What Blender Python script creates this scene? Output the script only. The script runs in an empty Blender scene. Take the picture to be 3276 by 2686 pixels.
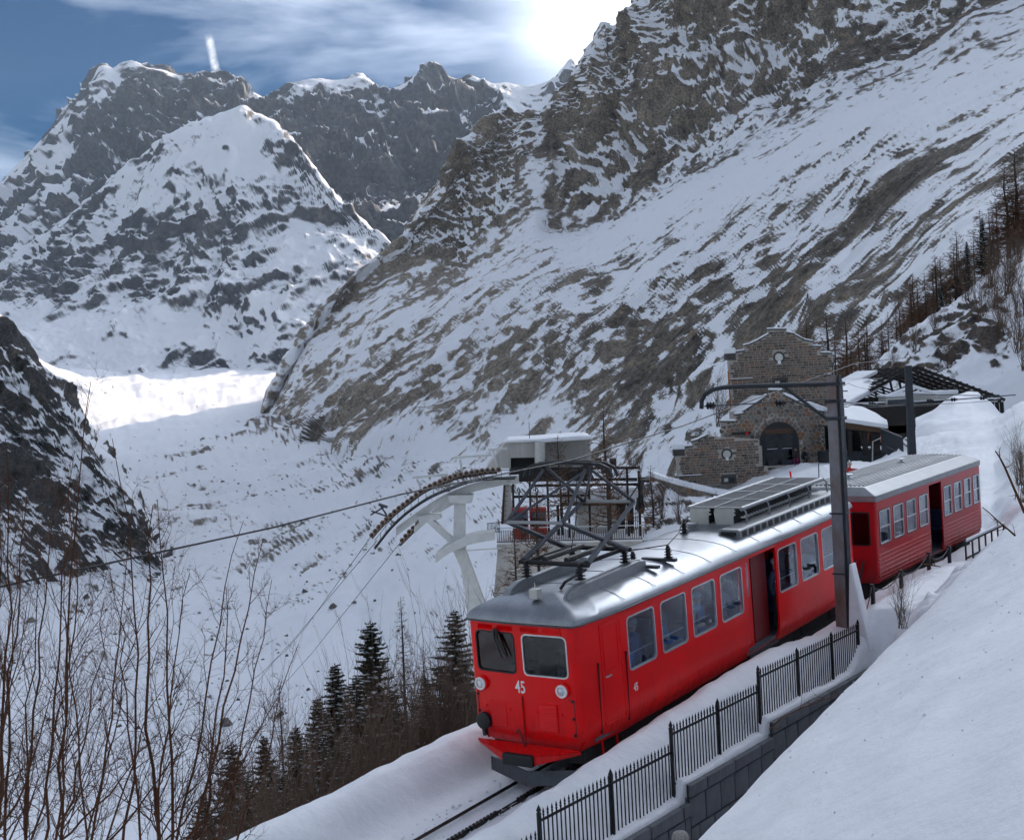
import bpy, bmesh, math, random, time
import numpy as np
from mathutils import Vector, Matrix
T0 = time.time()
random.seed(7)
SC = bpy.context.scene
COL = SC.collection

# ------------------------------------------------------------------ camera
F = 4161.2                       # focal length in photograph pixels (3276 wide)
CAMZ = 8.0
def rot_zxy(a, b, c):
    def R(ax, t):
        c_, s = math.cos(t), math.sin(t)
        M = np.eye(3); i, j = [(1, 2), (2, 0), (0, 1)][ax]
        M[i, i] = c_; M[j, j] = c_; M[i, j] = -s; M[j, i] = s
        return M
    return R(2, a) @ R(0, b) @ R(1, c)
RW = rot_zxy(0, math.radians(-1.3), math.radians(2.9))
CW = np.array([0, 0, CAMZ])
cam_data = bpy.data.cameras.new('camera')
cam = bpy.data.objects.new('camera', cam_data)
COL.objects.link(cam)
cam_data.sensor_width = 36.0
cam_data.lens = F / 3276 * 36
cam_data.clip_start = 0.1
cam_data.clip_end = 60000
mw = Matrix.Identity(4)
for i in range(3):
    mw[i][0] = RW[i, 0]; mw[i][1] = RW[i, 2]; mw[i][2] = -RW[i, 1]; mw[i][3] = CW[i]
cam.matrix_world = mw
SC.camera = cam

# ------------------------------------------------------------------ sky and sun
SUN_AZ, SUN_EL = math.radians(30.0), math.radians(22.0)
sun_dir = Vector((math.sin(SUN_AZ) * math.cos(SUN_EL), math.cos(SUN_AZ) * math.cos(SUN_EL), math.sin(SUN_EL)))
world = bpy.data.worlds.new('World'); SC.world = world
world.use_nodes = True
wn, wl = world.node_tree.nodes, world.node_tree.links
wn.clear()
w_out = wn.new('ShaderNodeOutputWorld'); w_bg = wn.new('ShaderNodeBackground')
sky = wn.new('ShaderNodeTexSky'); sky.sky_type = 'NISHITA'; sky.sun_disc = False
sky.sun_elevation = SUN_EL; sky.sun_rotation = SUN_AZ
sky.altitude = 1900; sky.air_density = 1.0; sky.dust_density = 1.2; sky.ozone_density = 1.0
w_bg.inputs['Strength'].default_value = 0.12
def wnode(t, **k):
    n = wn.new(t)
    for a, b in k.items(): setattr(n, a, b)
    return n
tc = wnode('ShaderNodeTexCoord')
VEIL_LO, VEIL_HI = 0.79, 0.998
# cirrus veil; bright patches added beyond the frame to raise the ambient light
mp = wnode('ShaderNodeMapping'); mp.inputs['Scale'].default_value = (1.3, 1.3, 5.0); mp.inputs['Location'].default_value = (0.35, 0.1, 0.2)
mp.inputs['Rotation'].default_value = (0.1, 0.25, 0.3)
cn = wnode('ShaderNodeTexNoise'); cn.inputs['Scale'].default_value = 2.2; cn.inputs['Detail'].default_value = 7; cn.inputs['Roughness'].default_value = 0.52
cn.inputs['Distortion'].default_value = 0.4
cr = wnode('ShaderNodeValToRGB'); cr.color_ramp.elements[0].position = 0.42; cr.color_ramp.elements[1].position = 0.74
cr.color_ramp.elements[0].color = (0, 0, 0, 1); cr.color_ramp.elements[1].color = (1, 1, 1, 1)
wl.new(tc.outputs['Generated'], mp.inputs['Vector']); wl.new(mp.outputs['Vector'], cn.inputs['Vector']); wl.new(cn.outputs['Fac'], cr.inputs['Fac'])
# veil made bright around the sun, widened unseen to light the shaded snow
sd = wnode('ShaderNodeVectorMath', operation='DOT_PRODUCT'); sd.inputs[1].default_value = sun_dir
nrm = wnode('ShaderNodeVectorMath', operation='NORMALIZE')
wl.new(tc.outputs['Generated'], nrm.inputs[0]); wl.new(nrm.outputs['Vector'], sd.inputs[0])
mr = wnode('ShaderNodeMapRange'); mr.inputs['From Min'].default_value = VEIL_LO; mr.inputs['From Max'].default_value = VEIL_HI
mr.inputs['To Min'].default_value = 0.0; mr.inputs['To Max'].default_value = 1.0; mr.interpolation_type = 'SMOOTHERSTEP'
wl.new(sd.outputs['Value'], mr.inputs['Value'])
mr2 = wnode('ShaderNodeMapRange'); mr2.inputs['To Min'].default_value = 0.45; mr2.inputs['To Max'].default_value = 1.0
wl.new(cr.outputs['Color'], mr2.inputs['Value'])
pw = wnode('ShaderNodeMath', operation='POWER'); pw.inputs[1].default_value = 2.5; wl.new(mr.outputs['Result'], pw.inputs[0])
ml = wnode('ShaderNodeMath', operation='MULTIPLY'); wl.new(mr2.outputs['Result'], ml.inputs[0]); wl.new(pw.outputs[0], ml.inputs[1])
thin = wnode('ShaderNodeMath', operation='MULTIPLY'); thin.inputs[1].default_value = 0.12; wl.new(cr.outputs['Color'], thin.inputs[0])  # cirrus over the rest of the sky, boosted as fill light
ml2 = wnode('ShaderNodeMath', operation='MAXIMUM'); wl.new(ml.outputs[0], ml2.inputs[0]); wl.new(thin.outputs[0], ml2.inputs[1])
CLOUD_FILL_COL = (31.0, 33.2, 36.8, 1)
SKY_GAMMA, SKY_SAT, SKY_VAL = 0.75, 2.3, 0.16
mixc = wnode('ShaderNodeMix', data_type='RGBA'); mixc.inputs['B'].default_value = CLOUD_FILL_COL
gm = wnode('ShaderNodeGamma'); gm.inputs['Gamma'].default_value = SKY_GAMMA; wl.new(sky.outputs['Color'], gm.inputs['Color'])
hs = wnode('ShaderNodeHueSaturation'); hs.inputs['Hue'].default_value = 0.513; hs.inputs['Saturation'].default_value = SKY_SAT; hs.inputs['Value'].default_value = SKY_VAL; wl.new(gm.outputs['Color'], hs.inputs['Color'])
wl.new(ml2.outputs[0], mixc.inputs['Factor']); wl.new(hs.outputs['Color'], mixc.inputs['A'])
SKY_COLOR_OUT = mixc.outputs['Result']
# aircraft trail: a short streak between two directions
def ray_dir(px, py):
    d = RW @ np.array([(px - 1638) / F, 1, -(py - 1343) / F]); return d / np.linalg.norm(d)
dA, dB = ray_dir(668, 118), ray_dir(692, 236)
nv_ = np.cross(dA, dB); nv_ /= np.linalg.norm(nv_)
dm = dA + dB; dm /= np.linalg.norm(dm); al = dB - dA; la = np.linalg.norm(al); al /= la
d1 = wnode('ShaderNodeVectorMath', operation='DOT_PRODUCT'); d1.inputs[1].default_value = nv_
d2 = wnode('ShaderNodeVectorMath', operation='DOT_PRODUCT'); d2.inputs[1].default_value = al
wl.new(nrm.outputs['Vector'], d1.inputs[0]); wl.new(nrm.outputs['Vector'], d2.inputs[0])
ab = wnode('ShaderNodeMath', operation='ABSOLUTE'); wl.new(d1.outputs['Value'], ab.inputs[0])
r1 = wnode('ShaderNodeMapRange'); r1.interpolation_type = 'SMOOTHSTEP'; r1.inputs['From Min'].default_value = 0.0040; r1.inputs['From Max'].default_value = 0.0; wl.new(ab.outputs[0], r1.inputs['Value'])
c0 = float(al @ dm)
s2 = wnode('ShaderNodeMath', operation='SUBTRACT'); s2.inputs[1].default_value = c0; wl.new(d2.outputs['Value'], s2.inputs[0])
s3 = wnode('ShaderNodeMath', operation='ABSOLUTE'); wl.new(s2.outputs[0], s3.inputs[0])
r2 = wnode('ShaderNodeMapRange'); r2.interpolation_type = 'SMOOTHSTEP'; r2.inputs['From Min'].default_value = la * 0.62; r2.inputs['From Max'].default_value = la * 0.30; wl.new(s3.outputs[0], r2.inputs['Value'])
gt = wnode('ShaderNodeVectorMath', operation='DOT_PRODUCT'); gt.inputs[1].default_value = dm; wl.new(nrm.outputs['Vector'], gt.inputs[0])
g2 = wnode('ShaderNodeMath', operation='GREATER_THAN'); g2.inputs[1].default_value = 0.5; wl.new(gt.outputs['Value'], g2.inputs[0])
m1_ = wnode('ShaderNodeMath', operation='MULTIPLY'); wl.new(r1.outputs[0], m1_.inputs[0]); wl.new(r2.outputs[0], m1_.inputs[1])
m2_ = wnode('ShaderNodeMath', operation='MULTIPLY'); wl.new(m1_.outputs[0], m2_.inputs[0]); wl.new(g2.outputs[0], m2_.inputs[1])
tnz = wnode('ShaderNodeTexNoise'); tnz.inputs['Scale'].default_value = 170; tnz.inputs['Detail'].default_value = 4; wl.new(nrm.outputs['Vector'], tnz.inputs['Vector'])
tmr = wnode('ShaderNodeMapRange'); tmr.inputs['From Min'].default_value = 0.3; tmr.inputs['From Max'].default_value = 0.65; tmr.inputs['To Min'].default_value = 0.25; wl.new(tnz.outputs['Fac'], tmr.inputs['Value'])
m3_ = wnode('ShaderNodeMath', operation='MULTIPLY'); wl.new(m2_.outputs[0], m3_.inputs[0]); wl.new(tmr.outputs[0], m3_.inputs[1])
mixt = wnode('ShaderNodeMix', data_type='RGBA'); mixt.inputs['B'].default_value = (3.4, 3.5, 3.7, 1)
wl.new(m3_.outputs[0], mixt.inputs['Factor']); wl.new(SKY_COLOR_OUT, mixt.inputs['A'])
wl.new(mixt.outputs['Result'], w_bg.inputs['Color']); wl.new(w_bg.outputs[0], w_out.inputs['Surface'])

sun_data = bpy.data.lights.new('sun', 'SUN'); sun = bpy.data.objects.new('sun', sun_data); COL.objects.link(sun)
sun_data.energy = 2.0; sun_data.angle = math.radians(0.53); sun_data.color = (1.0, 0.80, 0.62)
sun.rotation_euler = (-sun_dir).to_track_quat('-Z', 'Y').to_euler()

SC.view_settings.view_transform = 'Standard'; SC.view_settings.look = 'None'
SC.view_settings.exposure = 1.74; SC.view_settings.gamma = 1.0
SC.cycles.use_denoising = True; SC.cycles.use_adaptive_sampling = True; SC.cycles.adaptive_threshold = 0.03
SC.cycles.max_bounces = 6; SC.cycles.diffuse_bounces = 3; SC.cycles.glossy_bounces = 3; SC.cycles.transmission_bounces = 4
SC.cycles.volume_bounces = 1; SC.cycles.transparent_max_bounces = 8
SC.cycles.caustics_reflective = False; SC.cycles.caustics_refractive = False

# ------------------------------------------------------------------ pixel helpers
K = 3276 / 2117                  # overview pixels -> photograph pixels
def at(px, py, d):               # photograph pixel at a distance along the view axis
    return CW + (RW @ np.array([(px - 1638) / F, 1, -(py - 1343) / F])) * d
def atD(x, y, d): return at(x * K, y * K, d)
def V(a): return Vector((float(a[0]), float(a[1]), float(a[2])))
# railcar frame (X across, towards the bank; Y towards the rear; Z up)
TC = np.array([13.70731, -18.37649, 7.61100])
MT = RW @ rot_zxy(math.radians(36.1847), math.radians(-4.23882), math.radians(4.76658)).T
TO = CW - MT @ TC
def t2w(p): return TO + MT @ np.asarray(p, float)
def w2t(p): return MT.T @ (np.asarray(p, float) - TO)
def on_side(px, py, x):
    d = MT.T @ (RW @ np.array([(px - 1638) / F, 1, -(py - 1343) / F])); t = (x - TC[0]) / d[0]; return TC + d * t
TRAIN_MW = Matrix([[*MT[0], TO[0]], [*MT[1], TO[1]], [*MT[2], TO[2]], [0, 0, 0, 1]])

# ------------------------------------------------------------------ objects
def tag(o, label=None, cat=None, group=None, kind=None):
    if label: o['label'] = label
    if cat: o['category'] = cat
    if group: o['group'] = group
    if kind: o['kind'] = kind
    return o
def empty(name, loc=(0, 0, 0), rz=0, label=None, cat=None, group=None, mw=None):
    o = bpy.data.objects.new(name, None); COL.objects.link(o)
    o.empty_display_size = 0.2
    if mw is not None: o.matrix_world = mw
    else:
        o.location = V(loc); o.rotation_euler = (0, 0, rz)
    return tag(o, label, cat, group)
def link(name, me, mat=None, parent=None):
    o = bpy.data.objects.new(name, me); COL.objects.link(o)
    if mat and not me.materials: me.materials.append(mat)
    if parent: o.parent = parent
    return o
def copy_tree(o, parent=None):
    c = o.copy(); COL.objects.link(c); c.parent = parent
    for ch in o.children: copy_tree(ch, c)
    return c

class MB:
    """collects shapes; build() links them as one mesh"""
    def __init__(s): s.v = []; s.f = []
    def add(s, vs, fs):
        n = len(s.v); s.v += [tuple(map(float, p)) for p in vs]; s.f += [tuple(i + n for i in f) for f in fs]; return s
    def box(s, lo, hi):
        x0, y0, z0 = lo; x1, y1, z1 = hi
        return s.add([(x0,y0,z0),(x1,y0,z0),(x1,y1,z0),(x0,y1,z0),(x0,y0,z1),(x1,y0,z1),(x1,y1,z1),(x0,y1,z1)],
                     [(0,3,2,1),(4,5,6,7),(0,1,5,4),(1,2,6,5),(2,3,7,6),(3,0,4,7)])
    def hexa(s, p):     # 8 corners, bottom 4 then top 4
        return s.add(p, [(0,3,2,1),(4,5,6,7),(0,1,5,4),(1,2,6,5),(2,3,7,6),(3,0,4,7)])
    def bar(s, a, b, w, h=None, up=(0,0,1)):
        h = h or w
        a = np.asarray(a, float); b = np.asarray(b, float); d = b - a; d /= max(np.linalg.norm(d), 1e-9)
        u = np.asarray(up, float)
        if abs(d @ u) > 0.95: u = np.array([1., 0, 0])
        r = np.cross(d, u); r /= np.linalg.norm(r); u = np.cross(r, d)
        q = [(-.5,-.5),(.5,-.5),(.5,.5),(-.5,.5)]
        P = [a + r*w*i + u*h*j for i, j in q] + [b + r*w*i + u*h*j for i, j in q]
        return s.add(P, [(0,1,2,3),(7,6,5,4),(0,4,5,1),(1,5,6,2),(2,6,7,3),(3,7,4,0)])
    def tube(s, pts, r, n=8, cap=True):
        pts = [np.asarray(p, float) for p in pts]
        rs = r if hasattr(r, '__len__') else [r] * len(pts)
        n0 = len(s.v); u = None
        for i, p in enumerate(pts):
            d = pts[min(i+1, len(pts)-1)] - pts[max(i-1, 0)]; d = d / max(np.linalg.norm(d), 1e-9)
            if u is None:
                u = np.array([0, 0, 1.]) if abs(d[2]) < .9 else np.array([1., 0, 0])
            u = u - d * (u @ d); u = u / max(np.linalg.norm(u), 1e-9); w = np.cross(d, u)
            for k in range(n):
                t = 2*math.pi*k/n; s.v.append(tuple(p + (u*math.cos(t) + w*math.sin(t))*rs[i]))
        for i in range(len(pts)-1):
            for k in range(n):
                a = n0+i*n+k; b = n0+i*n+(k+1) % n; s.f.append((a, b, b+n, a+n))
        if cap and n > 2:
            s.f.append(tuple(n0+k for k in reversed(range(n)))); m = n0+(len(pts)-1)*n; s.f.append(tuple(m+k for k in range(n)))
        return s
    def lathe(s, prof, c=(0,0,0), ax='z', n=16):   # prof: (r, h)
        n0 = len(s.v)
        for r, h in prof:
            for k in range(n):
                t = 2*math.pi*k/n; a, b = r*math.cos(t), r*math.sin(t)
                p = {'z': (a, b, h), 'y': (a, h, b), 'x': (h, a, b)}[ax]
                s.v.append((p[0]+c[0], p[1]+c[1], p[2]+c[2]))
        for i in range(len(prof)-1):
            for k in range(n):
                a = n0+i*n+k; b = n0+i*n+(k+1) % n
                s.f.append((a, b, b+n, a+n) if ax != 'y' else (a, a+n, b+n, b))
        e = n0+(len(prof)-1)*n
        c0 = tuple(n0+k for k in range(n)); c1 = tuple(e+k for k in range(n))
        if ax != 'y': c0 = c0[::-1]
        else: c1 = c1[::-1]
        s.f.append(c0); s.f.append(c1)
        return s
    def prism(s, poly, a0, a1, plane='xz'):  # polygon extruded along the missing axis
        n = len(poly); n0 = len(s.v)
        for a in (a0, a1):
            for (p, q) in poly:
                s.v.append({'xz': (p, a, q), 'xy': (p, q, a), 'yz': (a, p, q)}[plane])
        s.f.append(tuple(n0+i for i in range(n))); s.f.append(tuple(n0+n+i for i in reversed(range(n))))
        for i in range(n):
            j = (i+1) % n; s.f.append((n0+i, n0+n+i, n0+n+j, n0+j))
        return s
    def mesh(s, name, smooth=False, weld=0, recalc=True):
        me = bpy.data.meshes.new(name); me.from_pydata(s.v, [], s.f); me.validate(verbose=False)
        bm = bmesh.new(); bm.from_mesh(me)
        if weld: bmesh.ops.remove_doubles(bm, verts=bm.verts, dist=weld)
        bm.normal_update()
        if recalc: bmesh.ops.recalc_face_normals(bm, faces=bm.faces)
        bm.to_mesh(me); bm.free()
        if smooth:
            me.polygons.foreach_set('use_smooth', [True]*len(me.polygons))
            try: me.set_sharp_from_angle(angle=math.radians(38))
            except Exception: pass
        return me
    def build(s, name, mat, parent=None, smooth=False, bevel=0, seg=2, weld=0, recalc=True):
        o = link(name, s.mesh(name, smooth, weld, recalc), mat, parent)
        if bevel:
            b = o.modifiers.new('bevel', 'BEVEL'); b.width = bevel; b.segments = seg; b.limit_method = 'ANGLE'; b.angle_limit = math.radians(35)
            b.harden_normals = False
        return o

# ------------------------------------------------------------------ materials
def mat_base(name):
    m = bpy.data.materials.new(name); m.use_nodes = True
    nt = m.node_tree; return m, nt.nodes, nt.links, nt.nodes['Principled BSDF']
def mat(name, col, rough=0.6, metal=0.0, var=0.12, scale=6.0, bump=0.0, bscale=None, col2=None, spec=0.5, coat=0.0, streak=None):
    """plain painted or raw surface with mottled colour and fine relief"""
    m, N, L, B = mat_base(name)
    B.inputs['Roughness'].default_value = rough; B.inputs['Metallic'].default_value = metal
    B.inputs['Specular IOR Level'].default_value = spec
    if coat: B.inputs['Coat Weight'].default_value = coat; B.inputs['Coat Roughness'].default_value = 0.08
    t = N.new('ShaderNodeTexCoord'); mp = N.new('ShaderNodeMapping'); L.new(t.outputs['Object'], mp.inputs[0])
    if streak: mp.inputs['Scale'].default_value = streak
    n = N.new('ShaderNodeTexNoise'); n.inputs['Scale'].default_value = scale; n.inputs['Detail'].default_value = 6; n.inputs['Roughness'].default_value = 0.62
    L.new(mp.outputs[0], n.inputs['Vector'])
    r = N.new('ShaderNodeValToRGB'); L.new(n.outputs['Fac'], r.inputs[0])
    c2 = col2 or tuple(c*(1-var*2) for c in col)
    r.color_ramp.elements[0].position = 0.3; r.color_ramp.elements[1].position = 0.7
    r.color_ramp.elements[0].color = (*c2, 1); r.color_ramp.elements[1].color = (*[min(1, c*(1+var*0.6)) for c in col], 1)
    L.new(r.outputs['Color'], B.inputs['Base Color'])
    rr = N.new('ShaderNodeMapRange'); rr.inputs['To Min'].default_value = max(0.02, rough-0.12); rr.inputs['To Max'].default_value = min(1, rough+0.12)
    L.new(n.outputs['Fac'], rr.inputs['Value']); L.new(rr.outputs[0], B.inputs['Roughness'])
    if bump:
        n2 = N.new('ShaderNodeTexNoise'); n2.inputs['Scale'].default_value = bscale or scale*4; n2.inputs['Detail'].default_value = 5
        L.new(mp.outputs[0], n2.inputs['Vector'])
        b = N.new('ShaderNodeBump'); b.inputs['Strength'].default_value = bump; b.inputs['Distance'].default_value = 0.05
        L.new(n2.outputs['Fac'], b.inputs['Height']); L.new(b.outputs[0], B.inputs['Normal'])
    return m
def glass_mat(name, tint=(0.55, 0.62, 0.7), rough=0.02, transp=0.35, fres=0.75):
    m, N, L, B = mat_base(name)
    out = N['Material Output']
    g = N.new('ShaderNodeBsdfGlossy'); g.inputs['Roughness'].default_value = rough; g.inputs['Color'].default_value = (0.9, 0.93, 0.97, 1)
    tr = N.new('ShaderNodeBsdfTransparent'); tr.inputs['Color'].default_value = (*tint, 1)
    lw = N.new('ShaderNodeLayerWeight'); lw.inputs['Blend'].default_value = 0.5
    pw2 = N.new('ShaderNodeMath'); pw2.operation = 'POWER'; pw2.inputs[1].default_value = 3.5; L.new(lw.outputs['Facing'], pw2.inputs[0])
    ad = N.new('ShaderNodeMath'); ad.operation = 'MULTIPLY_ADD'; ad.inputs[1].default_value = fres; ad.inputs[2].default_value = transp+.03; ad.use_clamp = True
    L.new(pw2.outputs[0], ad.inputs[0])
    t = N.new('ShaderNodeTexCoord'); n = N.new('ShaderNodeTexNoise'); n.inputs['Scale'].default_value = 1.7; n.inputs['Detail'].default_value = 2
    L.new(t.outputs['Object'], n.inputs['Vector'])
    bp = N.new('ShaderNodeBump'); bp.inputs['Strength'].default_value = 0.04; bp.inputs['Distance'].default_value = 0.1
    L.new(n.outputs['Fac'], bp.inputs['Height']); L.new(bp.outputs[0], g.inputs['Normal'])
    mx = N.new('ShaderNodeMixShader'); L.new(ad.outputs[0], mx.inputs[0]); L.new(tr.outputs[0], mx.inputs[1]); L.new(g.outputs[0], mx.inputs[2])
    L.new(mx.outputs[0], out.inputs['Surface'])
    return m
def snow_mat(name='snow', fine=0.0, dirt=0.0):
    m, N, L, B = mat_base(name)
    B.inputs['Roughness'].default_value = 0.55; B.inputs['Specular IOR Level'].default_value = 0.25
    t = N.new('ShaderNodeTexCoord')
    n = N.new('ShaderNodeTexNoise'); n.inputs['Scale'].default_value = 0.35; n.inputs['Detail'].default_value = 8; n.inputs['Roughness'].default_value = 0.6
    n2 = N.new('ShaderNodeTexNoise'); n2.inputs['Scale'].default_value = 4.0; n2.inputs['Detail'].default_value = 9; n2.inputs['Roughness'].default_value = 0.65
    L.new(t.outputs['Object'], n.inputs['Vector']); L.new(t.outputs['Object'], n2.inputs['Vector'])
    r = N.new('ShaderNodeValToRGB'); r.color_ramp.elements[0].color = (0.72-dirt*0.25, 0.735-dirt*0.27, 0.765-dirt*0.3, 1); r.color_ramp.elements[1].color = (0.81, 0.82, 0.84, 1)
    r.color_ramp.elements[0].position = 0.3; r.color_ramp.elements[1].position = 0.6
    L.new(n.outputs['Fac'], r.inputs[0]); L.new(r.outputs[0], B.inputs['Base Color'])
    ad = N.new('ShaderNodeMath'); ad.operation = 'MULTIPLY_ADD'; ad.inputs[1].default_value = 0.25; L.new(n2.outputs['Fac'], ad.inputs[0]); L.new(n.outputs['Fac'], ad.inputs[2])
    b = N.new('ShaderNodeBump'); b.inputs['Strength'].default_value = 0.5+fine; b.inputs['Distance'].default_value = 0.3
    L.new(ad.outputs[0], b.inputs['Height']); L.new(b.outputs[0], B.inputs['Normal'])
    return m
def rock_snow_mat(name, rock=(0.15, 0.128, 0.108), rock2=(0.07, 0.064, 0.06), ochre=(0.26, 0.19, 0.13), scale=0.05, sharp=0.10, fine=0.30, bump=0.6, bdist=3.0, pale=(0.36, 0.31, 0.26), pale2=(0.20, 0.175, 0.15)):
    """snow and bare rock: the 'rock' vertex attribute says where snow has not held, fine noise breaks its edge"""
    m, N, L, B = mat_base(name)
    at_ = N.new('ShaderNodeAttribute'); at_.attribute_name = 'rock'
    t = N.new('ShaderNodeTexCoord')
    n = N.new('ShaderNodeTexNoise'); n.inputs['Scale'].default_value = scale*6; n.inputs['Detail'].default_value = 6; n.inputs['Roughness'].default_value = 0.7
    n2 = N.new('ShaderNodeTexNoise'); n2.inputs['Scale'].default_value = scale; n2.inputs['Detail'].default_value = 8; n2.inputs['Roughness'].default_value = 0.6
    for q in (n, n2): L.new(t.outputs['Object'], q.inputs['Vector'])
    s = N.new('ShaderNodeMath'); s.operation = 'SUBTRACT'; s.inputs[1].default_value = 0.5; L.new(n.outputs['Fac'], s.inputs[0])
    a = N.new('ShaderNodeMath'); a.operation = 'MULTIPLY_ADD'; a.inputs[1].default_value = fine; L.new(s.outputs[0], a.inputs[0]); L.new(at_.outputs['Fac'], a.inputs[2])
    mr = N.new('ShaderNodeMapRange'); mr.interpolation_type = 'SMOOTHSTEP'; mr.inputs['From Min'].default_value = 0.5-sharp; mr.inputs['From Max'].default_value = 0.5+sharp
    L.new(a.outputs[0], mr.inputs['Value'])
    r = N.new('ShaderNodeValToRGB'); e = r.color_ramp.elements
    e[0].color = (*rock2, 1); e[0].position = 0.32; e[1].color = (*rock, 1); e[1].position = 0.55
    x = e.new(0.72); x.color = (*ochre, 1)
    L.new(n2.outputs['Fac'], r.inputs[0])
    tn = N.new('ShaderNodeAttribute'); tn.attribute_name = 'tone'
    tm = N.new('ShaderNodeMix'); tm.data_type = 'RGBA'; L.new(tn.outputs['Fac'], tm.inputs['Factor'])
    r3 = N.new('ShaderNodeValToRGB'); r3.color_ramp.elements[0].color = (*pale2, 1); r3.color_ramp.elements[0].position = .3; r3.color_ramp.elements[1].color = (*pale, 1); r3.color_ramp.elements[1].position = .7; L.new(n2.outputs['Fac'], r3.inputs[0])
    L.new(r.outputs[0], tm.inputs['A']); L.new(r3.outputs[0], tm.inputs['B'])
    mx = N.new('ShaderNodeMix'); mx.data_type = 'RGBA'; mx.inputs['B'].default_value = (0.81, 0.82, 0.85, 1)
    inv = N.new('ShaderNodeMath'); inv.operation = 'SUBTRACT'; inv.inputs[0].default_value = 1.0; L.new(mr.outputs[0], inv.inputs[1])
    cv = N.new('ShaderNodeMapRange'); cv.inputs['From Min'].default_value = .36; cv.inputs['From Max'].default_value = .64; cv.inputs['To Min'].default_value = .42; cv.inputs['To Max'].default_value = 1.45; L.new(n.outputs['Fac'], cv.inputs['Value'])
    vm = N.new('ShaderNodeVectorMath'); vm.operation = 'SCALE'; L.new(tm.outputs['Result'], vm.inputs[0]); L.new(cv.outputs[0], vm.inputs['Scale'])
    L.new(inv.outputs[0], mx.inputs['Factor']); L.new(vm.outputs[0], mx.inputs['A']); L.new(mx.outputs['Result'], B.inputs['Base Color'])
    B.inputs['Roughness'].default_value = 0.8; B.inputs['Specular IOR Level'].default_value = 0.2
    b = N.new('ShaderNodeBump'); b.inputs['Distance'].default_value = bdist
    bs = N.new('ShaderNodeMapRange'); bs.inputs['To Min'].default_value = bump*0.15; bs.inputs['To Max'].default_value = bump; L.new(mr.outputs[0], bs.inputs['Value'])
    L.new(bs.outputs[0], b.inputs['Strength'])
    L.new(n.outputs['Fac'], b.inputs['Height']); L.new(b.outputs[0], B.inputs['Normal'])
    return m

# ------------------------------------------------------------------ noise
_rng = np.random.RandomState(5)
_perm = np.concatenate([_rng.permutation(256)]*3).astype(np.int32)
_g = _rng.normal(size=(256, 3)); _g = (_g/np.linalg.norm(_g, axis=1, keepdims=True)*1.35).astype(np.float32)
_gx, _gy, _gz = (np.ascontiguousarray(_g[:, k]) for k in range(3))
def gnoise(P, seed=0):
    P = np.asarray(P, np.float32); ifl = np.floor(P); f = P-ifl; i = ifl.astype(np.int32)
    X0 = (i[:, 0]+seed*17) & 255; Y0 = (i[:, 1]+seed*31) & 255; Z0 = (i[:, 2]+seed*57) & 255
    fx, fy, fz = f[:, 0], f[:, 1], f[:, 2]
    ux, uy, uz = (q*q*q*(q*(q*6-15)+10) for q in (fx, fy, fz))
    r = []
    for dx in (0, 1):
        a = _perm[X0+dx]
        for dy in (0, 1):
            b = _perm[a+Y0+dy]
            v = []
            for dz in (0, 1):
                h = _perm[b+Z0+dz]
                v.append(_gx[h]*(fx-dx)+_gy[h]*(fy-dy)+_gz[h]*(fz-dz))
            r.append(v[0]+(v[1]-v[0])*uz)
    p = r[0]+(r[1]-r[0])*uy; q = r[2]+(r[3]-r[2])*uy
    return (p+(q-p)*ux)*1.15
def fbm(P, o=5, seed=0, gain=0.5):
    a, s, fr = 1.0, 0, 1.0
    for k in range(o): s = s + a*gnoise(P*fr, seed+k); a *= gain; fr *= 2.03
    return s
def ridged(P, o=5, seed=0, gain=0.5):
    a, s, fr, w = 1.0, 0, 1.0, 1.0
    for k in range(o):
        n = 1-np.abs(gnoise(P*fr, seed+k))*1.6; n = np.clip(n, 0, 1)**2
        s = s + a*n*w; w = np.clip(n*1.6, 0, 1); a *= gain; fr *= 2.07
    return s
def stretch(P, f, k):            # features drawn out k times along f
    f = np.asarray(f, float); f = f/np.linalg.norm(f)
    return P - (1-1.0/k)*(P @ f)[:, None]*f
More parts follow.
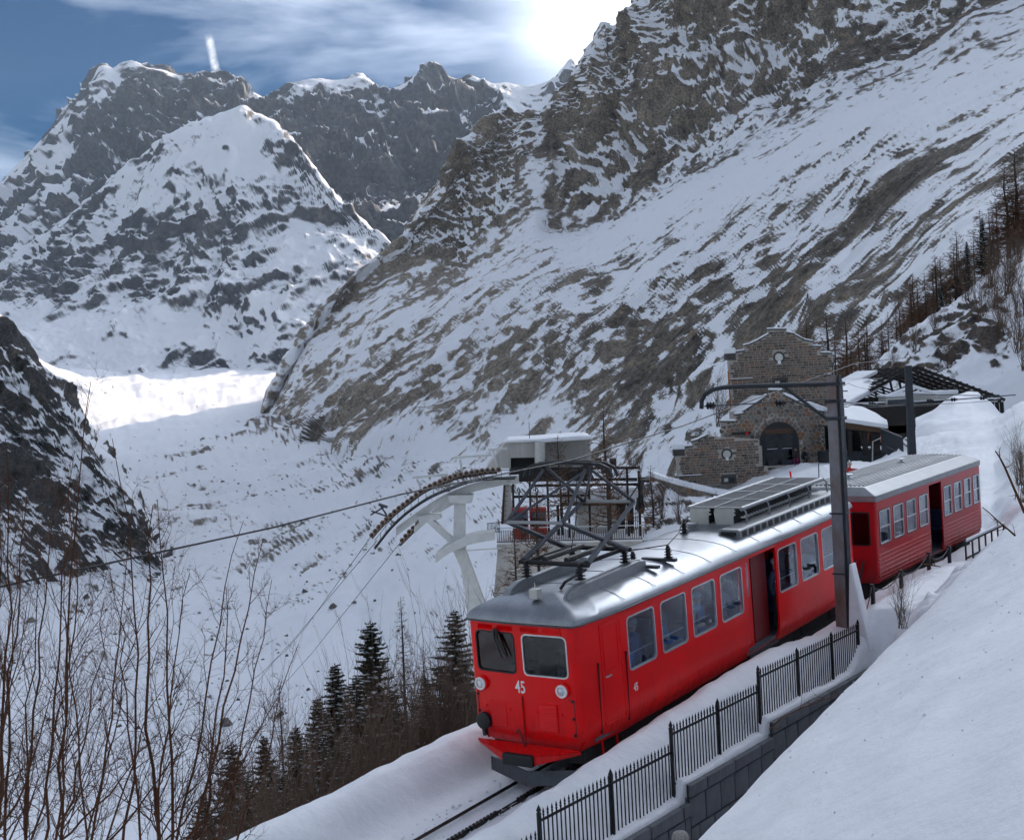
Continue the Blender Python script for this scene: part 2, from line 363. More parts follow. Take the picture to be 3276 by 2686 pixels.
# ------------------------------------------------------------------ land
def catmull(Y, t):               # Y: (n, ...) at integers, t floats in 0..n-1
    n = len(Y); i = np.clip(np.floor(t).astype(int), 0, n-2); f = (t-i)
    f = f.reshape(f.shape+(1,)*(Y.ndim-1))
    p1 = Y[i]; p2 = Y[i+1]
    p0 = np.where((i > 0).reshape(f.shape), Y[np.maximum(i-1, 0)], 2*p1-p2); p3 = np.where((i < n-2).reshape(f.shape), Y[np.minimum(i+2, n-1)], 2*p2-p1)
    return 0.5*(2*p1+(p2-p0)*f+(2*p0-5*p1+4*p2-p3)*f*f+(3*p1-p0-3*p2+p3)*f**3)
def grid_mesh(name, P, mat_, rock=None, smooth=True, tone=None):
    nv, nu = P.shape[:2]
    me = bpy.data.meshes.new(name)
    me.vertices.add(nu*nv); me.vertices.foreach_set('co', P.reshape(-1).astype(np.float32))
    idx = np.arange(nu*nv).reshape(nv, nu)
    q = np.stack([idx[:-1, :-1], idx[1:, :-1], idx[1:, 1:], idx[:-1, 1:]], -1).reshape(-1, 4)
    # face the camera side
    a, b, c = P[nv//2, nu//2], P[nv//2+1, nu//2], P[nv//2, nu//2+1]
    if np.cross(b-a, c-a) @ (CW-a) < 0: q = q[:, ::-1]
    nf = len(q)
    me.loops.add(nf*4); me.loops.foreach_set('vertex_index', q.reshape(-1).astype(np.int32))
    me.polygons.add(nf); me.polygons.foreach_set('loop_start', np.arange(0, nf*4, 4, dtype=np.int32)); me.polygons.foreach_set('loop_total', np.full(nf, 4, np.int32))
    if smooth: me.polygons.foreach_set('use_smooth', np.ones(nf, bool))
    if rock is not None:
        at_ = me.attributes.new('rock', 'FLOAT', 'POINT'); at_.data.foreach_set('value', rock.reshape(-1).astype(np.float32))
    if tone is not None:
        at_ = me.attributes.new('tone', 'FLOAT', 'POINT'); at_.data.foreach_set('value', tone.reshape(-1).astype(np.float32))
    me.update(); me.validate()
    return link(name, me, mat_)
def grid_normals(P):
    du = np.gradient(P, axis=1); dv = np.gradient(P, axis=0); n = np.cross(du, dv); n /= np.maximum(np.linalg.norm(n, axis=-1, keepdims=True), 1e-9)
    s = np.sign((n*(CW-P)).sum(-1).mean()); return n*s
def rows_grid(rows, nu, nv, K_=K, useD=True, lin_first=True, sub=None):
    """rows: polylines of (x, y, dist, rock) in overview pixels, far/top to near/bottom, each monotonic in x"""
    R = []
    for r in rows:
        r = np.array(r, float); x = (r[:, 0]-r[0, 0])/(r[-1, 0]-r[0, 0]); u = np.linspace(0, 1, nu)
        R.append(np.stack([np.interp(u, x, r[:, k]) for k in range(4)], -1))
    R = np.array(R)
    for k in range(1, len(R)):   # soften the traced lines below the crest
        for _ in range(max(2, nu//60)):
            R[k, 1:-1] = R[k, 1:-1]*0.5+(R[k, :-2]+R[k, 2:])*0.25
    ln = np.abs(np.diff(R[:, :, 1].mean(1)))+4; cum = np.concatenate([[0], np.cumsum(ln)])
    t = np.interp(np.linspace(0, cum[-1], nv), cum, np.arange(len(R)))
    G = catmull(R, t)
    global ROW_T; ROW_T = np.repeat(t[:, None], nu, 1)
    X = G[..., 0]*K; Y = G[..., 1]*K; D_ = np.maximum(G[..., 2], 1)
    d = np.stack([(X-1638)/F, np.ones_like(X), -(Y-1343)/F], -1) @ RW.T
    return CW+d*D_[..., None], G[..., 3]
def land(name, rows, nu, nv, mat_, disp, rockf, tonef=None):
    P, rk = rows_grid(rows, nu, nv); sh = P.shape
    N = grid_normals(P); p = P.reshape(-1, 3); n = N.reshape(-1, 3)
    P2 = (p+disp(p, n, rk.reshape(-1))).reshape(sh)
    N2 = grid_normals(P2)
    rock = rockf(P2.reshape(-1, 3), N2.reshape(-1, 3), rk.reshape(-1), N.reshape(-1, 3)).reshape(sh[:2])
    o = grid_mesh(name, P2, mat_, rock, tone=tonef(P2.reshape(-1, 3), rk.reshape(-1)) if tonef else None); o['kind'] = 'structure'
    return o, P2
Q = 1.0   # mesh density
M_MOUNT = rock_snow_mat('mountain_rock_and_snow', rock=(0.22, 0.185, 0.145), rock2=(0.075, 0.063, 0.052), ochre=(0.36, 0.28, 0.195), pale=(0.44, 0.37, 0.29), pale2=(0.24, 0.205, 0.165), fine=1.0, sharp=0.08, bump=1.0, bdist=5.0)
M_FAR = rock_snow_mat('far_rock_and_snow', rock=(0.075, 0.077, 0.083), rock2=(0.030, 0.034, 0.041), ochre=(0.13, 0.112, 0.095), scale=0.008, sharp=0.16, fine=0.25, bump=0.5, bdist=12)
M_SPUR = rock_snow_mat('dark_rock_and_snow', rock=(0.075, 0.068, 0.062), rock2=(0.04, 0.038, 0.038), ochre=(0.13, 0.10, 0.075), scale=0.06, bump=0.6)
M_GLAC = rock_snow_mat('glacier_snow_and_rubble', rock=(0.20, 0.175, 0.15), rock2=(0.10, 0.09, 0.08), ochre=(0.25, 0.20, 0.15), scale=0.07, sharp=0.08, fine=0.35, bump=0.4, bdist=1.5)
M_SNOW = snow_mat('snow'); M_SNOW_TRACK = snow_mat('trodden_snow', fine=0.3, dirt=0.35)

# the big slope and its cliffs
m1_crest = [(528,900,2150,.5),(560,800,2150,.5),(600,740,2150,.52),(625,695,2150,.55),(660,640,2200,.6),(740,560,2300,.55),(790,530,2330,.5),(830,500,2350,.65),(870,430,2400,.75),(905,385,2420,.75),(930,340,2450,.75),(955,300,2470,.75),(985,268,2500,.75),(1015,250,2510,.75),(1040,240,2520,.75),(1080,232,2530,.7),(1105,228,2550,.6),(1118,244,2560,.4),(1130,218,2550,.6),(1160,195,2550,.7),(1195,165,2550,.8),(1205,120,2520,.8),(1218,90,2500,.85),(1240,50,2500,.85),(1252,38,2500,.85),(1266,56,2500,.85),(1290,28,2500,.85),(1320,2,2500,.85),(1350,-60,2480,.85),(1400,-200,2460,.8),(1450,-420,2450,.8),(1550,-520,2430,.8),(1700,-540,2400,.8),(2000,-560,2350,.7),(2300,-600,2250,.6)]
m1_back = [(x, y+max(60, (900-y)*0.25), d+500, r) for x, y, d, r in m1_crest]
m1_rows = [m1_back, m1_crest,
 [(530,895,2140,.55),(620,715,2140,.55),(760,570,2280,.55),(840,525,2320,.6),(890,490,2330,.75),(950,420,2350,.8),(1000,380,2360,.8),(1060,340,2370,.75),(1110,330,2380,.2),(1150,330,2360,.7),(1200,290,2330,.85),(1280,230,2290,.9),(1400,150,2240,.9),(1550,90,2170,.9),(1700,30,2100,.75),(1800,20,2050,.55),(1900,30,2000,.7),(2000,-20,1950,.6),(2300,-150,1850,.4)],
 [(532,893,2130,.55),(640,715,2130,.5),(780,590,2230,.5),(850,545,2270,.6),(900,520,2270,.7),(960,540,2230,.7),(1010,500,2220,.6),(1080,450,2200,.5),(1110,440,2190,.1),(1140,470,2150,.5),(1230,462,2100,.6),(1290,432,2080,.7),(1330,385,2060,.6),(1400,350,2020,.6),(1470,322,1970,.6),(1560,245,1920,.5),(1600,225,1900,.65),(1650,222,1880,.65),(1740,152,1840,.5),(1900,112,1780,.5),(2000,30,1740,.4),(2300,-80,1680,.2)],
 [(535,893,2115,.6),(640,740,2080,.45),(800,640,2000,.35),(950,590,1900,.25),(1100,520,1800,.15),(1200,500,1730,.08),(1300,455,1640,.08),(1400,400,1560,.1),(1500,355,1500,.12),(1600,300,1450,.1),(1700,250,1400,.1),(1800,210,1350,.15),(2000,130,1250,.12),(2300,30,1120,.15)],
 [(537,895,2090,.58),(620,800,2000,.55),(750,740,1850,.42),(900,690,1700,.35),(1000,640,1600,.4),(1100,600,1520,.4),(1200,580,1420,.35),(1300,555,1350,.2),(1500,470,1200,.25),(1700,380,1050,.3),(1800,340,970,.35),(1900,300,900,.28),(2100,220,800,.2),(2300,150,700,.25)],
 [(537,900,2060,.6),(600,850,1900,.6),(720,815,1700,.52),(900,770,1500,.52),(1000,720,1400,.56),(1100,690,1300,.58),(1200,660,1220,.55),(1300,650,1150,.5),(1400,610,1070,.5),(1500,580,1000,.55),(1700,510,850,.5),(1900,420,700,.4),(2100,340,600,.35),(2300,280,500,.3)],
 [(535,905,2045,.62),(590,890,1850,.7),(660,885,1680,.72),(720,870,1580,.6),(850,840,1400,.48),(1000,820,1250,.52),(1200,790,1050,.52),(1300,760,980,.55),(1400,740,900,.6),(1500,710,820,.5),(1600,680,750,.6),(1800,610,600,.62),(2000,520,480,.5),(2300,400,400,.4)],
 [(530,915,2040,.6),(600,922,1800,.74),(680,928,1550,.7),(760,895,1420,.2),(880,860,1300,.15),(960,895,1200,.45),(1050,920,1080,.5),(1100,930,1000,.2),(1300,930,820,.35),(1450,920,700,.5),(1550,880,640,.5),(1700,840,520,.6),(1800,780,460,.6),(1900,720,420,.55),(2100,620,360,.4),(2300,520,320,.3)],
 [(530,940,2030,.2),(600,965,1700,.1),(700,965,1450,.05),(900,940,1200,.05),(1100,990,950,.05),(1300,1030,740,.2),(1500,1050,580,.2),(1700,1030,430,.3),(2000,900,330,.3),(2300,800,260,.2)],
 [(530,1000,1500,.1),(700,1050,1250,.05),(900,1060,1050,.05),(1100,1120,800,.05),(1300,1180,560,.1),(1500,1200,420,.1),(1700,1180,320,.1),(2000,1050,250,.1),(2300,930,200,.1)]]
FALL = np.array([-0.55, -0.35, -0.75])
def m1_disp(p, n, rk):
    q = stretch(p, FALL, 3.2); c = stretch(p, (0.1, 0, 1), 2.5)
    wv = np.clip((rk-0.6)/0.2, 0, 1)             # cliffs
    wob = np.stack([fbm(p/160, 2, 91), fbm(p/160, 2, 95), fbm(p/160, 2, 99)], -1)*30
    d = np.zeros(len(p)); S = wv < 0.99; Cm = wv > 0.01
    qs, ps = q[S], p[S]
    d[S] = ((ridged((qs+wob[S])/95, 4, 11, 0.48)-.55)*9.5+fbm(ps/30, 3, 21)*2.6+np.maximum(fbm(ps/13, 2, 31), 0)*1.8)*((0.12+np.clip(rk*1.75, 0, 1.1))*(1-wv))[S]
    cs, pc = c[Cm], p[Cm]
    d[Cm] += ((ridged((cs+wob[Cm])/120, 6, 41, 0.56)-.85)*36+fbm(cs/26, 4, 51)*8+fbm(pc/9, 3, 55)*2.2)*wv[Cm]
    dist = np.linalg.norm(p-CW, axis=1); d = d*np.clip(dist/1200, 0.22, 1)
    fade = np.clip(np.abs(ROW_T.reshape(-1)-1)/0.30, 0.10, 1)
    return n*(d*fade)[:, None]
def m1_rock(p, n, rk, n0):
    steep = 1-n[:, 2]; rel = steep-(1-n0[:, 2])
    side = fbm(stretch(p, FALL, 1.3)/110, 4, 61, 0.6)
    blot = fbm(p/22, 3, 71, 0.7)
    ribs = np.clip(fbm(stretch(p, FALL, 1.5)/64, 4, 81, 0.62)-0.02, 0, 1)
    cl = np.clip((rk-0.6)/0.2, 0, 1)
    sl = 0.16+rk*0.50+rel*0.9+side*0.26+blot*0.34+ribs*(0.10+rk*0.95)
    vert = fbm(stretch(p, (0.15, 0, 1), 3.5)/22, 4, 83, 0.6)
    cf = 0.38+(steep-0.60)*1.3+rel*.55+blot*0.30+vert*.26+side*.12+rk*.12
    return sl*(1-cl)+cf*cl
def m1_tone(p, rk):
    px = (p[:, 0]/p[:, 1]*F+1638)/K; t = np.clip((1330-px)/260, 0, 1)*np.clip((620-p[:, 2]*1.0)/400, 0, 1)*np.clip((0.72-rk)/.1, 0, 1)
    return np.clip(t+fbm(p/120, 3, 85)*0.35*(t > 0)+np.clip((rk-.66)/.1, 0, 1)*(.50+.5*fbm(stretch(p, (.1, 0, 1), 3)/70, 3, 88)), 0, 1)
mountain, M1P = land('mountain', m1_rows, int(780*Q), int(620*Q), M_MOUNT, m1_disp, m1_rock, m1_tone)

# far range
far_crest = [(-500,560,8600,.6),(-300,480,8700,.6),(0,380,8800,.7),(60,320,8900,.75),(110,258,9000,.8),(150,214,9000,.9),(185,172,9000,.9),(205,145,9000,.9),(214,137,9000,.6),(236,150,9000,.4),(252,138,9000,.9),(275,132,9000,.9),(300,141,9000,.9),(332,142,9000,.9),(370,157,9000,.9),(402,160,9000,.9),(424,151,9000,.9),(440,147,9000,.9),(466,163,9000,.9),(500,170,9000,.85),(524,208,8800,.6),(560,203,8600,.6),(590,176,8500,.5),(640,164,8500,.4),(690,166,8500,.5),(722,162,8500,.7),(748,157,8500,.7),(774,180,8400,.7),(810,186,8400,.6),(850,166,8400,.7),(880,141,8400,.85),(897,129,8400,.9),(915,154,8400,.85),(940,166,8300,.7),(958,160,8300,.8),(972,149,8300,.8),(992,166,8300,.7),(1020,175,8300,.4),(1050,170,8400,.5),(1075,180,8500,.3),(1100,178,8500,.2),(1130,170,8500,.3),(1152,166,8500,.6),(1166,150,8500,.8),(1175,118,8500,.9),(1190,116,8500,.9),(1200,148,8500,.8),(1218,165,8500,.7),(1260,220,8500,.5),(1400,260,8500,.5)]
far_rows = [[(x, y+70, d+900, r) for x, y, d, r in far_crest], far_crest,
 [(-500,640,7600,.4),(0,460,7700,.55),(80,400,7700,.6),(130,330,7800,.3),(160,300,7900,.2),(190,290,7900,.75),(260,280,8000,.9),(330,270,8000,.85),(400,230,8100,.65),(470,210,8100,.55),(540,250,7700,.45),(620,250,7600,.5),(700,250,7600,.6),(800,250,7600,.6),(900,220,7700,.7),(970,230,7700,.75),(1020,240,7800,.4),(1060,205,8000,.05),(1120,215,8000,.05),(1180,215,8000,.5),(1400,320,8000,.5)],
 [(-500,740,6400,.3),(0,560,6500,.4),(100,500,6500,.5),(200,450,6600,.6),(300,400,6800,.7),(400,320,7000,.4),(500,300,7000,.3),(600,320,6700,.5),(700,340,6600,.65),(800,350,6500,.75),(900,330,6600,.7),(980,320,6800,.6),(1060,300,7000,.3),(1150,300,7000,.3),(1400,400,7000,.3)],
 [(-500,850,5300,.2),(0,660,5300,.3),(200,600,5400,.4),(400,480,5600,.4),(600,430,5600,.45),(750,450,5500,.5),(850,440,5500,.35),(900,430,5600,.15),(980,420,5700,.2),(1150,420,5800,.2),(1400,500,5800,.2)],
 [(-500,1000,4600,.1),(0,800,4600,.2),(400,700,4600,.2),(700,620,4600,.2),(900,560,4600,.1),(1150,560,4600,.1),(1400,620,4600,.1)]]
def far_disp(p, n, rk):
    c = stretch(p, (0, 0.2, 1), 2.2)
    wob = np.stack([fbm(p/500, 2, 191), fbm(p/500, 2, 195), fbm(p/500, 2, 199)], -1)*120
    fade = np.clip(np.abs(ROW_T.reshape(-1)-1)/0.8, 0.06, 1)
    d = (ridged((c+wob)/430, 7, 141, 0.55)-.7)*130*(0.35+rk)+fbm(c/70, 5, 151)*24*(0.25+rk)
    return n*(d*fade)[:, None]
def far_rock(p, n, rk, n0):
    rel = n0[:, 2]-n[:, 2]
    return -0.05+rk*0.60+rel*1.35+fbm(stretch(p, (0, .2, 1), 2.5)/200, 6, 161, 0.62)*0.50
far_range, _ = land('mountain_range', far_rows, int(480*Q), int(260*Q), M_FAR, far_disp, far_rock)

# the snowy mountain in front of the range
mid_crest = [(-500,640,5600,.3),(-300,600,5600,.4),(0,530,5600,.5),(80,490,5600,.5),(150,440,5600,.6),(220,385,5600,.6),(290,322,5600,.5),(340,282,5600,.35),(390,254,5600,.25),(440,238,5600,.2),(500,222,5600,.3),(540,236,5600,.4),(575,262,5500,.45),(610,300,5400,.5),(650,352,5200,.5),(700,412,5000,.45),(745,455,4900,.4),(790,490,4800,.3),(850,540,4600,.25),(920,590,4500,.2)]
_r = np.random.RandomState(8); _xs = np.linspace(-500, 920, 170); _c = np.array(mid_crest)
mid_crest = [(x, float(np.interp(x, _c[:, 0], _c[:, 1]))+_r.normal()*3.2*(0.4+float(np.interp(x, _c[:, 0], _c[:, 3])))*1.4, float(np.interp(x, _c[:, 0], _c[:, 2])), float(np.interp(x, _c[:, 0], _c[:, 3]))) for x in _xs]
mid_rows = [[(x, y+90, d+700, r) for x, y, d, r in mid_crest], mid_crest,
 [(-500,700,5200,.3),(0,580,5200,.4),(100,545,5200,.5),(200,480,5200,.55),(280,420,5200,.4),(350,340,5300,.2),(430,310,5300,.06),(520,310,5300,.08),(600,370,5100,.42),(680,440,4900,.5),(760,500,4700,.3),(920,610,4400,.2)],
 [(-500,750,4800,.3),(0,600,4800,.5),(100,585,4800,.6),(200,560,4800,.6),(300,500,4900,.65),(400,420,5000,.5),(480,420,5000,.45),(560,430,4900,.5),(620,450,4800,.3),(700,500,4600,.25),(800,560,4400,.3),(920,630,4200,.2)],
 [(-500,800,4400,.2),(0,630,4500,.3),(100,620,4500,.35),(200,600,4500,.3),(300,580,4500,.6),(400,530,4600,.6),(500,520,4600,.4),(600,520,4500,.2),(700,560,4300,.25),(800,600,4200,.3),(920,650,4050,.2)],
 [(-500,830,4100,.1),(0,680,4150,.1),(150,670,4150,.15),(300,650,4150,.2),(400,630,4200,.3),(500,610,4200,.4),(600,600,4150,.3),(700,620,4050,.25),(800,640,3950,.4),(920,680,3900,.2)],
 [(-500,860,3800,.1),(0,750,3800,.1),(150,770,3800,.1),(300,775,3800,.15),(450,765,3800,.25),(560,760,3750,.2),(620,735,3750,.4),(700,715,3750,.45),(920,710,3750,.3)],
 [(-500,900,3600,.05),(0,800,3600,.05),(300,800,3600,.05),(560,785,3600,.05),(700,760,3600,.05),(920,750,3600,.05)]]
def mid_disp(p, n, rk):
    c = stretch(p, (0, -0.5, -0.8), 2.6)
    wob = np.stack([fbm(p/300, 2, 291), fbm(p/300, 2, 295), fbm(p/300, 2, 299)], -1)*60
    fade = np.clip(np.abs(ROW_T.reshape(-1)-1)/0.4, 0.2, 1)
    d = (ridged((c+wob)/220, 7, 241, 0.54)-.6)*58*(0.2+rk)+fbm(c/44, 5, 251)*11*(0.2+rk)
    return n*(d*fade)[:, None]
def mid_rock(p, n, rk, n0):
    rel = n0[:, 2]-n[:, 2]
    return 0.02+rk*0.60+rel*1.15+fbm(stretch(p, (0, -.5, -.8), 2)/120, 6, 261, 0.64)*0.34
mid_range, _ = land('snowy_mountain', mid_rows, int(430*Q), int(290*Q), M_FAR, mid_disp, mid_rock)
mid_range['kind'] = 'structure'

# dark spur at the valley's side and the sunlit moraine behind it
spur_crest = [(-420,430,1330,.7),(-200,560,1300,.7),(0,690,1260,.7),(60,742,1250,.7),(130,830,1220,.7),(200,920,1190,.7),(235,980,1170,.7),(262,1012,1160,.75),(290,1060,1150,.75),(318,1110,1130,.7),(338,1160,1115,.6)]
spur_rows = [[(x+6, y+60, d+160, r) for x, y, d, r in spur_crest], spur_crest,
 [(-420,620,1230,.6),(-200,720,1220,.6),(0,820,1200,.65),(100,930,1180,.75),(180,1010,1150,.75),(250,1080,1130,.75),(300,1130,1110,.7),(334,1180,1100,.6)],
 [(-420,850,1160,.5),(0,960,1150,.7),(100,1040,1130,.75),(180,1100,1115,.75),(250,1150,1100,.7),(330,1195,1090,.5)],
 [(-420,1050,1110,.3),(0,1080,1105,.5),(100,1130,1100,.6),(180,1180,1095,.6),(250,1205,1085,.5),(330,1210,1080,.35)],
 [(-420,1160,1080,.1),(0,1190,1075,.15),(100,1225,1075,.15),(180,1250,1070,.1),(250,1255,1065,.1),(330,1235,1065,.1)]]
def spur_disp(p, n, rk):
    q = stretch(p, (0.5, -0.3, -0.8), 2.6)
    return n*(ridged(q/70, 6, 341, 0.52)*13*(0.3+rk)+fbm(q/18, 4, 351)*2.4-7)[:, None]
def spur_rock(p, n, rk, n0):
    return 0.16+rk*0.52+(n0[:, 2]-n[:, 2])*1.1+fbm(stretch(p, (0.5, -.3, -.8), 2.4)/26, 5, 361, 0.62)*0.34
spur, SPP = land('rock_spur', spur_rows, int(300*Q), int(280*Q), M_SPUR, spur_disp, spur_rock)
mor_rows = [[(-420,470,2700,.2),(0,700,2700,.2),(60,770,2700,.2),(190,830,2700,.1),(300,830,2600,.1)],
 [(-420,420,2500,.45),(-200,540,2450,.45),(0,652,2400,.45),(28,686,2390,.45),(62,728,2380,.4),(110,757,2370,.3),(150,772,2370,.25),(190,788,2360,.2),(260,812,2400,.05),(300,850,2450,.05)],
 [(-420,640,2300,.3),(0,760,2250,.3),(100,800,2230,.2),(200,830,2250,.12),(300,880,2300,.05)],
 [(-420,800,2150,.1),(0,850,2120,.1),(100,870,2100,.1),(200,890,2110,.1),(300,920,2150,.05)],
 [(-420,980,1800,.1),(0,980,1800,.1),(200,1010,1780,.1),(300,1000,1850,.05)]]
moraine, _ = land('moraine_slope', mor_rows, int(180*Q), int(120*Q), M_GLAC, lambda p, n, rk: n*(fbm(p/60, 5, 441)*5)[:, None], lambda p, n, rk, n0: 0.1+rk*0.55+(n0[:, 2]-n[:, 2])*1.2+fbm(p/16, 5, 461, .6)*0.3)

# glacier and the valley below the line
gl_rows = [
 [(-700,760,4300,.0),(0,735,4300,0),(400,730,4300,0),(800,735,4300,0),(1400,780,4300,0)],
 [(-700,790,3700,.0),(0,766,3700,.05),(200,775,3700,.08),(400,773,3700,.1),(560,766,3700,.1),(800,770,3700,.0),(1400,800,3700,0)],
 [(-700,840,2900,.0),(0,815,2900,.1),(200,812,2900,.12),(400,806,2900,.04),(560,795,2900,.03),(800,800,2900,0),(1400,830,2900,0)],
 [(-700,900,2250,.0),(0,875,2250,.1),(200,868,2250,.05),(400,860,2250,.03),(560,850,2250,.05),(800,850,2250,0),(1400,880,2250,0)],
 [(-700,960,1850,.1),(0,930,1850,.1),(240,914,1850,.12),(400,893,1880,.1),(480,880,1900,.28),(540,872,1900,.35),(800,890,1800,.1),(1400,950,1500,.1)],
 [(-700,1010,1500,.1),(0,985,1500,.1),(240,965,1530,.1),(330,945,1550,.2),(420,935,1560,.25),(520,930,1560,.15),(700,945,1480,.25),(900,945,1230,.25),(1400,1060,700,.1)],
 [(-700,1080,1300,.1),(0,1060,1300,.1),(240,1040,1310,.15),(400,1010,1380,.2),(550,990,1400,.2),(750,1000,1300,.2),(950,1000,1050,.2),(1400,1140,560,.1)],
 [(-700,1180,1130,.1),(0,1170,1130,.1),(240,1130,1160,.2),(400,1110,1210,.3),(550,1090,1230,.28),(750,1090,1130,.22),(950,1110,880,.1),(1400,1250,420,.1)],
 [(-700,1300,980,.1),(0,1300,980,.12),(240,1270,1000,.12),(400,1240,1040,.15),(550,1230,1040,.2),(750,1220,960,.1),(950,1260,700,.02),(1400,1400,300,.0)],
 [(-700,1450,820,.1),(0,1450,820,.15),(300,1420,840,.15),(550,1400,840,.15),(750,1400,760,.1),(950,1450,520,.02),(1400,1560,200,0)],
 [(-700,1640,640,.1),(0,1640,640,.15),(300,1620,640,.12),(550,1620,600,.05),(750,1640,460,.02),(950,1700,300,0),(1400,1800,120,0)],
 [(-700,1900,430,.0),(0,1900,400,.0),(300,1900,360,0),(550,1920,300,0),(750,1960,220,0),(950,2000,150,0),(1400,2050,80,0)],
 [(-700,2400,200,0),(0,2400,170,0),(300,2380,140,0),(550,2350,110,0),(750,2330,90,0),(950,2300,70,0),(1400,2250,55,0)],
 [(-700,2900,70,0),(0,2800,60,0),(300,2650,50,0),(550,2520,42,0),(750,2380,38,0),(950,2200,36,0),(1400,2000,42,0)]]
def gl_disp(p, n, rk):
    w = np.clip(np.linalg.norm(p-CW, axis=1)/1500, 0.03, 1.6)
    q = stretch(p, (0.75, 0.6, 0), 2.2)
    return n*((fbm(q/75, 4, 541)*7+ridged(q/40, 4, 545)*3*(rk*4)+fbm(p/9, 3, 551)*0.9)*w)[:, None]
def gl_rock(p, n, rk, n0):
    q = stretch(p, (0.8, 0.55, 0), 2.4)
    return 0.09+rk*0.85+(n0[:, 2]-n[:, 2])*1.3+fbm(q/42, 4, 561, .55)*0.22+np.maximum(fbm(p/6, 3, 571, .7), 0)*0.30
glacier, GLP = land('glacier', gl_rows, int(460*Q), int(400*Q), M_GLAC, gl_disp, gl_rock)
print('land', round(time.time()-T0, 1))
# ------------------------------------------------------------------ shoulder of the mountain beyond the frame (keeps the sun off the line)
sh_rows = [[(2240,-420,2700,.7),(2600,-700,2600,.7),(3200,-800,2200,.7),(4600,-900,1600,.6)],
 [(2240,-590,2280,.7),(2400,-760,2250,.7),(2600,-980,2200,.7),(3200,-1150,1800,.7),(4600,-1300,1300,.6)],
 [(2240,-130,1880,.4),(2600,-300,1700,.4),(3200,-500,1300,.4),(4600,-700,900,.4)],
 [(2240,150,750,.25),(2600,50,650,.25),(3200,-100,500,.25),(4600,-300,350,.25)],
 [(2240,530,330,.3),(2600,420,280,.3),(3200,200,220,.3),(4600,0,160,.3)],
 [(2240,860,260,.2),(2600,700,180,.2),(3200,500,120,.2),(4600,300,80,.2)]]
land('mountain_shoulder', sh_rows, 90, 90, M_MOUNT, m1_disp, m1_rock)

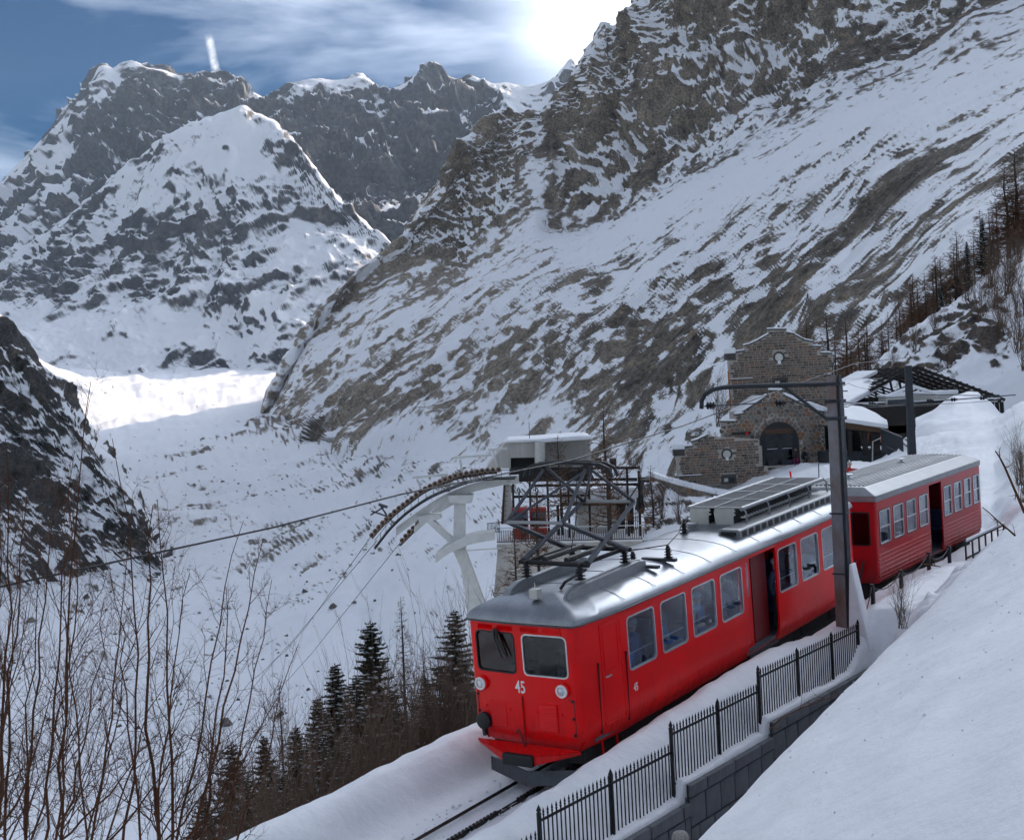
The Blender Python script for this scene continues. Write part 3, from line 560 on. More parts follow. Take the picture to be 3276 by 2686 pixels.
# ------------------------------------------------------------------ snow along the line (railcar frame)
def lerp_t(y, tab):
    t = np.array(tab, float); return np.interp(y, t[:, 0], t[:, 1])
def line_drop(Y): return 0.031*np.clip(Y-13.5, 0, 40)+0.02*np.clip(Y-26, 0, 40)
BED = -0.86
def wall_top_rf(Y): return np.where(Y < -3.4, -1.1, np.where(Y < 0.8, -0.80, np.where(Y < 4.2, -0.50, -0.22)))
def snow_h(X, Y):
    c = lerp_t(Y, [(-30,-.1),(-6,-.02),(-2,.05),(0,.10),(2.5,.26),(4.5,.27),(7,.18),(9,0.0),(11,.0),(14,.1),(18,0.05),(24,.1),(40,.4)])
    fz = wall_top_rf(Y)-0.061*Y+0.10
    up = lerp_t(Y, [(-30,0),(8.6,0),(10.4,1),(60,1)])
    r = lerp_t(Y, [(8,0),(10.5,.30),(12,.33),(15,.33),(16.6,.2),(18,.08),(21,0.0),(24,.1),(30,.5),(45,1.4)])
    up2 = lerp_t(Y, [(-30,0),(6.9,0),(8.4,1),(60,1)])
    bulge = lerp_t(Y, [(6,0),(7.6,.2),(8.6,.75),(10,.9),(12.5,.95),(14.5,.9),(16.5,.7),(19,.5),(24,.6),(60,1.5)])
    Xe = lerp_t(Y, [(-30,9.2),(-12,7.2),(-5.6,6.48),(2.4,5.60),(6,5.5),(12.4,5.55),(16,5.3),(24,4.6),(40,5)])
    ze = lerp_t(Y, [(-30,1.2),(-5.6,1.5),(2.4,1.42),(6,1.65),(12.4,2.42),(16,2.55),(24,2.6),(40,3.0)])
    g = -2.9
    kn = [(-80, -0.35-57.4*0.78), (-2.6, -0.42), (-2.2, -0.17), (-1.9, -0.11), (-1.62, -0.34), (-1.4, -0.72), (-1.2, BED+.03), (-0.9, BED), (0.9, BED), (1.12, BED+.05),
          (1.33, c-0.38), (1.5, c-0.06), (1.72, c), (2.05, c*(1-up)+(c*0.5+r*0.5-.05)*up-0.18*(1-up)), (2.42, fz*(1-up)+r*up), (2.66, (fz-0.04)*(1-up)+r*up+0.02*up), (2.735, (fz-0.14)*(1-up)+(r+.04)*up),
          (2.80, g*(1-up)+(r+.03)*up), (3.3, g*(1-up)+(r*.9)*up), (3.75, g*(1-up2)+(.25+.15*bulge)*up2), (4.2, g*(1-up2)+bulge*up2), (4.6, (g+.5)*(1-up2)+(bulge*.6+ze*.3)*up2), (-1, 0)]
    kn = kn[:-1]
    z = np.zeros_like(X)
    xs = [k[0]*np.ones_like(X) for k in kn]+[Xe-0.45, Xe, Xe+0.6, Xe+60]
    zs = [k[1]*np.ones_like(X) for k in kn]+[ze-0.55, ze, ze+.34, ze+.34+59.4*0.57]
    for i in range(len(xs)-1):
        t = np.clip((X-xs[i])/np.maximum(xs[i+1]-xs[i], 1e-4), 0, 1)
        m = (X >= xs[i]) & (X <= xs[i+1]) if i < len(xs)-2 else (X >= xs[i])
        z = np.where(m, zs[i]+(zs[i+1]-zs[i])*t, z)
    # wind-packed undulation and ploughed lumps
    q = np.stack([X, Y, 0*X], -1).reshape(-1, 3)
    n = fbm(q/np.array([2.2, 3.5, 1]), 4, 701).reshape(X.shape)*0.07
    lump = np.maximum(fbm(q/0.55, 4, 711).reshape(X.shape), -0.15)*0.42*np.clip(up2, 0, 1)*np.clip((18-Y)/2, 0, 1)*np.exp(-((X-4.2)/0.6)**2)
    rough = fbm(q/0.22, 3, 721).reshape(X.shape)*0.035*np.exp(-((np.abs(X)-0.3)/0.9)**4)
    side = fbm(q/np.array([.5, .9, 1]), 3, 731).reshape(X.shape)*0.05*((X > 1.2) & (X < 2.9) | (X < -1.2) & (X > -2.6))
    bank = np.clip((X-Xe)/.5, 0, 1); crust = (fbm(q/0.30, 3, 735).reshape(X.shape)*0.012+ridged(q/np.array([.9, 2.6, 1]), 3, 737).reshape(X.shape)*0.035+fbm(q/5, 2, 739).reshape(X.shape)*.10)*bank
    return z+n*np.where(np.abs(X) < 1.1, 0.25, 1)*np.where(X > Xe, 1.2, 1)+lump+rough+side+crust-line_drop(Y)
xk = np.concatenate([np.linspace(-80, -6, 40)[:-1], np.linspace(-6, -2.8, 24)[:-1], np.linspace(-2.8, 5, 150)[:-1], np.linspace(5, 12, 100)[:-1], np.linspace(12, 34, 60)])
yk = np.concatenate([np.linspace(-60, -14, 40)[:-1], np.linspace(-14, 27, 300)[:-1], np.linspace(27, 34, 20)])
XX, YY = np.meshgrid(xk, yk)
for _r in range(1):
    H = snow_h(XX, YY)
    Hs = H.copy()
    for _ in range(3):
        Hs[1:-1, 1:-1] = (Hs[1:-1, 1:-1]*2+Hs[1:-1, :-2]+Hs[1:-1, 2:])/4
    keep = (XX > 2.6) & (XX < 2.9) & (YY < 9)
    H = np.where(keep, H, Hs)
PT = np.stack([XX, YY, H], -1) @ MT.T+TO
snow_line = grid_mesh('snow_ground', PT, M_SNOW); snow_line['kind'] = 'structure'
def ground_t(X, Y): return float(snow_h(np.array([[float(X)]]), np.array([[float(Y)]]))[0, 0])

# yard and slope in front of the station
yard_rows = [
 [(1340,1010,122,0),(1500,985,112,0),(1560,966,106,0),(1640,948,104,0),(1700,952,101,0),(1740,958,98,0),(1800,958,97,0),(1845,940,97,0),(1870,908,104,0),(1900,884,106,0),(1990,878,110,0),(2060,862,112,0),(2117,826,114,0),(2300,690,120,0),(2600,500,126,0)],
 [(1340,1060,108,0),(1500,1018,98,0),(1560,1002,96,0),(1640,972,95,0),(1700,972,92,0),(1790,968,88,0),(1850,950,87,0),(1890,915,88,0),(1940,908,84,0),(2000,897,83,0),(2060,876,84,0),(2117,842,86,0),(2300,740,90,0),(2600,600,94,0)],
 [(1340,1090,96,0),(1560,1050,83,0),(1750,1022,74,0),(1850,985,70,0),(1900,968,68,0),(1990,955,64,0),(2035,965,61,0),(2058,985,58,0),(2078,950,61,0),(2117,900,62,0),(2300,810,66,0),(2600,680,68,0)],
 [(1340,1140,86,0),(1560,1100,72,0),(1750,1065,60,0),(1950,1030,55,0),(2030,1035,52,0),(2055,1060,50,0),(2080,1020,51,0),(2117,985,51,0),(2300,900,54,0),(2600,790,54,0)],
 [(1340,1250,72,0),(1560,1200,60,0),(1750,1140,52,0),(1950,1100,49,0),(2035,1100,48,0),(2060,1115,45,0),(2085,1085,44,0),(2117,1060,42,0),(2300,980,42,0),(2600,900,42,0)],
 [(1340,1500,50,0),(1560,1400,46,0),(1750,1250,44,0),(1950,1160,43,0),(2035,1140,42,0),(2060,1140,40,0),(2085,1120,38,0),(2117,1090,37,0),(2300,1040,36,0),(2600,980,36,0)]]
def yard_disp(p, n, rk): return n*(fbm(p/9, 4, 741)*0.45+np.maximum(fbm(p/1.6, 3, 745), 0)*0.22)[:, None]
yP, _r = rows_grid(yard_rows, 320, 150)
yN = grid_normals(yP); ysh = yP.shape
yP = (yP.reshape(-1, 3)+yard_disp(yP.reshape(-1, 3), yN.reshape(-1, 3), None)).reshape(ysh)
yard = grid_mesh('station_yard_snow', yP, M_SNOW); yard['kind'] = 'structure'

# wooded hillside rising on the right
hs_rows = [
 [(1700,930,220,.2),(1850,850,230,.2),(2000,720,240,.2),(2117,600,250,.2),(2300,450,260,.2),(2700,200,280,.2)],
 [(1700,855,165,.4),(1760,815,165,.4),(1800,785,168,.4),(1840,750,170,.4),(1880,712,172,.3),(1930,665,176,.2),(1980,622,180,.15),(2030,580,185,.15),(2075,540,190,.1),(2117,508,195,.1),(2300,390,205,.1),(2700,150,220,.1)],
 [(1700,880,150,.3),(1850,780,150,.35),(1950,710,150,.6),(2020,660,152,.6),(2080,620,152,.4),(2117,600,152,.3),(2300,500,155,.2),(2700,300,160,.2)],
 [(1700,900,135,.1),(1850,830,135,.15),(1950,770,141,.6),(2020,730,140,.6),(2080,710,139,.45),(2117,690,138,.3),(2300,600,136,.2),(2700,420,134,.2)],
 [(1700,935,132,.0),(1850,890,132,.0),(1950,845,131,.1),(2020,805,130,.1),(2080,782,129,.1),(2117,762,128,.1),(2300,660,126,.1),(2700,480,124,.1)],
 [(1700,990,128,0),(1850,960,128,0),(2000,930,127,0),(2117,860,122,0),(2300,750,116,0),(2700,600,110,0)]]
M_HILL = rock_snow_mat('hillside_rock_and_snow', rock=(0.12, 0.10, 0.085), rock2=(0.045, 0.04, 0.038), ochre=(0.22, 0.14, 0.08), scale=0.5, bump=0.5, bdist=0.4)
hill, HILLP = land('wooded_hillside', hs_rows, 260, 180, M_HILL,
    lambda p, n, rk: n*((fbm(p/14, 4, 751)*0.9+ridged(stretch(p, (0.1, -.3, -1), 3)/5, 4, 755)*1.6*rk))[:, None],
    lambda p, n, rk, n0: 0.05+rk*0.55+(n0[:, 2]-n[:, 2])*1.0+fbm(stretch(p, (0.1, -.3, -1), 2.4)/4, 5, 761, .6)*0.34)

# ------------------------------------------------------------------ track
M_RAIL = mat('rail_steel', (0.05, 0.045, 0.042), 0.45, 0.7, var=0.3, scale=8)
M_IRON = mat('black_iron', (0.012, 0.012, 0.013), 0.5, 0.3, var=0.3, scale=12)
M_RUST = mat('rusty_steel', (0.07, 0.065, 0.06), 0.75, 0.2, var=0.2, scale=2.5, col2=(0.10, 0.05, 0.03), bump=0.2)
def track_pt(x, Y, z):
    return t2w((x, Y, z-line_drop(np.array(Y))))
trk = empty('railway_track', t2w((0, -6, -0.86)), label='snow covered rack railway track in front of the red railcar', cat='track')
def wl_(p, root): return np.asarray(p)-np.array(root.location)
for sx in (-0.5, 0.5):
    m = MB(); ys = np.arange(-22, 26.1, 1.0)
    m.tube([wl_(track_pt(sx, y, -0.80), trk) for y in ys], 0.034, 4)
    m.build('rail', M_RAIL, trk)
m = MB()
for y in np.arange(-14, 2.5, 0.10):
    if gnoise(np.array([[y*0.9, 3.3, 0]]))[0] > 0.42: continue
    m.bar(wl_(track_pt(0, y, -0.83), trk), wl_(track_pt(0.0, y+.055, -0.83), trk), 0.075, 0.075)
m.build('rack_teeth', M_RAIL, trk)['kind'] = 'stuff'
m = MB()
for sx in (-.04, .04): m.bar(wl_(track_pt(sx, -22, -0.862), trk), wl_(track_pt(sx, 13, -0.862), trk), 0.02, 0.06)
m.build('rack_bar', M_RAIL, trk)

# broken crust thrown up between the rails
rs = np.random.RandomState(3)
m = MB()
_X = rs.uniform(-1.0, 1.0, 420); _Y = rs.uniform(-7, 1.5, 420); _Z = snow_h(_X[None], _Y[None])[0]
for i in range(420):
    X, Y = _X[i], _Y[i]; s = rs.uniform(.008, .035)*(1.4 if rs.rand() < .1 else 1)
    z = _Z[i]+s*.3; c = np.array([X, Y, z])
    pts = [t2w(c+s*np.array(v)*rs.uniform(.7, 1.2)) for v in ((1,0,0),(0,1,0),(-1,0,0),(0,-1,0),(0,0,1),(0,0,-.6))]
    m.add(pts, [(0,1,4),(1,2,4),(2,3,4),(3,0,4),(1,0,5),(2,1,5),(3,2,5),(0,3,5)])
o = m.build('snow_crumbs', M_SNOW_TRACK); tag(o, 'small snow crumbs scattered between the rails before the railcar', 'snow', kind='stuff')

m = MB()
_X = rs.uniform(5.2, 10, 260); _Y = rs.uniform(-14, 12, 260); _Z = snow_h(_X[None], _Y[None])[0]
for i in range(260):
    X, Y = _X[i], _Y[i]; s = rs.uniform(.006, .022)*(2 if rs.rand() < .06 else 1)
    c = np.array([X, Y, _Z[i]+s*.2])
    pts = [t2w(c+s*np.array(v)*rs.uniform(.7, 1.3)) for v in ((1,0,0),(0,1,0),(-1,0,0),(0,-1,0),(0,0,1),(0,0,-.6))]
    m.add(pts, [(0,1,4),(1,2,4),(2,3,4),(3,0,4),(1,0,5),(2,1,5),(3,2,5),(0,3,5)])
o = m.build('snow_clods', M_SNOW); tag(o, 'small snow clods lying on the smooth bank at lower right', 'snow', kind='stuff')

# ------------------------------------------------------------------ retaining wall and iron fence (level frame with the line's heading)
hd = np.array([MT[0, 1], MT[1, 1], 0]); hd /= np.linalg.norm(hd); lt = np.array([hd[1], -hd[0], 0])
def rf(X, Y, Z): return TO+lt*X+hd*Y+np.array([0, 0, Z])
RF_MW = Matrix([[lt[0], hd[0], 0, TO[0]], [lt[1], hd[1], 0, TO[1]], [0, 0, 1, TO[2]], [0, 0, 0, 1]])
M_CONC = mat('concrete_block', (0.14, 0.15, 0.165), 0.85, var=0.22, scale=1.6, bump=0.35, bscale=14, streak=(1, 1, .35))
M_MORT = mat('dark_joint', (0.03, 0.03, 0.032), 0.95)
wall = empty('retaining_wall', mw=RF_MW, label='stepped grey concrete block retaining wall under the iron fence', cat='wall')
segs = [(-14, -3.4, -1.1), (-3.4, 0.8, -0.80), (0.8, 4.2, -0.50), (4.2, 9.9, -0.22)]
m = MB()
for a, b, zt in segs: m.box((2.775, a, zt-2.2), (2.80, b, zt-0.03))
m.build('joint_backing', M_MORT, wall)
rs = np.random.RandomState(11)
blk = {}
def block(y0, y1, z0, z1, dx=0.0):
    key = (round(y1-y0, 2), round(z1-z0, 2))
    if key not in blk:
        mm = MB(); w, h = key; bx = 0.012
        mm.hexa([(-.1,0,0),(0,bx,bx),(0,w-bx,bx),(-.1,w,0),(-.1,0,h),(0,bx,h-bx),(0,w-bx,h-bx),(-.1,w,h)])
        blk[key] = mm.mesh('block')
    o = link('block', blk[key], M_CONC, wall); o.location = (2.83+dx, y0, z0)
for si, (a, b, zt) in enumerate(segs):
    z = zt
    for ci, h in enumerate((0.24, 0.52, 0.52, 0.52)):
        w = 1.1 if ci == 0 else 0.57; y = a-(0 if ci % 2 else w*0.45)
        while y < b:
            y0, y1 = max(a, y), min(b, y+w)
            if y1-y0 > 0.05: block(y0+.008, y1-.008, z-h+.008, z-.008, rs.uniform(-.008, .008)+(.03 if ci == 0 else 0))
            y += w
        z -= h

def spear(mm, x, y, z0, z1, w):
    mm.bar((x, y, z0), (x, y, z1-0.12), w)
    mm.lathe([(w*.75, z1-.125), (w*1.25, z1-.11), (w*.6, z1-.095), (w*1.15, z1-.07), (0.001, z1)], (x, y, 0), n=6)
pick_me = {}
def picket(par, y, z0, z1):
    key = round(z1-z0, 2)
    if key not in pick_me:
        mm = MB(); spear(mm, 0, 0, 0, key, 0.017)
        mm.bar((0, -.022, key-.17), (0, .022, key-.17), .012, .012); pick_me[key] = mm.mesh('picket')
    o = link('picket', pick_me[key], M_IRON, par); o.location = (2.56, y, z0)
panels = [(-7.4, [-5.4], -3.3, 0.02, 'iron picket fence panel at the lower frame edge in the snow'),
          (-3.3, [-1.28], 0.72, 0.30, 'lowest full iron picket fence panel with spear tips beside the railcar nose'),
          (0.72, [2.48], 4.22, 0.60, 'middle iron picket fence panel between two steps of the concrete wall'),
          (4.22, [6.06, 7.88], 9.42, 0.86, 'longest and uppermost iron picket fence panel ending below the rusty mast')]
for (ya, mid, yb, zt, lab) in panels:
    fo = empty('iron_fence', mw=RF_MW @ Matrix.Translation((0, 0, 0)), label=lab, cat='fence', group='iron fence panels along the line')
    zg = float(wall_top_rf(np.array((ya+yb)/2)))-0.12
    posts = ([ya] if True else [])+mid+([yb] if yb > 9 else [])
    for y in posts:
        mm = MB(); mm.bar((2.56, y, zg-.25), (2.56, y, zt-.14), .052)
        mm.lathe([(.03, zt-.15), (.045, zt-.135), (.022, zt-.115), (.04, zt-.09), (.001, zt)], (2.56, y, 0), n=8)
        mm.build('post', M_IRON, fo)
    mm = MB(); mm.bar((2.56, ya, zt-.25), (2.56, yb, zt-.25), .014, .042); mm.build('top_rail', M_IRON, fo)
    mm = MB(); mm.bar((2.56, ya, zg+.10), (2.56, yb, zg+.10), .014, .04); mm.build('bottom_rail', M_IRON, fo)
    n = int(round((yb-ya)/0.114))
    for i in range(1, n):
        y = ya+(yb-ya)*i/n
        if min(abs(y-q) for q in posts+[yb]) < .04: continue
        picket(fo, y, zg-.05, zt-.07)

# rope fence and low railing beside the second car
M_POST = mat('dark_post', (0.02, 0.024, 0.03), 0.6, 0.3)
M_ROPE = mat('grey_rope', (0.10, 0.11, 0.12), 0.8)
rope_y = [9.9, 10.85, 12.8, 14.9, 16.6]
rope_lab = ['nearest the rusty mast', 'second from the rusty mast', 'third from the rusty mast', 'fourth from the rusty mast, beside the low railing']
for i, y in enumerate(rope_y[1:]):
    z = ground_t(2.4, y)
    m = MB(); m.bar((0, 0, -.3), (0, 0, .44), .08, .08)
    o = m.build('rope_post', M_POST); o.matrix_world = RF_MW @ Matrix.Translation((2.4, y, z+.061*y)); tag(o, 'short dark post of the rope fence, '+rope_lab[i], 'post', 'rope fence posts')
m = MB(); pts = []
hs = [ground_t(2.4, y)+.40 for y in rope_y]; hs[0] -= .25
for i in range(len(rope_y)-1):
    for k in range(9):
        t = k/8; y = rope_y[i]+(rope_y[i+1]-rope_y[i])*t; z = hs[i]+(hs[i+1]-hs[i])*t-.20*4*t*(1-t)
        pts.append(t2w((2.4, y, z)))
o = m.tube(pts, .014, 5).build('barrier_rope', M_ROPE); tag(o, 'thin grey rope sagging between short dark posts by the second car', 'rope')
ra = empty('low_railing', mw=TRAIN_MW, label='low dark metal railing with flat uprights behind the snow crest', cat='railing')
gz = [ground_t(2.4, y)-.02 for y in (18.0, 22.0)]
for i, y in enumerate(np.linspace(18.1, 21.9, 7)):
    t = i/6; z = gz[0]*(1-t)+gz[1]*t
    m = MB(); m.bar((2.4, y, z-.2), (2.4, y, z+(.62 if i == 0 else .50)), .03, .085, up=(0, 1, 0)); m.build('upright', M_POST, ra)
m = MB(); m.bar((2.4, 18.1, gz[0]+.5), (2.4, 21.9, gz[1]+.5), .035, .06); m.build('top_rail', M_POST, ra)
m = MB(); m.bar((2.4, 18.1, gz[0]+.06), (2.4, 21.9, gz[1]+.06), .03, .05); m.build('bottom_rail', M_POST, ra)
m = MB(); m.bar((2.4, 18.1, gz[0]+.56), (2.4, 21.9, gz[1]+.56), .07, .06); m.build('snow_cap', M_SNOW, ra)
print('line', round(time.time()-T0, 1))
# ------------------------------------------------------------------ red railcars
M_REDD = mat('dark_red_paint', (0.17, 0.01, 0.012), 0.4, 0, var=0.1, scale=2)
def worn_paint(name, col, grime=(0.07, 0.02, 0.018), rough=0.30, amount=0.5):
    m, N, L, B = mat_base(name); B.inputs['Specular IOR Level'].default_value = 0.22; B.inputs['Coat Weight'].default_value = 0.12; B.inputs['Coat Roughness'].default_value = 0.06
    t = N.new('ShaderNodeTexCoord')
    a = N.new('ShaderNodeTexNoise'); a.inputs['Scale'].default_value = 0.9; a.inputs['Detail'].default_value = 4; L.new(t.outputs['Object'], a.inputs['Vector'])
    mp = N.new('ShaderNodeMapping'); mp.inputs['Scale'].default_value = (7, 7, 0.7); L.new(t.outputs['Object'], mp.inputs[0])
    s_ = N.new('ShaderNodeTexNoise'); s_.inputs['Scale'].default_value = 1.6; s_.inputs['Detail'].default_value = 7; s_.inputs['Roughness'].default_value = .7; L.new(mp.outputs[0], s_.inputs['Vector'])
    xyz = N.new('ShaderNodeSeparateXYZ'); L.new(t.outputs['Object'], xyz.inputs[0])
    low = N.new('ShaderNodeMapRange'); low.inputs['From Min'].default_value = 0.75; low.inputs['From Max'].default_value = -0.1; L.new(xyz.outputs['Z'], low.inputs['Value'])
    sp = N.new('ShaderNodeTexNoise'); sp.inputs['Scale'].default_value = 26; sp.inputs['Detail'].default_value = 4; L.new(t.outputs['Object'], sp.inputs['Vector'])
    ad = N.new('ShaderNodeMath'); ad.operation = 'MULTIPLY_ADD'; ad.inputs[1].default_value = 0.30; L.new(low.outputs[0], ad.inputs[0]); L.new(s_.outputs['Fac'], ad.inputs[2])
    ad2 = N.new('ShaderNodeMath'); ad2.operation = 'MULTIPLY_ADD'; ad2.inputs[1].default_value = 0.18; L.new(sp.outputs['Fac'], ad2.inputs[0]); L.new(ad.outputs[0], ad2.inputs[2])
    g = N.new('ShaderNodeMapRange'); g.inputs['From Min'].default_value = 0.70; g.inputs['From Max'].default_value = 1.05; g.inputs['To Max'].default_value = amount; L.new(ad2.outputs[0], g.inputs['Value'])
    r = N.new('ShaderNodeValToRGB'); r.color_ramp.elements[0].position = .3; r.color_ramp.elements[1].position = .7
    r.color_ramp.elements[0].color = (*[c*.82 for c in col], 1); r.color_ramp.elements[1].color = (*col, 1); L.new(a.outputs['Fac'], r.inputs[0])
    mx = N.new('ShaderNodeMix'); mx.data_type = 'RGBA'; mx.inputs['B'].default_value = (*grime, 1); L.new(g.outputs[0], mx.inputs['Factor']); L.new(r.outputs[0], mx.inputs['A']); L.new(mx.outputs['Result'], B.inputs['Base Color'])
    rr = N.new('ShaderNodeMapRange'); rr.inputs['To Min'].default_value = rough; rr.inputs['To Max'].default_value = rough+.45; L.new(g.outputs[0], rr.inputs['Value']); L.new(rr.outputs[0], B.inputs['Roughness'])
    bp = N.new('ShaderNodeBump'); bp.inputs['Strength'].default_value = .05; bp.inputs['Distance'].default_value = .05; L.new(a.outputs['Fac'], bp.inputs['Height']); L.new(bp.outputs[0], B.inputs['Normal'])
    return m
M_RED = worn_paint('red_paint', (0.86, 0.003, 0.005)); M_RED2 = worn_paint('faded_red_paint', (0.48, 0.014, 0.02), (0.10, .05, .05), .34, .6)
M_ALU = mat('roof_aluminium', (0.34, 0.355, 0.38), 0.36, 0.85, var=0.22, scale=1.3, bump=0.10, bscale=3.0, streak=(1, .5, 1))
M_ALU2 = mat('dull_aluminium', (0.30, 0.31, 0.32), 0.46, 0.6, var=0.12, scale=2, bump=0.05)
M_WHITEM = mat('cream_metal', (0.55, 0.54, 0.50), 0.5, 0.1, var=0.08, scale=3)
M_BLACK = mat('black_rubber', (0.010, 0.010, 0.011), 0.55, 0, var=0.2)
M_UNDER = mat('underframe', (0.022, 0.021, 0.021), 0.75, 0.2, var=0.3, scale=5, bump=0.2)
M_GREY = mat('grey_steel', (0.10, 0.105, 0.115), 0.5, 0.6, var=0.15)
M_GLASS = glass_mat('window_glass', (0.80, 0.89, 0.97), 0.015, 0.03)
M_GLASSD = glass_mat('cab_glass', (0.7, 0.73, 0.76), 0.01, 0.0, .5)
M_GLASSL = glass_mat('dimmed_far_glass', (0.16, 0.26, 0.42), 0.02, 0.02)  # far-side panes coloured dark to dim the view through the car
M_FRAME = mat('bright_frame', (0.62, 0.64, 0.66), 0.35, 0.8, var=0.06)
M_IN = mat('car_interior', (0.10, 0.11, 0.13), 0.8, var=0.2)
M_SEAT = mat('seat_cloth', (0.05, 0.08, 0.16), 0.9, var=0.2)
M_WHITE = mat('white_number', (0.84, 0.84, 0.82), 0.45, 0.0, var=0.12, scale=20)
M_LENS = glass_mat('lamp_lens', (0.8, 0.85, 0.88), 0.05, 0.35)
M_REFL = mat('lamp_reflector', (0.7, 0.72, 0.75), 0.18, 1.0, var=0.05)

def plan_path(L, hw, hf, tap, rc=0.16, ycuts=(), xcuts=(), bow=0.05):
    """closed plan outline of a car: list of ((x, y), tag), anticlockwise from the front left; tag names the straight it lies on"""
    fr = [(-hf+rc, 0)]+[(x, 0) for x in sorted(xcuts) if -hf+rc < x < hf-rc]+[(hf-rc, 0)]
    P = []
    for x, y in fr: P.append((x, bow*(abs(x)/hf)**2, 'front'))
    def corner(cx, cy, a0, a1, n=5):
        for k in range(1, n):
            a = math.radians(a0+(a1-a0)*k/n); P.append((cx+rc*math.cos(a), cy+rc*math.sin(a), 'corner'))
    c0 = len(P)
    corner(hf-rc, rc+bow*.8, -90, 0)
    def sidex(y):
        if tap <= 0: return hw
        e = min(y, L-y); t = min(1, max(0, (e-rc)/(tap-rc))); t = t*(2-t); return hf+(hw-hf)*t
    ys = sorted(set([rc+.06, L-rc-.06]+[y for y in ycuts if rc+.06 < y < L-rc-.06]+([tap*.4, tap*.75, tap, L-tap, L-tap*.75, L-tap*.4] if tap > 0 else [])))
    for y in ys: P.append((sidex(y), y, 'right'))
    corner(hf-rc, L-rc-bow*.8, 0, 90)
    for x, y in reversed(fr): P.append((x, L-bow*(abs(x)/hf)**2, 'rear'))
    corner(-hf+rc, L-rc-bow*.8, 90, 180)
    for y in reversed(ys): P.append((-sidex(y), y, 'left'))
    corner(-hf+rc, rc+bow*.8, 180, 270)
    return P
def hull(P, zs, openings, tuck, rr=0.09):
    """body shell as a ribbon; openings: (side, a0, a1, z0, z1) with a = x on front/rear, y on the sides"""
    m = MB(); n = len(P); zs = sorted(set(zs))
    cx = 0; cy = sum(p[1] for p in P)/n
    def pos(i, z):
        x, y, t = P[i % n]; k = tuck(z)
        yy = y
        dx = -k*(1 if x > 0 else -1)*(min(1, abs(x)/0.9))
        dy = k*(1 if y < cy else -1) if t in ('front', 'rear', 'corner') else 0
        return (x+dx, y+dy, z)
    def inside(i, z):
        (x0, y0, t0), (x1, y1, t1) = P[i], P[(i+1) % n]
        mx, my = (x0+x1)/2, (y0+y1)/2
        for s, a0, a1, b0, b1 in openings:
            if t0 == s and t1 == s:
                a = mx if s in ('front', 'rear') else my
                if a0 < a < a1 and b0 < z < b1: return True
        return False
    for i in range(n):
        for j in range(len(zs)-1):
            if inside(i, (zs[j]+zs[j+1])/2): continue
            m.add([pos(i, zs[j]), pos(i+1, zs[j]), pos(i+1, zs[j+1]), pos(i, zs[j+1])], [(0, 1, 2, 3)])
    def surf(s, a, z):
        # point on a straight
        ks = [i for i in range(n) if P[i][2] == s and P[(i+1) % n][2] == s]
        for i in ks:
            p, q = P[i], P[(i+1) % n]; u, v = (p[0], q[0]) if s in ('front', 'rear') else (p[1], q[1])
            if min(u, v)-1e-6 <= a <= max(u, v)+1e-6:
                t = (a-u)/(v-u) if abs(v-u) > 1e-9 else 0
                A = pos(i, z); B = pos(i+1, z); return tuple(A[k]+(B[k]-A[k])*t for k in range(3))
        k_ = sorted(ks, key=lambda i: min(abs((P[i][0] if s in ('front', 'rear') else P[i][1])-a), abs((P[(i+1) % n][0] if s in ('front', 'rear') else P[(i+1) % n][1])-a)))[0]
        A = pos(k_, z); B = pos(k_+1, z); u, v = (P[k_][0], P[(k_+1) % n][0]) if s in ('front', 'rear') else (P[k_][1], P[(k_+1) % n][1]); t = (a-u)/(v-u)
        return tuple(A[k]+(B[k]-A[k])*t for k in range(3))
    for s, a0, a1, b0, b1 in openings:
        if b1-b0 > 1.6: continue
        for (ca, cb, sa, sb) in ((a0, b0, 1, 1), (a1, b0, -1, 1), (a1, b1, -1, -1), (a0, b1, 1, -1)):
            arc = []
            for k in range(6):
                t = math.pi/2*k/5
                arc.append(surf(s, ca+sa*rr*(1-math.cos(t)), cb+sb*rr*(1-math.sin(t))))
            c = surf(s, ca, cb)
            if c is None or any(q is None for q in arc): continue
            f = [c]+arc; nn = np.cross(np.array(f[1])-np.array(c), np.array(f[-1])-np.array(c)); ov = {'front': (0, -1, 0), 'rear': (0, 1, 0), 'right': (1, 0, 0), 'left': (-1, 0, 0)}[s]
            if nn @ np.array(ov) < 0: f = f[::-1]
            m.add(f, [tuple(range(len(f)))])
    return m, surf
def rrect(a0, a1, b0, b1, r, n=5):
    out = []
    for cx, cy, s in ((a1-r, b0+r, -90), (a1-r, b1-r, 0), (a0+r, b1-r, 90), (a0+r, b0+r, 180)):
        for k in range(n+1):
            t = math.radians(s+90*k/n); out.append((cx+r*math.cos(t), cy+r*math.sin(t)))
    return out
def ring(surf, s, a0, a1, b0, b1, r, w, off, depth=0.02, bot=None):
    """frame strip round an opening, set proud of the wall"""
    m = MB(); o = rrect(a0-w*.3, a1+w*.3, b0-w*.3, b1+w*.3, r); i_ = rrect(a0+w*.7, a1-w*.7, b0+w*.7, b1-w*.7, max(.02, r-w*.6)); n = len(o)
    nx, ny = {'front': (0, -1), 'rear': (0, 1), 'right': (1, 0), 'left': (-1, 0)}[s]
    def g(a, b, d):
        p = surf(s, a, b); return (p[0]+nx*d, p[1]+ny*d, p[2])
    V_ = [g(a, b, off) for a, b in o]+[g(a, b, off) for a, b in i_]+[g(a, b, off-depth) for a, b in i_]+[g(a, b, off-depth) for a, b in o]
    F_ = []
    for k in range(n):
        q = (k+1) % n
        F_ += [(k, q, n+q, n+k), (n+k, n+q, 2*n+q, 2*n+k), (3*n+q, 3*n+k, k, q)[::-1]]
    return m.add(V_, F_)
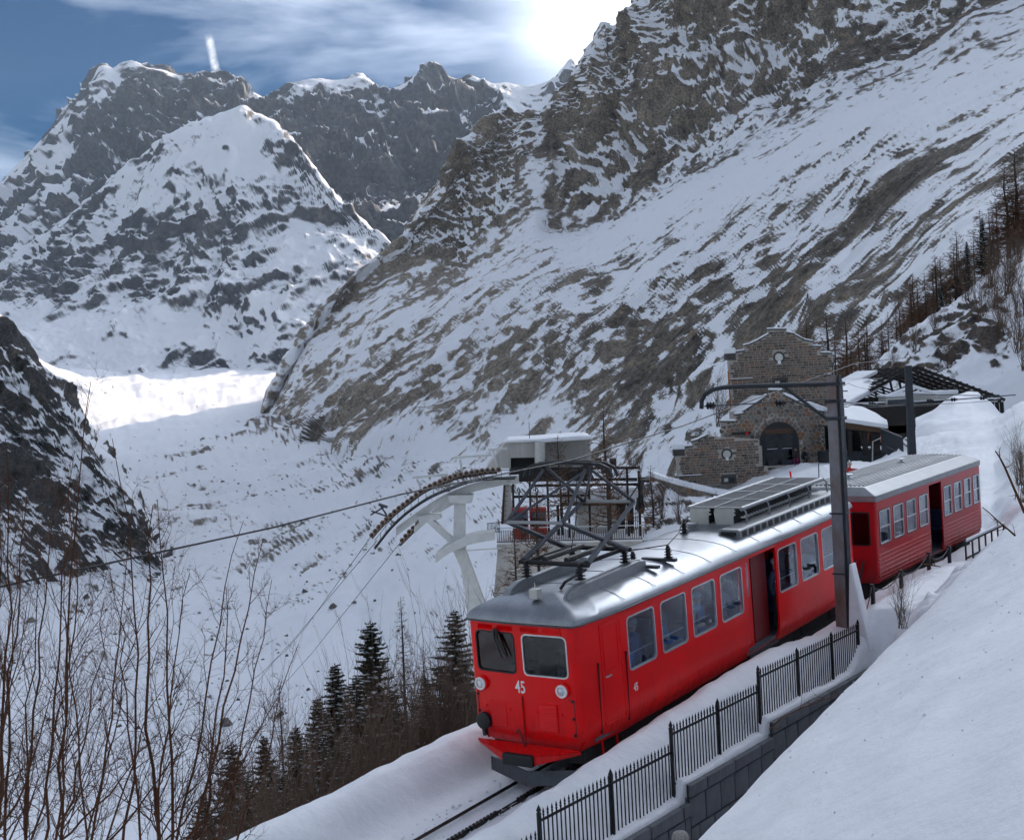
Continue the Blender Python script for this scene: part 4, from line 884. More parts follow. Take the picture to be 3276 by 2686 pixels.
def pane(surf, s, a0, a1, b0, b1, off=-0.025):
    nx, ny = {'front': (0, -1), 'rear': (0, 1), 'right': (1, 0), 'left': (-1, 0)}[s]
    P4 = [surf(s, a, b) for a, b in ((a0, b0), (a1, b0), (a1, b1), (a0, b1))]
    th = .006
    return MB().hexa([(p[0]+nx*(off-th), p[1]+ny*(off-th), p[2]) for p in P4]+[(p[0]+nx*off, p[1]+ny*off, p[2]) for p in P4])

# ---- front car
L1 = 13.05
car = empty('railcar', mw=TRAIN_MW, label='glossy red rack railcar numbered 45 with silver roof and raised pantograph', cat='railcar', group='red rack railway train')
FW = [(-0.99, -0.10), (0.07, 1.00)]
SWy = [(yc-.5, yc+.5) for yc in (2.10, 3.35, 4.60, 5.85, 8.70, 9.95, 11.20, 12.38)]
DOOR = (6.56, 8.08)
SWy[-1] = (12.08, 12.66)
LWy = [(yc-.5, yc+.5) for yc in (2.10, 3.35, 4.60, 5.85, 8.70, 9.95, 11.20)]
ycuts = [v for w in SWy+LWy for v in w]+list(DOOR)+[.70, .80, 1.30, 1.42]
xc = [v for w in FW for v in w]+[-.9, -.4, .4, .9]
P1 = plan_path(L1, 1.30, 1.17, 1.75, 0.13, ycuts, xc, 0.05)
def tuck1(z): return 0.0 if z >= .45 else 0.16*((.45-z)/.45)**2
zs1 = [0, .08, .18, .3, .45, .8, 1.09, 1.34, 1.6, 2.085, 2.17, 2.27]
ops = [('front', a, b, 1.34, 2.085) for a, b in FW]+[('right', a, b, 1.09, 2.085) for a, b in SWy]+[('left', a, b, 1.09, 2.085) for a, b in LWy]+[('right', *DOOR, 0.08, 2.17)]
hb, surf1 = hull(P1, zs1, ops, tuck1)
body = hb.build('body', M_RED, car, smooth=True, weld=.0008, recalc=False)
md = body.modifiers.new('solid', 'SOLIDIFY'); md.thickness = 0.045; md.offset = -1
md = body.modifiers.new('split', 'EDGE_SPLIT'); md.split_angle = math.radians(32)
# windows
for i, (a, b) in enumerate(FW):
    wnd = ring(surf1, 'front', a, b, 1.34, 2.085, .10, .028 if i == 0 else .026, .008, .04).build('windscreen', M_BLACK if i == 0 else M_FRAME, car, smooth=False)
    pane(surf1, 'front', a, b, 1.34, 2.085, -.02).build('pane', M_GLASSD, wnd)
for s, lst in (('right', SWy), ('left', LWy)):
    for k, (a, b) in enumerate(lst):
        wnd = ring(surf1, s, a, b, 1.09, 2.085, .10, .03, .006, .045).build('window', M_FRAME, car)
        pane(surf1, s, a, b, 1.09, 2.085).build('pane', M_GLASS if s == 'right' else M_GLASSL, wnd)
        if s == 'right':
            x = surf1(s, a+.02, 1.4)[0]-.10
            MB().tube([(x, a-.02, 1.36), (surf1(s, b, 1.4)[0]-.10, b+.02, 1.36)], .014, 6).build('grab_rail', M_FRAME, wnd)
# roof
def roof_levels(P, L, hw, lev):
    yc = L/2; rings = []
    for t, z in lev:
        rings.append([(x*(1-t/hw), yc+(y-yc)*(1-t*0.8/(L/2)), z) for x, y, _ in P])
    m = MB(); n = len(P)
    for r in rings: m.v += r
    for k in range(len(rings)-1):
        for i in range(n):
            j = (i+1) % n; m.f.append((k*n+i, k*n+j, (k+1)*n+j, (k+1)*n+i))
    b = (len(rings)-1)*n; m.f.append(tuple(b+i for i in range(n)))
    return m
roof = roof_levels(P1, L1, 1.30, [(.10, 2.262), (-.035, 2.262), (-.05, 2.29), (-.045, 2.33), (-.01, 2.385), (.06, 2.44), (.17, 2.50), (.32, 2.555), (.52, 2.60), (.78, 2.635), (1.05, 2.652), (1.2, 2.655)]).build('roof', M_ALU, car, smooth=True)
MB().tube([(x*1.035, y if 0.2 < y < L1-.2 else (y-.04 if y < 1 else y+.04), 2.275) for x, y, _ in P1]+[(P1[0][0]*1.035, P1[0][1]-.04, 2.275)], .018, 5).build('rain_gutter', M_GREY, roof)
for y in np.arange(1.6, 12.9, 1.15):
    mm = MB(); q = [(1.30, 2.43), (1.13, 2.506), (.98, 2.558), (.78, 2.603), (.52, 2.638), (.25, 2.656), (0, 2.66)]
    mm.tube([(x, y, z) for x, z in q]+[(-x, y, z) for x, z in q[::-1][1:]], .006, 4); mm.build('roof_seam', M_ALU, roof)
# floor, ceiling, seats
inn = MB().box((-1.18, .5, .10), (1.18, 12.7, .16)).box((-1.2, .3, 2.21), (1.2, 12.8, 2.25)).box((-1.15, 1.52, .16), (1.15, 1.56, 2.2)).box((-1.1, 12.78, .1), (1.1, 12.82, 1.05))
inn.build('interior', M_IN, car)
st = []
for y in (2.6, 3.9, 5.2, 9.2, 10.4, 11.6):
    for sx in (-1, 1):
        s_ = MB().box((sx*.72-.42, y-.06, .16), (sx*.72+.42, y+.06, 1.12)).box((sx*.72-.42, y-.45, .5), (sx*.72+.42, y+.45, .60)); s_.build('seat', M_SEAT, car, bevel=.03)
MB().box((-1.0, .25, .5), (1.0, .75, 1.15)).build('driver_desk', M_BLACK, car, bevel=.05)
# doorway recess, leaf and steps
dr = MB().box((.98, DOOR[0]-.02, .08), (1.01, DOOR[1]+.02, 2.2)).build('doorway', M_REDD, car)
MB().box((1.012, DOOR[0]+.75, .12), (1.05, DOOR[1]-.02, 2.16)).build('sliding_leaf', M_REDD, dr)
lf = MB().box((1.06, DOOR[0]+.02, .12), (1.09, DOOR[0]+.62, 2.14)).build('door_leaf', M_RED, dr)
mm = MB(); o_ = rrect(DOOR[0]+.10, DOOR[0]+.52, 1.25, 2.02, .08); mm.prism(o_, 1.092, 1.10, 'yz'); mm.build('door_pane', M_GLASS, dr)
MB().box((1.0, DOOR[0]+.03, .03), (1.26, DOOR[1]-.03, .085)).box((1.16, DOOR[0]+.1, -.22), (1.40, DOOR[1]-.1, -.17)).build('step', M_GREY, car)
# cab side door outlines and handrails (right side)
cab = MB()
def strip(y0, z0, y1, z1, w=.014, d=.012):
    a = surf1('right', y0, z0); b = surf1('right', y1, z1); return ((a[0]+d*.3, a[1], a[2]), (b[0]+d*.3, b[1], b[2]))
for seg in ((.74, .33, .74, 2.15), (.74, 2.15, 1.36, 2.15), (1.36, 2.15, 1.36, .33), (.74, .33, 1.36, .33)):
    cab.bar(*strip(*seg), .016, .02)
for seg in ((.82, 1.30, .82, 2.05), (.82, 2.08, 1.22, 2.08), (1.26, 2.05, 1.26, 1.34), (.84, 1.28, 1.22, 1.28)):
    cab.bar(*strip(*seg), .012, .016)
cabdoor = cab.build('cab_door', M_RED, car)
a = surf1('right', .80, 1.22); MB().bar((a[0]+.04, .78, 1.20), (a[0]+.05, .96, 1.20), .02, .03).build('handle', M_FRAME, cabdoor)
for y in (.62, 1.48):
    mm = MB(); a = surf1('right', y, .22); b = surf1('right', y, 1.5)
    mm.bar((a[0]+.012, y, .22), (b[0]+.012, y, 1.5), .06, .012, up=(0, 1, 0)); hr = mm.build('handrail_slot', M_BLACK, car)
    MB().tube([(a[0]+.03, y, .26), (b[0]+.03, y, 1.46)], .012, 6).build('handrail', M_REDD, hr)
# front furniture
def fy(x): return 0.05*(abs(x)/1.17)**2
fd = MB()
for x0, x1, z0, z1 in ((-1.06, -1.06, .26, .93), (1.07, 1.07, .30, .97), (-1.06, 1.07, .93, .96), (-.02, -.02, -.0, .95)):
    fd.bar((x0, fy(x0)-.003, z0), (x1, fy(x1)-.003, z1), .012, .012, up=(0, 1, 0))
fd.build('hatch_seam', M_REDD, car)
for (x0, x1, z0, z1, n) in ((-.75, -.41, .34, .80, 10), (.35, .70, .37, .83, 10), (-.90, -.58, 2.125, 2.205, 4), (-.46, -.13, 2.125, 2.205, 4), (.06, .41, 2.13, 2.21, 4), (.54, .89, 2.13, 2.21, 4)):
    g = MB().box((x0-.015, fy(x0)-.007, z0-.015), (x1+.015, fy(x1)+.02, z1+.015)).build('louvre_panel', M_RED, car)
    for k in range(n):
        z = z0+(z1-z0)*(k+.5)/n; y = fy((x0+x1)/2)
        h = (z1-z0)/n
        MB().add([(x0, y-.006, z+h*.42), (x1, y-.006, z+h*.42), (x1, y-.026, z-h*.25), (x0, y-.026, z-h*.25), (x1, y-.006, z-h*.36), (x0, y-.006, z-h*.36)],
                 [(0, 3, 2, 1), (3, 5, 4, 2), (0, 5, 3), (1, 2, 4)]).build('louvre', M_RED, g)
for sx, zz in ((-1, 1.10), (1, 1.13)):
    x = .90*sx-.02; y = fy(x)
    hl = MB().lathe([(.135, y+.01), (.135, y-.05), (.115, y-.075)], (x, 0, zz), 'y', 24).build('headlight', M_RED, car, smooth=True)
    MB().lathe([(.118, y-.070), (.118, y-.092), (.106, y-.100), (.084, y-.094), (.080, y-.072)], (x, 0, zz), 'y', 24).build('rim', M_WHITE, hl, smooth=True)
    MB().lathe([(.072, y-.076), (.05, y-.088), (.02, y-.094), (.001, y-.095)], (x, 0, zz), 'y', 20).build('lens', M_LENS, hl, smooth=True)
    MB().lathe([(.074, y-.077), (.04, y-.0765), (.03, y-.074)], (x, 0, zz), 'y', 20).build('reflector', M_REFL, hl)
for x, z in ((-1.05, .88), (-1.05, .56), (-1.05, .25), (1.04, .94), (1.04, .63), (1.04, .33)):
    MB().lathe([(.026, fy(x)+.01), (.026, fy(x)-.018), (.012, fy(x)-.028)], (x, 0, z), 'y', 10).build('hatch_bolt', M_BLACK, car)
for x, z in ((-.87, .68), (-.33, .66), (.25, .66), (.80, .68)):
    MB().lathe([(.03, fy(x)+.01), (.03, fy(x)-.02), (.015, fy(x)-.03)], (x, 0, z), 'y', 10).build('hatch_knob', M_RED, car, smooth=True)
x = -.92; pl = MB().lathe([(.155, fy(x)+.02), (.155, fy(x)-.09), (.13, fy(x)-.11), (.03, fy(x)-.115)], (x, 0, .40), 'y', 24).build('cable_socket', M_BLACK, car, smooth=True)
MB().bar((x+.02, fy(x)-.07, .27), (x+.02, fy(x)-.06, .14), .10, .06).build('socket_lug', M_BLACK, pl)
hk = MB().tube([(-.02, -.03, -.08), (-.03, -.05, .12), (-.07, -.07, .26), (-.12, -.08, .34), (-.17, -.07, .30)], .022, 8).build('coupling_hook', M_REDD, car, smooth=True)
MB().tube([(-.02, -.035, .34), (-.02, -.035, .93)], .014, 6).build('lock_rod', M_RED, car)
# lower apron, buffer, plough
ap = MB().add([(-1.13, .02, .02), (-.36, -.27, -.04), (-.36, -.28, -.19), (-1.12, .06, -.05), (1.13, .02, .05), (.36, -.27, -.03), (.36, -.28, -.19), (1.12, .06, .0)],
              [(0, 1, 2, 3), (5, 4, 7, 6), (1, 5, 6, 2)])
ap.add([(-1.13, .03, .03), (1.13, .03, .06), (.36, -.265, -.035), (-.36, -.265, -.045)], [(0, 1, 2, 3)])
a_ = ap.build('apron', M_RED, car)
md = a_.modifiers.new('solid', 'SOLIDIFY'); md.thickness = 0.02; md.offset = 0
MB().hexa([(-.33, -.36, -.24), (.33, -.36, -.23), (.33, -.2, -.23), (-.33, -.2, -.24), (-.33, -.36, -.03), (.33, -.36, -.02), (.33, -.2, -.02), (-.33, -.2, -.03)]).build('buffer', M_BLACK, car, bevel=.03)
pw_ = MB().add([(-1.06, .30, -.38), (-.03, -.03, -.43), (1.10, .30, -.36), (-1.04, .26, -.63), (0.0, -.10, -.68), (1.10, .26, -.62)], [(0, 1, 4, 3), (1, 2, 5, 4)])
p_ = pw_.build('snow_plough', M_GREY, car); md = p_.modifiers.new('solid', 'SOLIDIFY'); md.thickness = 0.05; md.offset = 0
for sx in (-.65, .65): MB().bar((sx, .25, -.5), (sx, .9, -.3), .08).build('plough_arm', M_UNDER, car)
MB().box((-1.0, .35, -.30), (1.0, 12.7, .08)).build('underframe', M_UNDER, car)
for y0 in (1.1, 9.4):
    bg = MB().box((-1.05, y0, -.55), (-.85, y0+2.6, -.30)).box((.85, y0, -.55), (1.05, y0+2.6, -.30)).box((-.9, y0+1.0, -.5), (.9, y0+1.6, -.25)).build('bogie', M_UNDER, car)
    for y in (y0+.45, y0+2.15):
        MB().lathe([(.36, -.66), (.36, -.56), (.40, -.55), (.40, -.52), (.1, -.5)], (0, y, -.42), 'x', 20).lathe([(.36, .66), (.36, .56), (.40, .55), (.40, .52), (.1, .5)], (0, y, -.42), 'x', 20).tube([(-.6, y, -.42), (.6, y, -.42)], .07, 8).build('wheelset', M_GREY, bg, smooth=True)
        for sx in (-.95, .95):
            pts = [(sx+.09*math.cos(t), y+.09*math.sin(t), -.30+.22*t/(8*math.pi)) for t in np.linspace(0, 8*math.pi, 50)]
            MB().tube(pts, .018, 5).build('spring', M_UNDER, bg)
for k, y in enumerate((.75, 1.25)):
    MB().bar((1.12, y, .03), (1.16, y-.03, -.34), .03).build('pipe_bracket', M_RED, car)
# wipers
for dx in (0, .06):
    w = MB().tube([(-.52+dx, -.02, 2.15), (-.50+dx, -.045, 1.98), (-.36+dx*1.6, -.05, 1.62)], [.03, .022, .014], 6).build('wiper', M_BLACK, car)
# numbers
def number(txt, size, mwl, par, mat_, name='number', ex=.003, sx=.72):
    cu = bpy.data.curves.new(name, 'FONT'); cu.body = txt; cu.size = size; cu.extrude = ex; cu.align_x = 'CENTER'; cu.align_y = 'CENTER'; cu.offset = size*.012
    tmp = bpy.data.objects.new(name, cu); COL.objects.link(tmp); dg = bpy.context.evaluated_depsgraph_get(); dg.update()
    me = bpy.data.meshes.new_from_object(tmp.evaluated_get(dg)); bpy.data.objects.remove(tmp); me.materials.clear()
    o = link(name, me, mat_, par); o.matrix_local = mwl @ Matrix.Diagonal((sx, 1, 1, 1)); return o
number('45', .315, Matrix.Translation((-.04, -.006, 1.10)) @ Matrix.Rotation(math.pi/2, 4, 'X'), car, M_WHITE)
a = surf1('right', 1.74, .75)
number('45', .21, Matrix.Translation((a[0]+.006, 1.75, .75)) @ Matrix.Rotation(math.pi/2, 4, 'Z') @ Matrix.Rotation(math.pi/2, 4, 'X'), car, M_WHITE)

# roof equipment
for sx in (-1, 1):
    mm = MB(); pr = [(.62, 2.60), (.74, 2.72), (1.0, 2.80), (3.1, 2.84), (3.35, 2.80), (3.4, 2.60)]
    mm.prism(pr, sx*.62-.03, sx*.62+.03, 'yz'); mm.prism([(y, z-.02) for y, z in pr], sx*.62+sx*.03, sx*.62+sx*.14, 'yz'); mm.build('roof_rail', M_ALU2, car, bevel=.012)
bx = MB().box((.06, .35, 2.64), (.24, .52, 2.82)).build('roof_box', M_WHITEM, car, bevel=.012)
MB().tube([(.15, .43, 2.82), (.15, .43, 2.92)], .012, 6).build('stub', M_WHITEM, bx)
MB().tube([(.25, 1.1, 2.68), (.22, 1.3, 2.76), (.1, 2.2, 2.80)], .03, 6).build('conduit', M_UNDER, car)
def insul(x, y, z0, h=.24, r=.12, par=None):
    pr = [(.04, z0)]
    for k in range(4): pr += [(.045, z0+h*(k+.1)/4), (r*(1-.1*k), z0+h*(k+.35)/4), (r*.9*(1-.1*k), z0+h*(k+.5)/4), (.045, z0+h*(k+.75)/4)]
    pr += [(.04, z0+h), (.03, z0+h+.04)]
    return MB().lathe(pr, (x, y, 0), n=12).build('insulator', M_BLACK, par or car, smooth=True)
panto = empty('pantograph'); panto.parent = car
for x, y in ((-.60, 1.25), (.60, 1.25), (-.60, 2.85), (.60, 2.85)): insul(x, y, 2.82, par=panto)
bf = MB()
for y in (1.3, 2.8): bf.tube([(-.78, y, 3.10), (.78, y, 3.10)], .045, 8)
for x in (-.6, .6): bf.bar((x, 1.2, 3.10), (x, 2.95, 3.10), .05, .07)
bf.build('base_frame', M_UNDER, panto, smooth=True)
sp = MB()
for x in (-.25, .25): sp.tube([(x, 1.35, 3.16), (x, 2.7, 3.16)], .055, 8)
sp.build('spring_drum', M_BLACK, panto)
kn1 = [(-.72, .92, 3.93), (.52, .95, 3.93)]; kn2 = [(-.60, 3.38, 3.93), (.56, 3.42, 3.93)]
for s_, kk, yb in ((0, kn1, 2.75), (1, kn2, 1.35)):
    for i, x in enumerate((-.72, .72)):
        MB().tube([(x, yb, 3.12), kk[i]], [.058, .042], 8).build('lower_arm', M_GREY, panto)
    MB().tube([kk[0], kk[1]], .034, 6).build('knee_tube', M_ALU2, panto)
    MB().tube([(kk[0][0]*.95, kk[0][1], kk[0][2]), (.45, 2.08+(.08 if s_ else -.08), 4.76)], .026, 6).build('diagonal', M_GREY, panto)
for i, (a, b) in enumerate(zip(kn1, kn2)):
    x = -.55+.95*i
    for kk in (a, b):
        MB().tube([kk, (x, 2.08+(.08 if kk is b else -.08), 4.76)], [.038, .03], 8).build('upper_arm', M_GREY, panto)
hd_ = MB()
for dy in (-.10, .10):
    hd_.tube([(-1.0, 2.08+dy, 4.62), (-.93, 2.08+dy, 4.78), (-.75, 2.08+dy, 4.86), (-.3, 2.08+dy, 4.89), (.3, 2.08+dy, 4.89), (.75, 2.08+dy, 4.86), (.93, 2.08+dy, 4.78), (1.0, 2.08+dy, 4.62)], .034, 7)
hd_.bar((-.6, 1.98, 4.80), (-.6, 2.18, 4.80), .04).bar((.45, 1.98, 4.80), (.45, 2.18, 4.80), .04)
hd_.build('collector_head', M_BLACK, panto, smooth=True)
for x in (-.55, .40): MB().bar((x, 2.08, 4.74), (x, 2.08, 4.86), .12, .10).build('spring_box', M_BLACK, panto)
MB().tube([(.15, 1.6, 3.1), (.2, 1.9, 3.9), (.15, 2.08, 4.75)], .01, 4).build('lowering_cord', M_BLACK, panto)
# surge arresters on a tray, bus bar
MB().box((.25, 3.35, 2.62), (1.02, 3.45, 2.68)).box((.25, 4.05, 2.62), (1.02, 4.15, 2.68)).build('arrester_tray', M_GREY, car)
for x, y in ((.45, 3.4), (.85, 4.1)): insul(x, y, 2.68, .22, .10)
insul(-.3, 6.9, 2.62, .30, .12)
MB().tube([(.5, 3.0, 3.12), (.45, 3.4, 2.96), (.85, 4.1, 2.95), (.4, 5.4, 2.95), (-.3, 6.9, 2.98)], .012, 5).build('bus_bar', M_RUST, car)
for i, (x, y) in enumerate(((-.35, 7.35),)):
    MB().lathe([(.17, 2.63), (.17, 2.67), (.12, 2.68), (.12, 2.74), (.15, 2.75), (.15, 2.80), (.05, 2.81)], (x, y, 0), n=10).build('ventilator', M_ALU2, car)
# resistor bank on the roof
rb = MB().box((-.62, 7.78, 2.64), (.62, 12.4, 2.70)).build('resistor_base', M_ALU2, car)
for x0, x1 in ((-.60, -.16), (.02, .46)):
    mm = MB(); mm.prism([(x0, 2.70), (x1, 2.70), (x1, 2.88), (x1+.06, 2.92), (x1, 2.96), (x1+.06, 3.0), (x1, 3.06), (x0, 3.06), (x0-.03, 2.98)], 7.80, 7.84, 'xz'); mm.build('resistor_plate', M_WHITEM, rb)
    MB().box((x0+.03, 7.86, 2.71), (x1-.03, 12.3, 3.02)).build('resistor_core', M_UNDER, rb)
fr = MB()
for x in (-.66, .68): fr.tube([(x, 7.8, 3.06), (x, 12.45, 3.06)], .05, 8)
fr.build('cover_rail', M_ALU2, rb, smooth=True)
fr = MB()
for y in (7.82, 9.0, 10.15, 11.3, 12.42): fr.tube([(.70, y, 3.06), (.78, y, 3.0), (.80, y, 2.68)], .022, 6); fr.bar((-.66, y, 3.08), (.68, y, 3.08), .05, .03)
fr.bar((0, 7.8, 3.085), (0, 12.4, 3.085), .04, .02)
fr.build('cover_frame', M_ALU2, rb)
for k, y in enumerate(np.arange(7.9, 12.4, .075)):
    MB().box((-.64, y, 3.065), (.66, y+.03, 3.078)).build('grille_slat', M_GREY, rb)
mm = MB()
for y in np.arange(8.0, 12.3, .16): mm.bar((.56, y, 2.84), (.70, y, 2.84), .03, .03)
mm.build('resistor_terminal', M_FRAME, rb)['kind'] = 'stuff'
# side air duct with square openings
dk = MB().prism(rrect(.50, 1.02, 2.50, 2.74, .06), 6.98, 12.6, 'xz').build('air_duct', M_ALU2, car, smooth=True)
MB().prism(rrect(.56, .93, 2.60, 2.69, .03), 6.955, 6.99, 'xz').build('duct_mouth', M_BLACK, dk)
MB().box((.49, 6.95, 2.48), (1.06, 12.6, 2.515)).build('duct_flange', M_ALU2, dk)
for y in np.arange(7.08, 12.4, .335):
    MB().prism(rrect(y, y+.22, 2.565, 2.695, .03), 1.005, 1.026, 'yz').build('duct_opening', M_BLACK, dk)
MB().box((.3, 7.3, 2.56), (.5, 12.5, 2.66)).build('walkway', M_ALU2, car)

# ---- second car
L2 = 9.22
C2MW = TRAIN_MW @ Matrix.Translation((0, 14.25, 0)) @ Matrix.Rotation(math.radians(-1.75), 4, 'X')
car2 = empty('trailer_car', mw=C2MW, label='faded red ribbed trailer car with grey ridged roof behind the railcar', cat='railcar', group='red rack railway train')
W2 = [(.22, 1.04), (1.26, 2.07), (2.30, 3.08), (3.34, 4.12), (5.54, 6.28), (6.50, 7.24), (7.47, 8.19), (8.42, 9.10)]
D2 = (4.26, 5.38)
P2_ = plan_path(L2, 1.30, 1.30, 0, .06, [v for w in W2 for v in w]+list(D2), [-1.12, -.62, .62, 1.12], 0.0)
ops2 = [('right', a, b, 1.0, 1.92) for a, b in W2]+[('left', a, b, 1.0, 1.92) for a, b in W2]+[('right', *D2, .06, 2.1)]+[('front', .62, 1.12, 1.02, 1.9), ('front', -1.12, -.62, 1.02, 1.9)]
hb2, surf2 = hull(P2_, [0, .06, .3, .8, 1.0, 1.02, 1.4, 1.9, 1.92, 2.1, 2.18], ops2, lambda z: 0.0 if z > .25 else .08*((.25-z)/.25)**2, .07)
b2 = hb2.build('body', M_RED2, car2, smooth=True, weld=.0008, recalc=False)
md = b2.modifiers.new('solid', 'SOLIDIFY'); md.thickness = 0.04; md.offset = -1
md = b2.modifiers.new('split', 'EDGE_SPLIT'); md.split_angle = math.radians(32)
for s in ('right', 'left'):
    for a, b in W2:
        wnd = ring(surf2, s, a, b, 1.0, 1.92, .07, .03, .006, .04).build('window', M_BLACK, car2)
        pane(surf2, s, a, b, 1.0, 1.92).build('pane', M_GLASS if s == 'right' else M_GLASSL, wnd)
        ring(surf2, s, a+.025, b-.025, 1.025, 1.895, .055, .03, .012, .03).build('sash', M_FRAME, wnd)
        x = 1.305 if s == 'right' else -1.305
        MB().box((x-.02, a+.02, 1.44), (x+.006, b-.02, 1.475)).build('glazing_bar', M_FRAME, wnd)
for a, b in ((.62, 1.12), (-1.12, -.62)):
    wnd = ring(surf2, 'front', a, b, 1.02, 1.9, .07, .04, .006, .04).build('end_window', M_BLACK, car2); pane(surf2, 'front', a, b, 1.02, 1.9).build('pane', M_GLASSD, wnd)
for z in (.10, .20, .30, .42, .53, .64, .75):
    for a, b in ((.06, D2[0]-.03), (D2[1]+.03, L2-.06)):
        x = 1.30-(.08*((.25-z)/.25)**2 if z < .25 else 0)
        MB().tube([(x, a, z), (x, b, z)], .017, 6).build('side_rib', M_RED2, car2)
rf2 = roof_levels(P2_, L2, 1.30, [(.1, 2.17), (-.02, 2.17), (-.03, 2.19), (-.03, 2.33), (-.01, 2.345), (.36, 2.52), (.40, 2.53), (.9, 2.56), (1.2, 2.57)]).build('roof', M_ALU2, car2)
for x in np.linspace(-.84, .84, 15): MB().bar((x, .42, 2.565-.04*abs(x)), (x, L2-.42, 2.565-.04*abs(x)), .045, .05).build('roof_rib', M_ALU2, rf2)
for y in (1.9, 6.2): MB().lathe([(.12, 2.55), (.12, 2.60), (.05, 2.61), (.05, 2.66), (.13, 2.67), (.13, 2.70), (.03, 2.71)], (-.15, y, 0), n=10).build('ventilator', M_FRAME, rf2)
dr2 = MB().box((.78, D2[0]-.02, .06), (.82, D2[1]+.02, 2.12)).build('doorway', M_REDD, car2)
MB().box((.82, D2[0], .02), (1.25, D2[1], .07)).box((1.05, D2[0]+.1, -.16), (1.32, D2[1]-.1, -.11)).build('step', M_GREY, car2)
MB().box((-1.2, .1, .02), (1.2, L2-.1, .08)).box((-1.2, .1, 2.08), (1.2, L2-.1, 2.12)).build('interior', M_IN, car2)
MB().box((-.95, .2, -.45), (.95, L2-.2, .02)).build('underframe', M_UNDER, car2)
for y0 in (.8, 6.4):
    bg = MB().box((-1.0, y0, -.6), (-.8, y0+2.0, -.35)).box((.8, y0, -.6), (1.0, y0+2.0, -.35)).build('bogie', M_UNDER, car2)
    for y in (y0+.4, y0+1.6): MB().lathe([(.34, -.62), (.34, -.54), (.1, -.5)], (0, y, -.46), 'x', 16).lathe([(.34, .62), (.34, .54), (.1, .5)], (0, y, -.46), 'x', 16).build('wheelset', M_GREY, bg)
for x in (.70, .92):
    MB().tube([(x, -.04, .62), (x, -.10, .5), (x-.04, -.16, .25), (x-.1, -.3, .05), (x-.15, -.6, .0)], .028, 6).build('brake_hose', M_BLACK, car2)
for y in (2.3, 6.8):
    for sx in (-.75, .75): MB().box((sx-.4, y-.05, .08), (sx+.4, y+.05, 1.05)).box((sx-.4, y-.4, .45), (sx+.4, y+.4, .54)).build('seat', M_SEAT, car2, bevel=.03)
print('train', round(time.time()-T0, 1))
# ------------------------------------------------------------------ overhead line mast
M_MAST = mat('weathered_mast_steel', (0.24, 0.26, 0.29), 0.7, 0.2, var=0.12, scale=2.2, col2=(0.16, 0.085, 0.055), bump=0.25, bscale=8, streak=(1, 1, .5))
M_MASTD = mat('dark_mast_steel', (0.035, 0.04, 0.05), 0.6, 0.3, var=0.2, scale=3)
MX, MY = 2.02, 9.95
mast = empty('catenary_mast', mw=RF_MW @ Matrix.Translation((MX, MY, 0)), label='tall rusty steel catenary mast standing between railcar and fence', cat='mast')
zb, zt = -0.2+.061*MY-.3, 5.78+.061*MY-.0
cm = MB()
w0, w1 = .135, .115
cm.hexa([(-w0,-w0,zb),(-w0+.05,-w0,zb),(-w0+.05,w0,zb),(-w0,w0,zb),(-w1,-w1,zt),(-w1+.05,-w1,zt),(-w1+.05,w1,zt),(-w1,w1,zt)])
cm.hexa([(w0-.05,-w0,zb),(w0,-w0,zb),(w0,w0,zb),(w0-.05,w0,zb),(w1-.05,-w1,zt),(w1,-w1,zt),(w1,w1,zt),(w1-.05,w1,zt)])
cm.hexa([(-w0,-w0-.02,zb),(w0,-w0-.02,zb),(w0,-w0,zb),(-w0,-w0,zb),(-w1,-w1-.02,zt),(w1,-w1-.02,zt),(w1,-w1,zt),(-w1,-w1,zt)])
cm.build('column', M_MAST, mast)
cd = MB().hexa([(w0+.002,-w0+.03,zb),(w0+.07,-w0+.03,zb),(w0+.07,w0-.02,zb),(w0+.002,w0-.02,zb),(w1+.002,-w1+.03,zt),(w1+.06,-w1+.03,zt),(w1+.06,w1-.02,zt),(w1+.002,w1-.02,zt)])
cd.build('back_channel', M_MASTD, mast)
o61 = .061*MY
for z in (5.60, 5.20, 4.80): MB().box((-w1-.05, -w1-.06, z+o61-.04), (w1+.12, w1+.04, z+o61+.035)).build('collar', M_MASTD, mast, bevel=.01)
for z in (1.2, 2.6): MB().tube([(-w0-.02, -w0-.03, z+o61), (w0+.1, -w0-.03, z+o61), (w0+.1, w0, z+o61), (-w0-.02, w0, z+o61), (-w0-.02, -w0-.03, z+o61)], .018, 5).build('steel_band', M_MASTD, mast)
arm = MB(); ap_ = [(1.89, 5.60), (0.8, 5.62), (-.5, 5.64), (-.80, 5.63), (-1.08, 5.59), (-1.30, 5.48), (-1.40, 5.33), (-1.42, 5.13)]
arm.tube([(x-MX, 0, z+o61) for x, z in ap_], .055, 8); arm_o = arm.build('bracket_arm', M_MASTD, mast, smooth=True)
MB().tube([(.80-MX, 0, 5.58+o61), (1.86-MX, 0, 4.76+o61)], .04, 8).build('brace', M_MASTD, arm_o)
MB().tube([(-1.42-MX, 0, 5.19+o61), (1.86-MX, 0, 5.24+o61)], .016, 6).build('steady_rod', M_GREY, arm_o)
for x in (-1.15, .69):
    pr = [(.02, -.14)]
    for k in range(3): pr += [(.03, -.12+k*.08), (.095, -.09+k*.08), (.03, -.06+k*.08)]
    MB().lathe(pr+[(.02, .14)], (x-MX, 0, 5.20+o61), 'x', 12).build('insulator', M_BLACK, arm_o, smooth=True)
MB().hexa([(.2,-.3,zb),(.75,-.35,zb),(.6,.35,zb),(.2,.3,zb),(.26,-.2,.55+o61+.9),(.32,-.2,.55+o61+.9),(.32,.1,.55+o61+.9),(.26,.1,.55+o61+.9)]).build('snow_drift', M_SNOW, mast, bevel=.06)
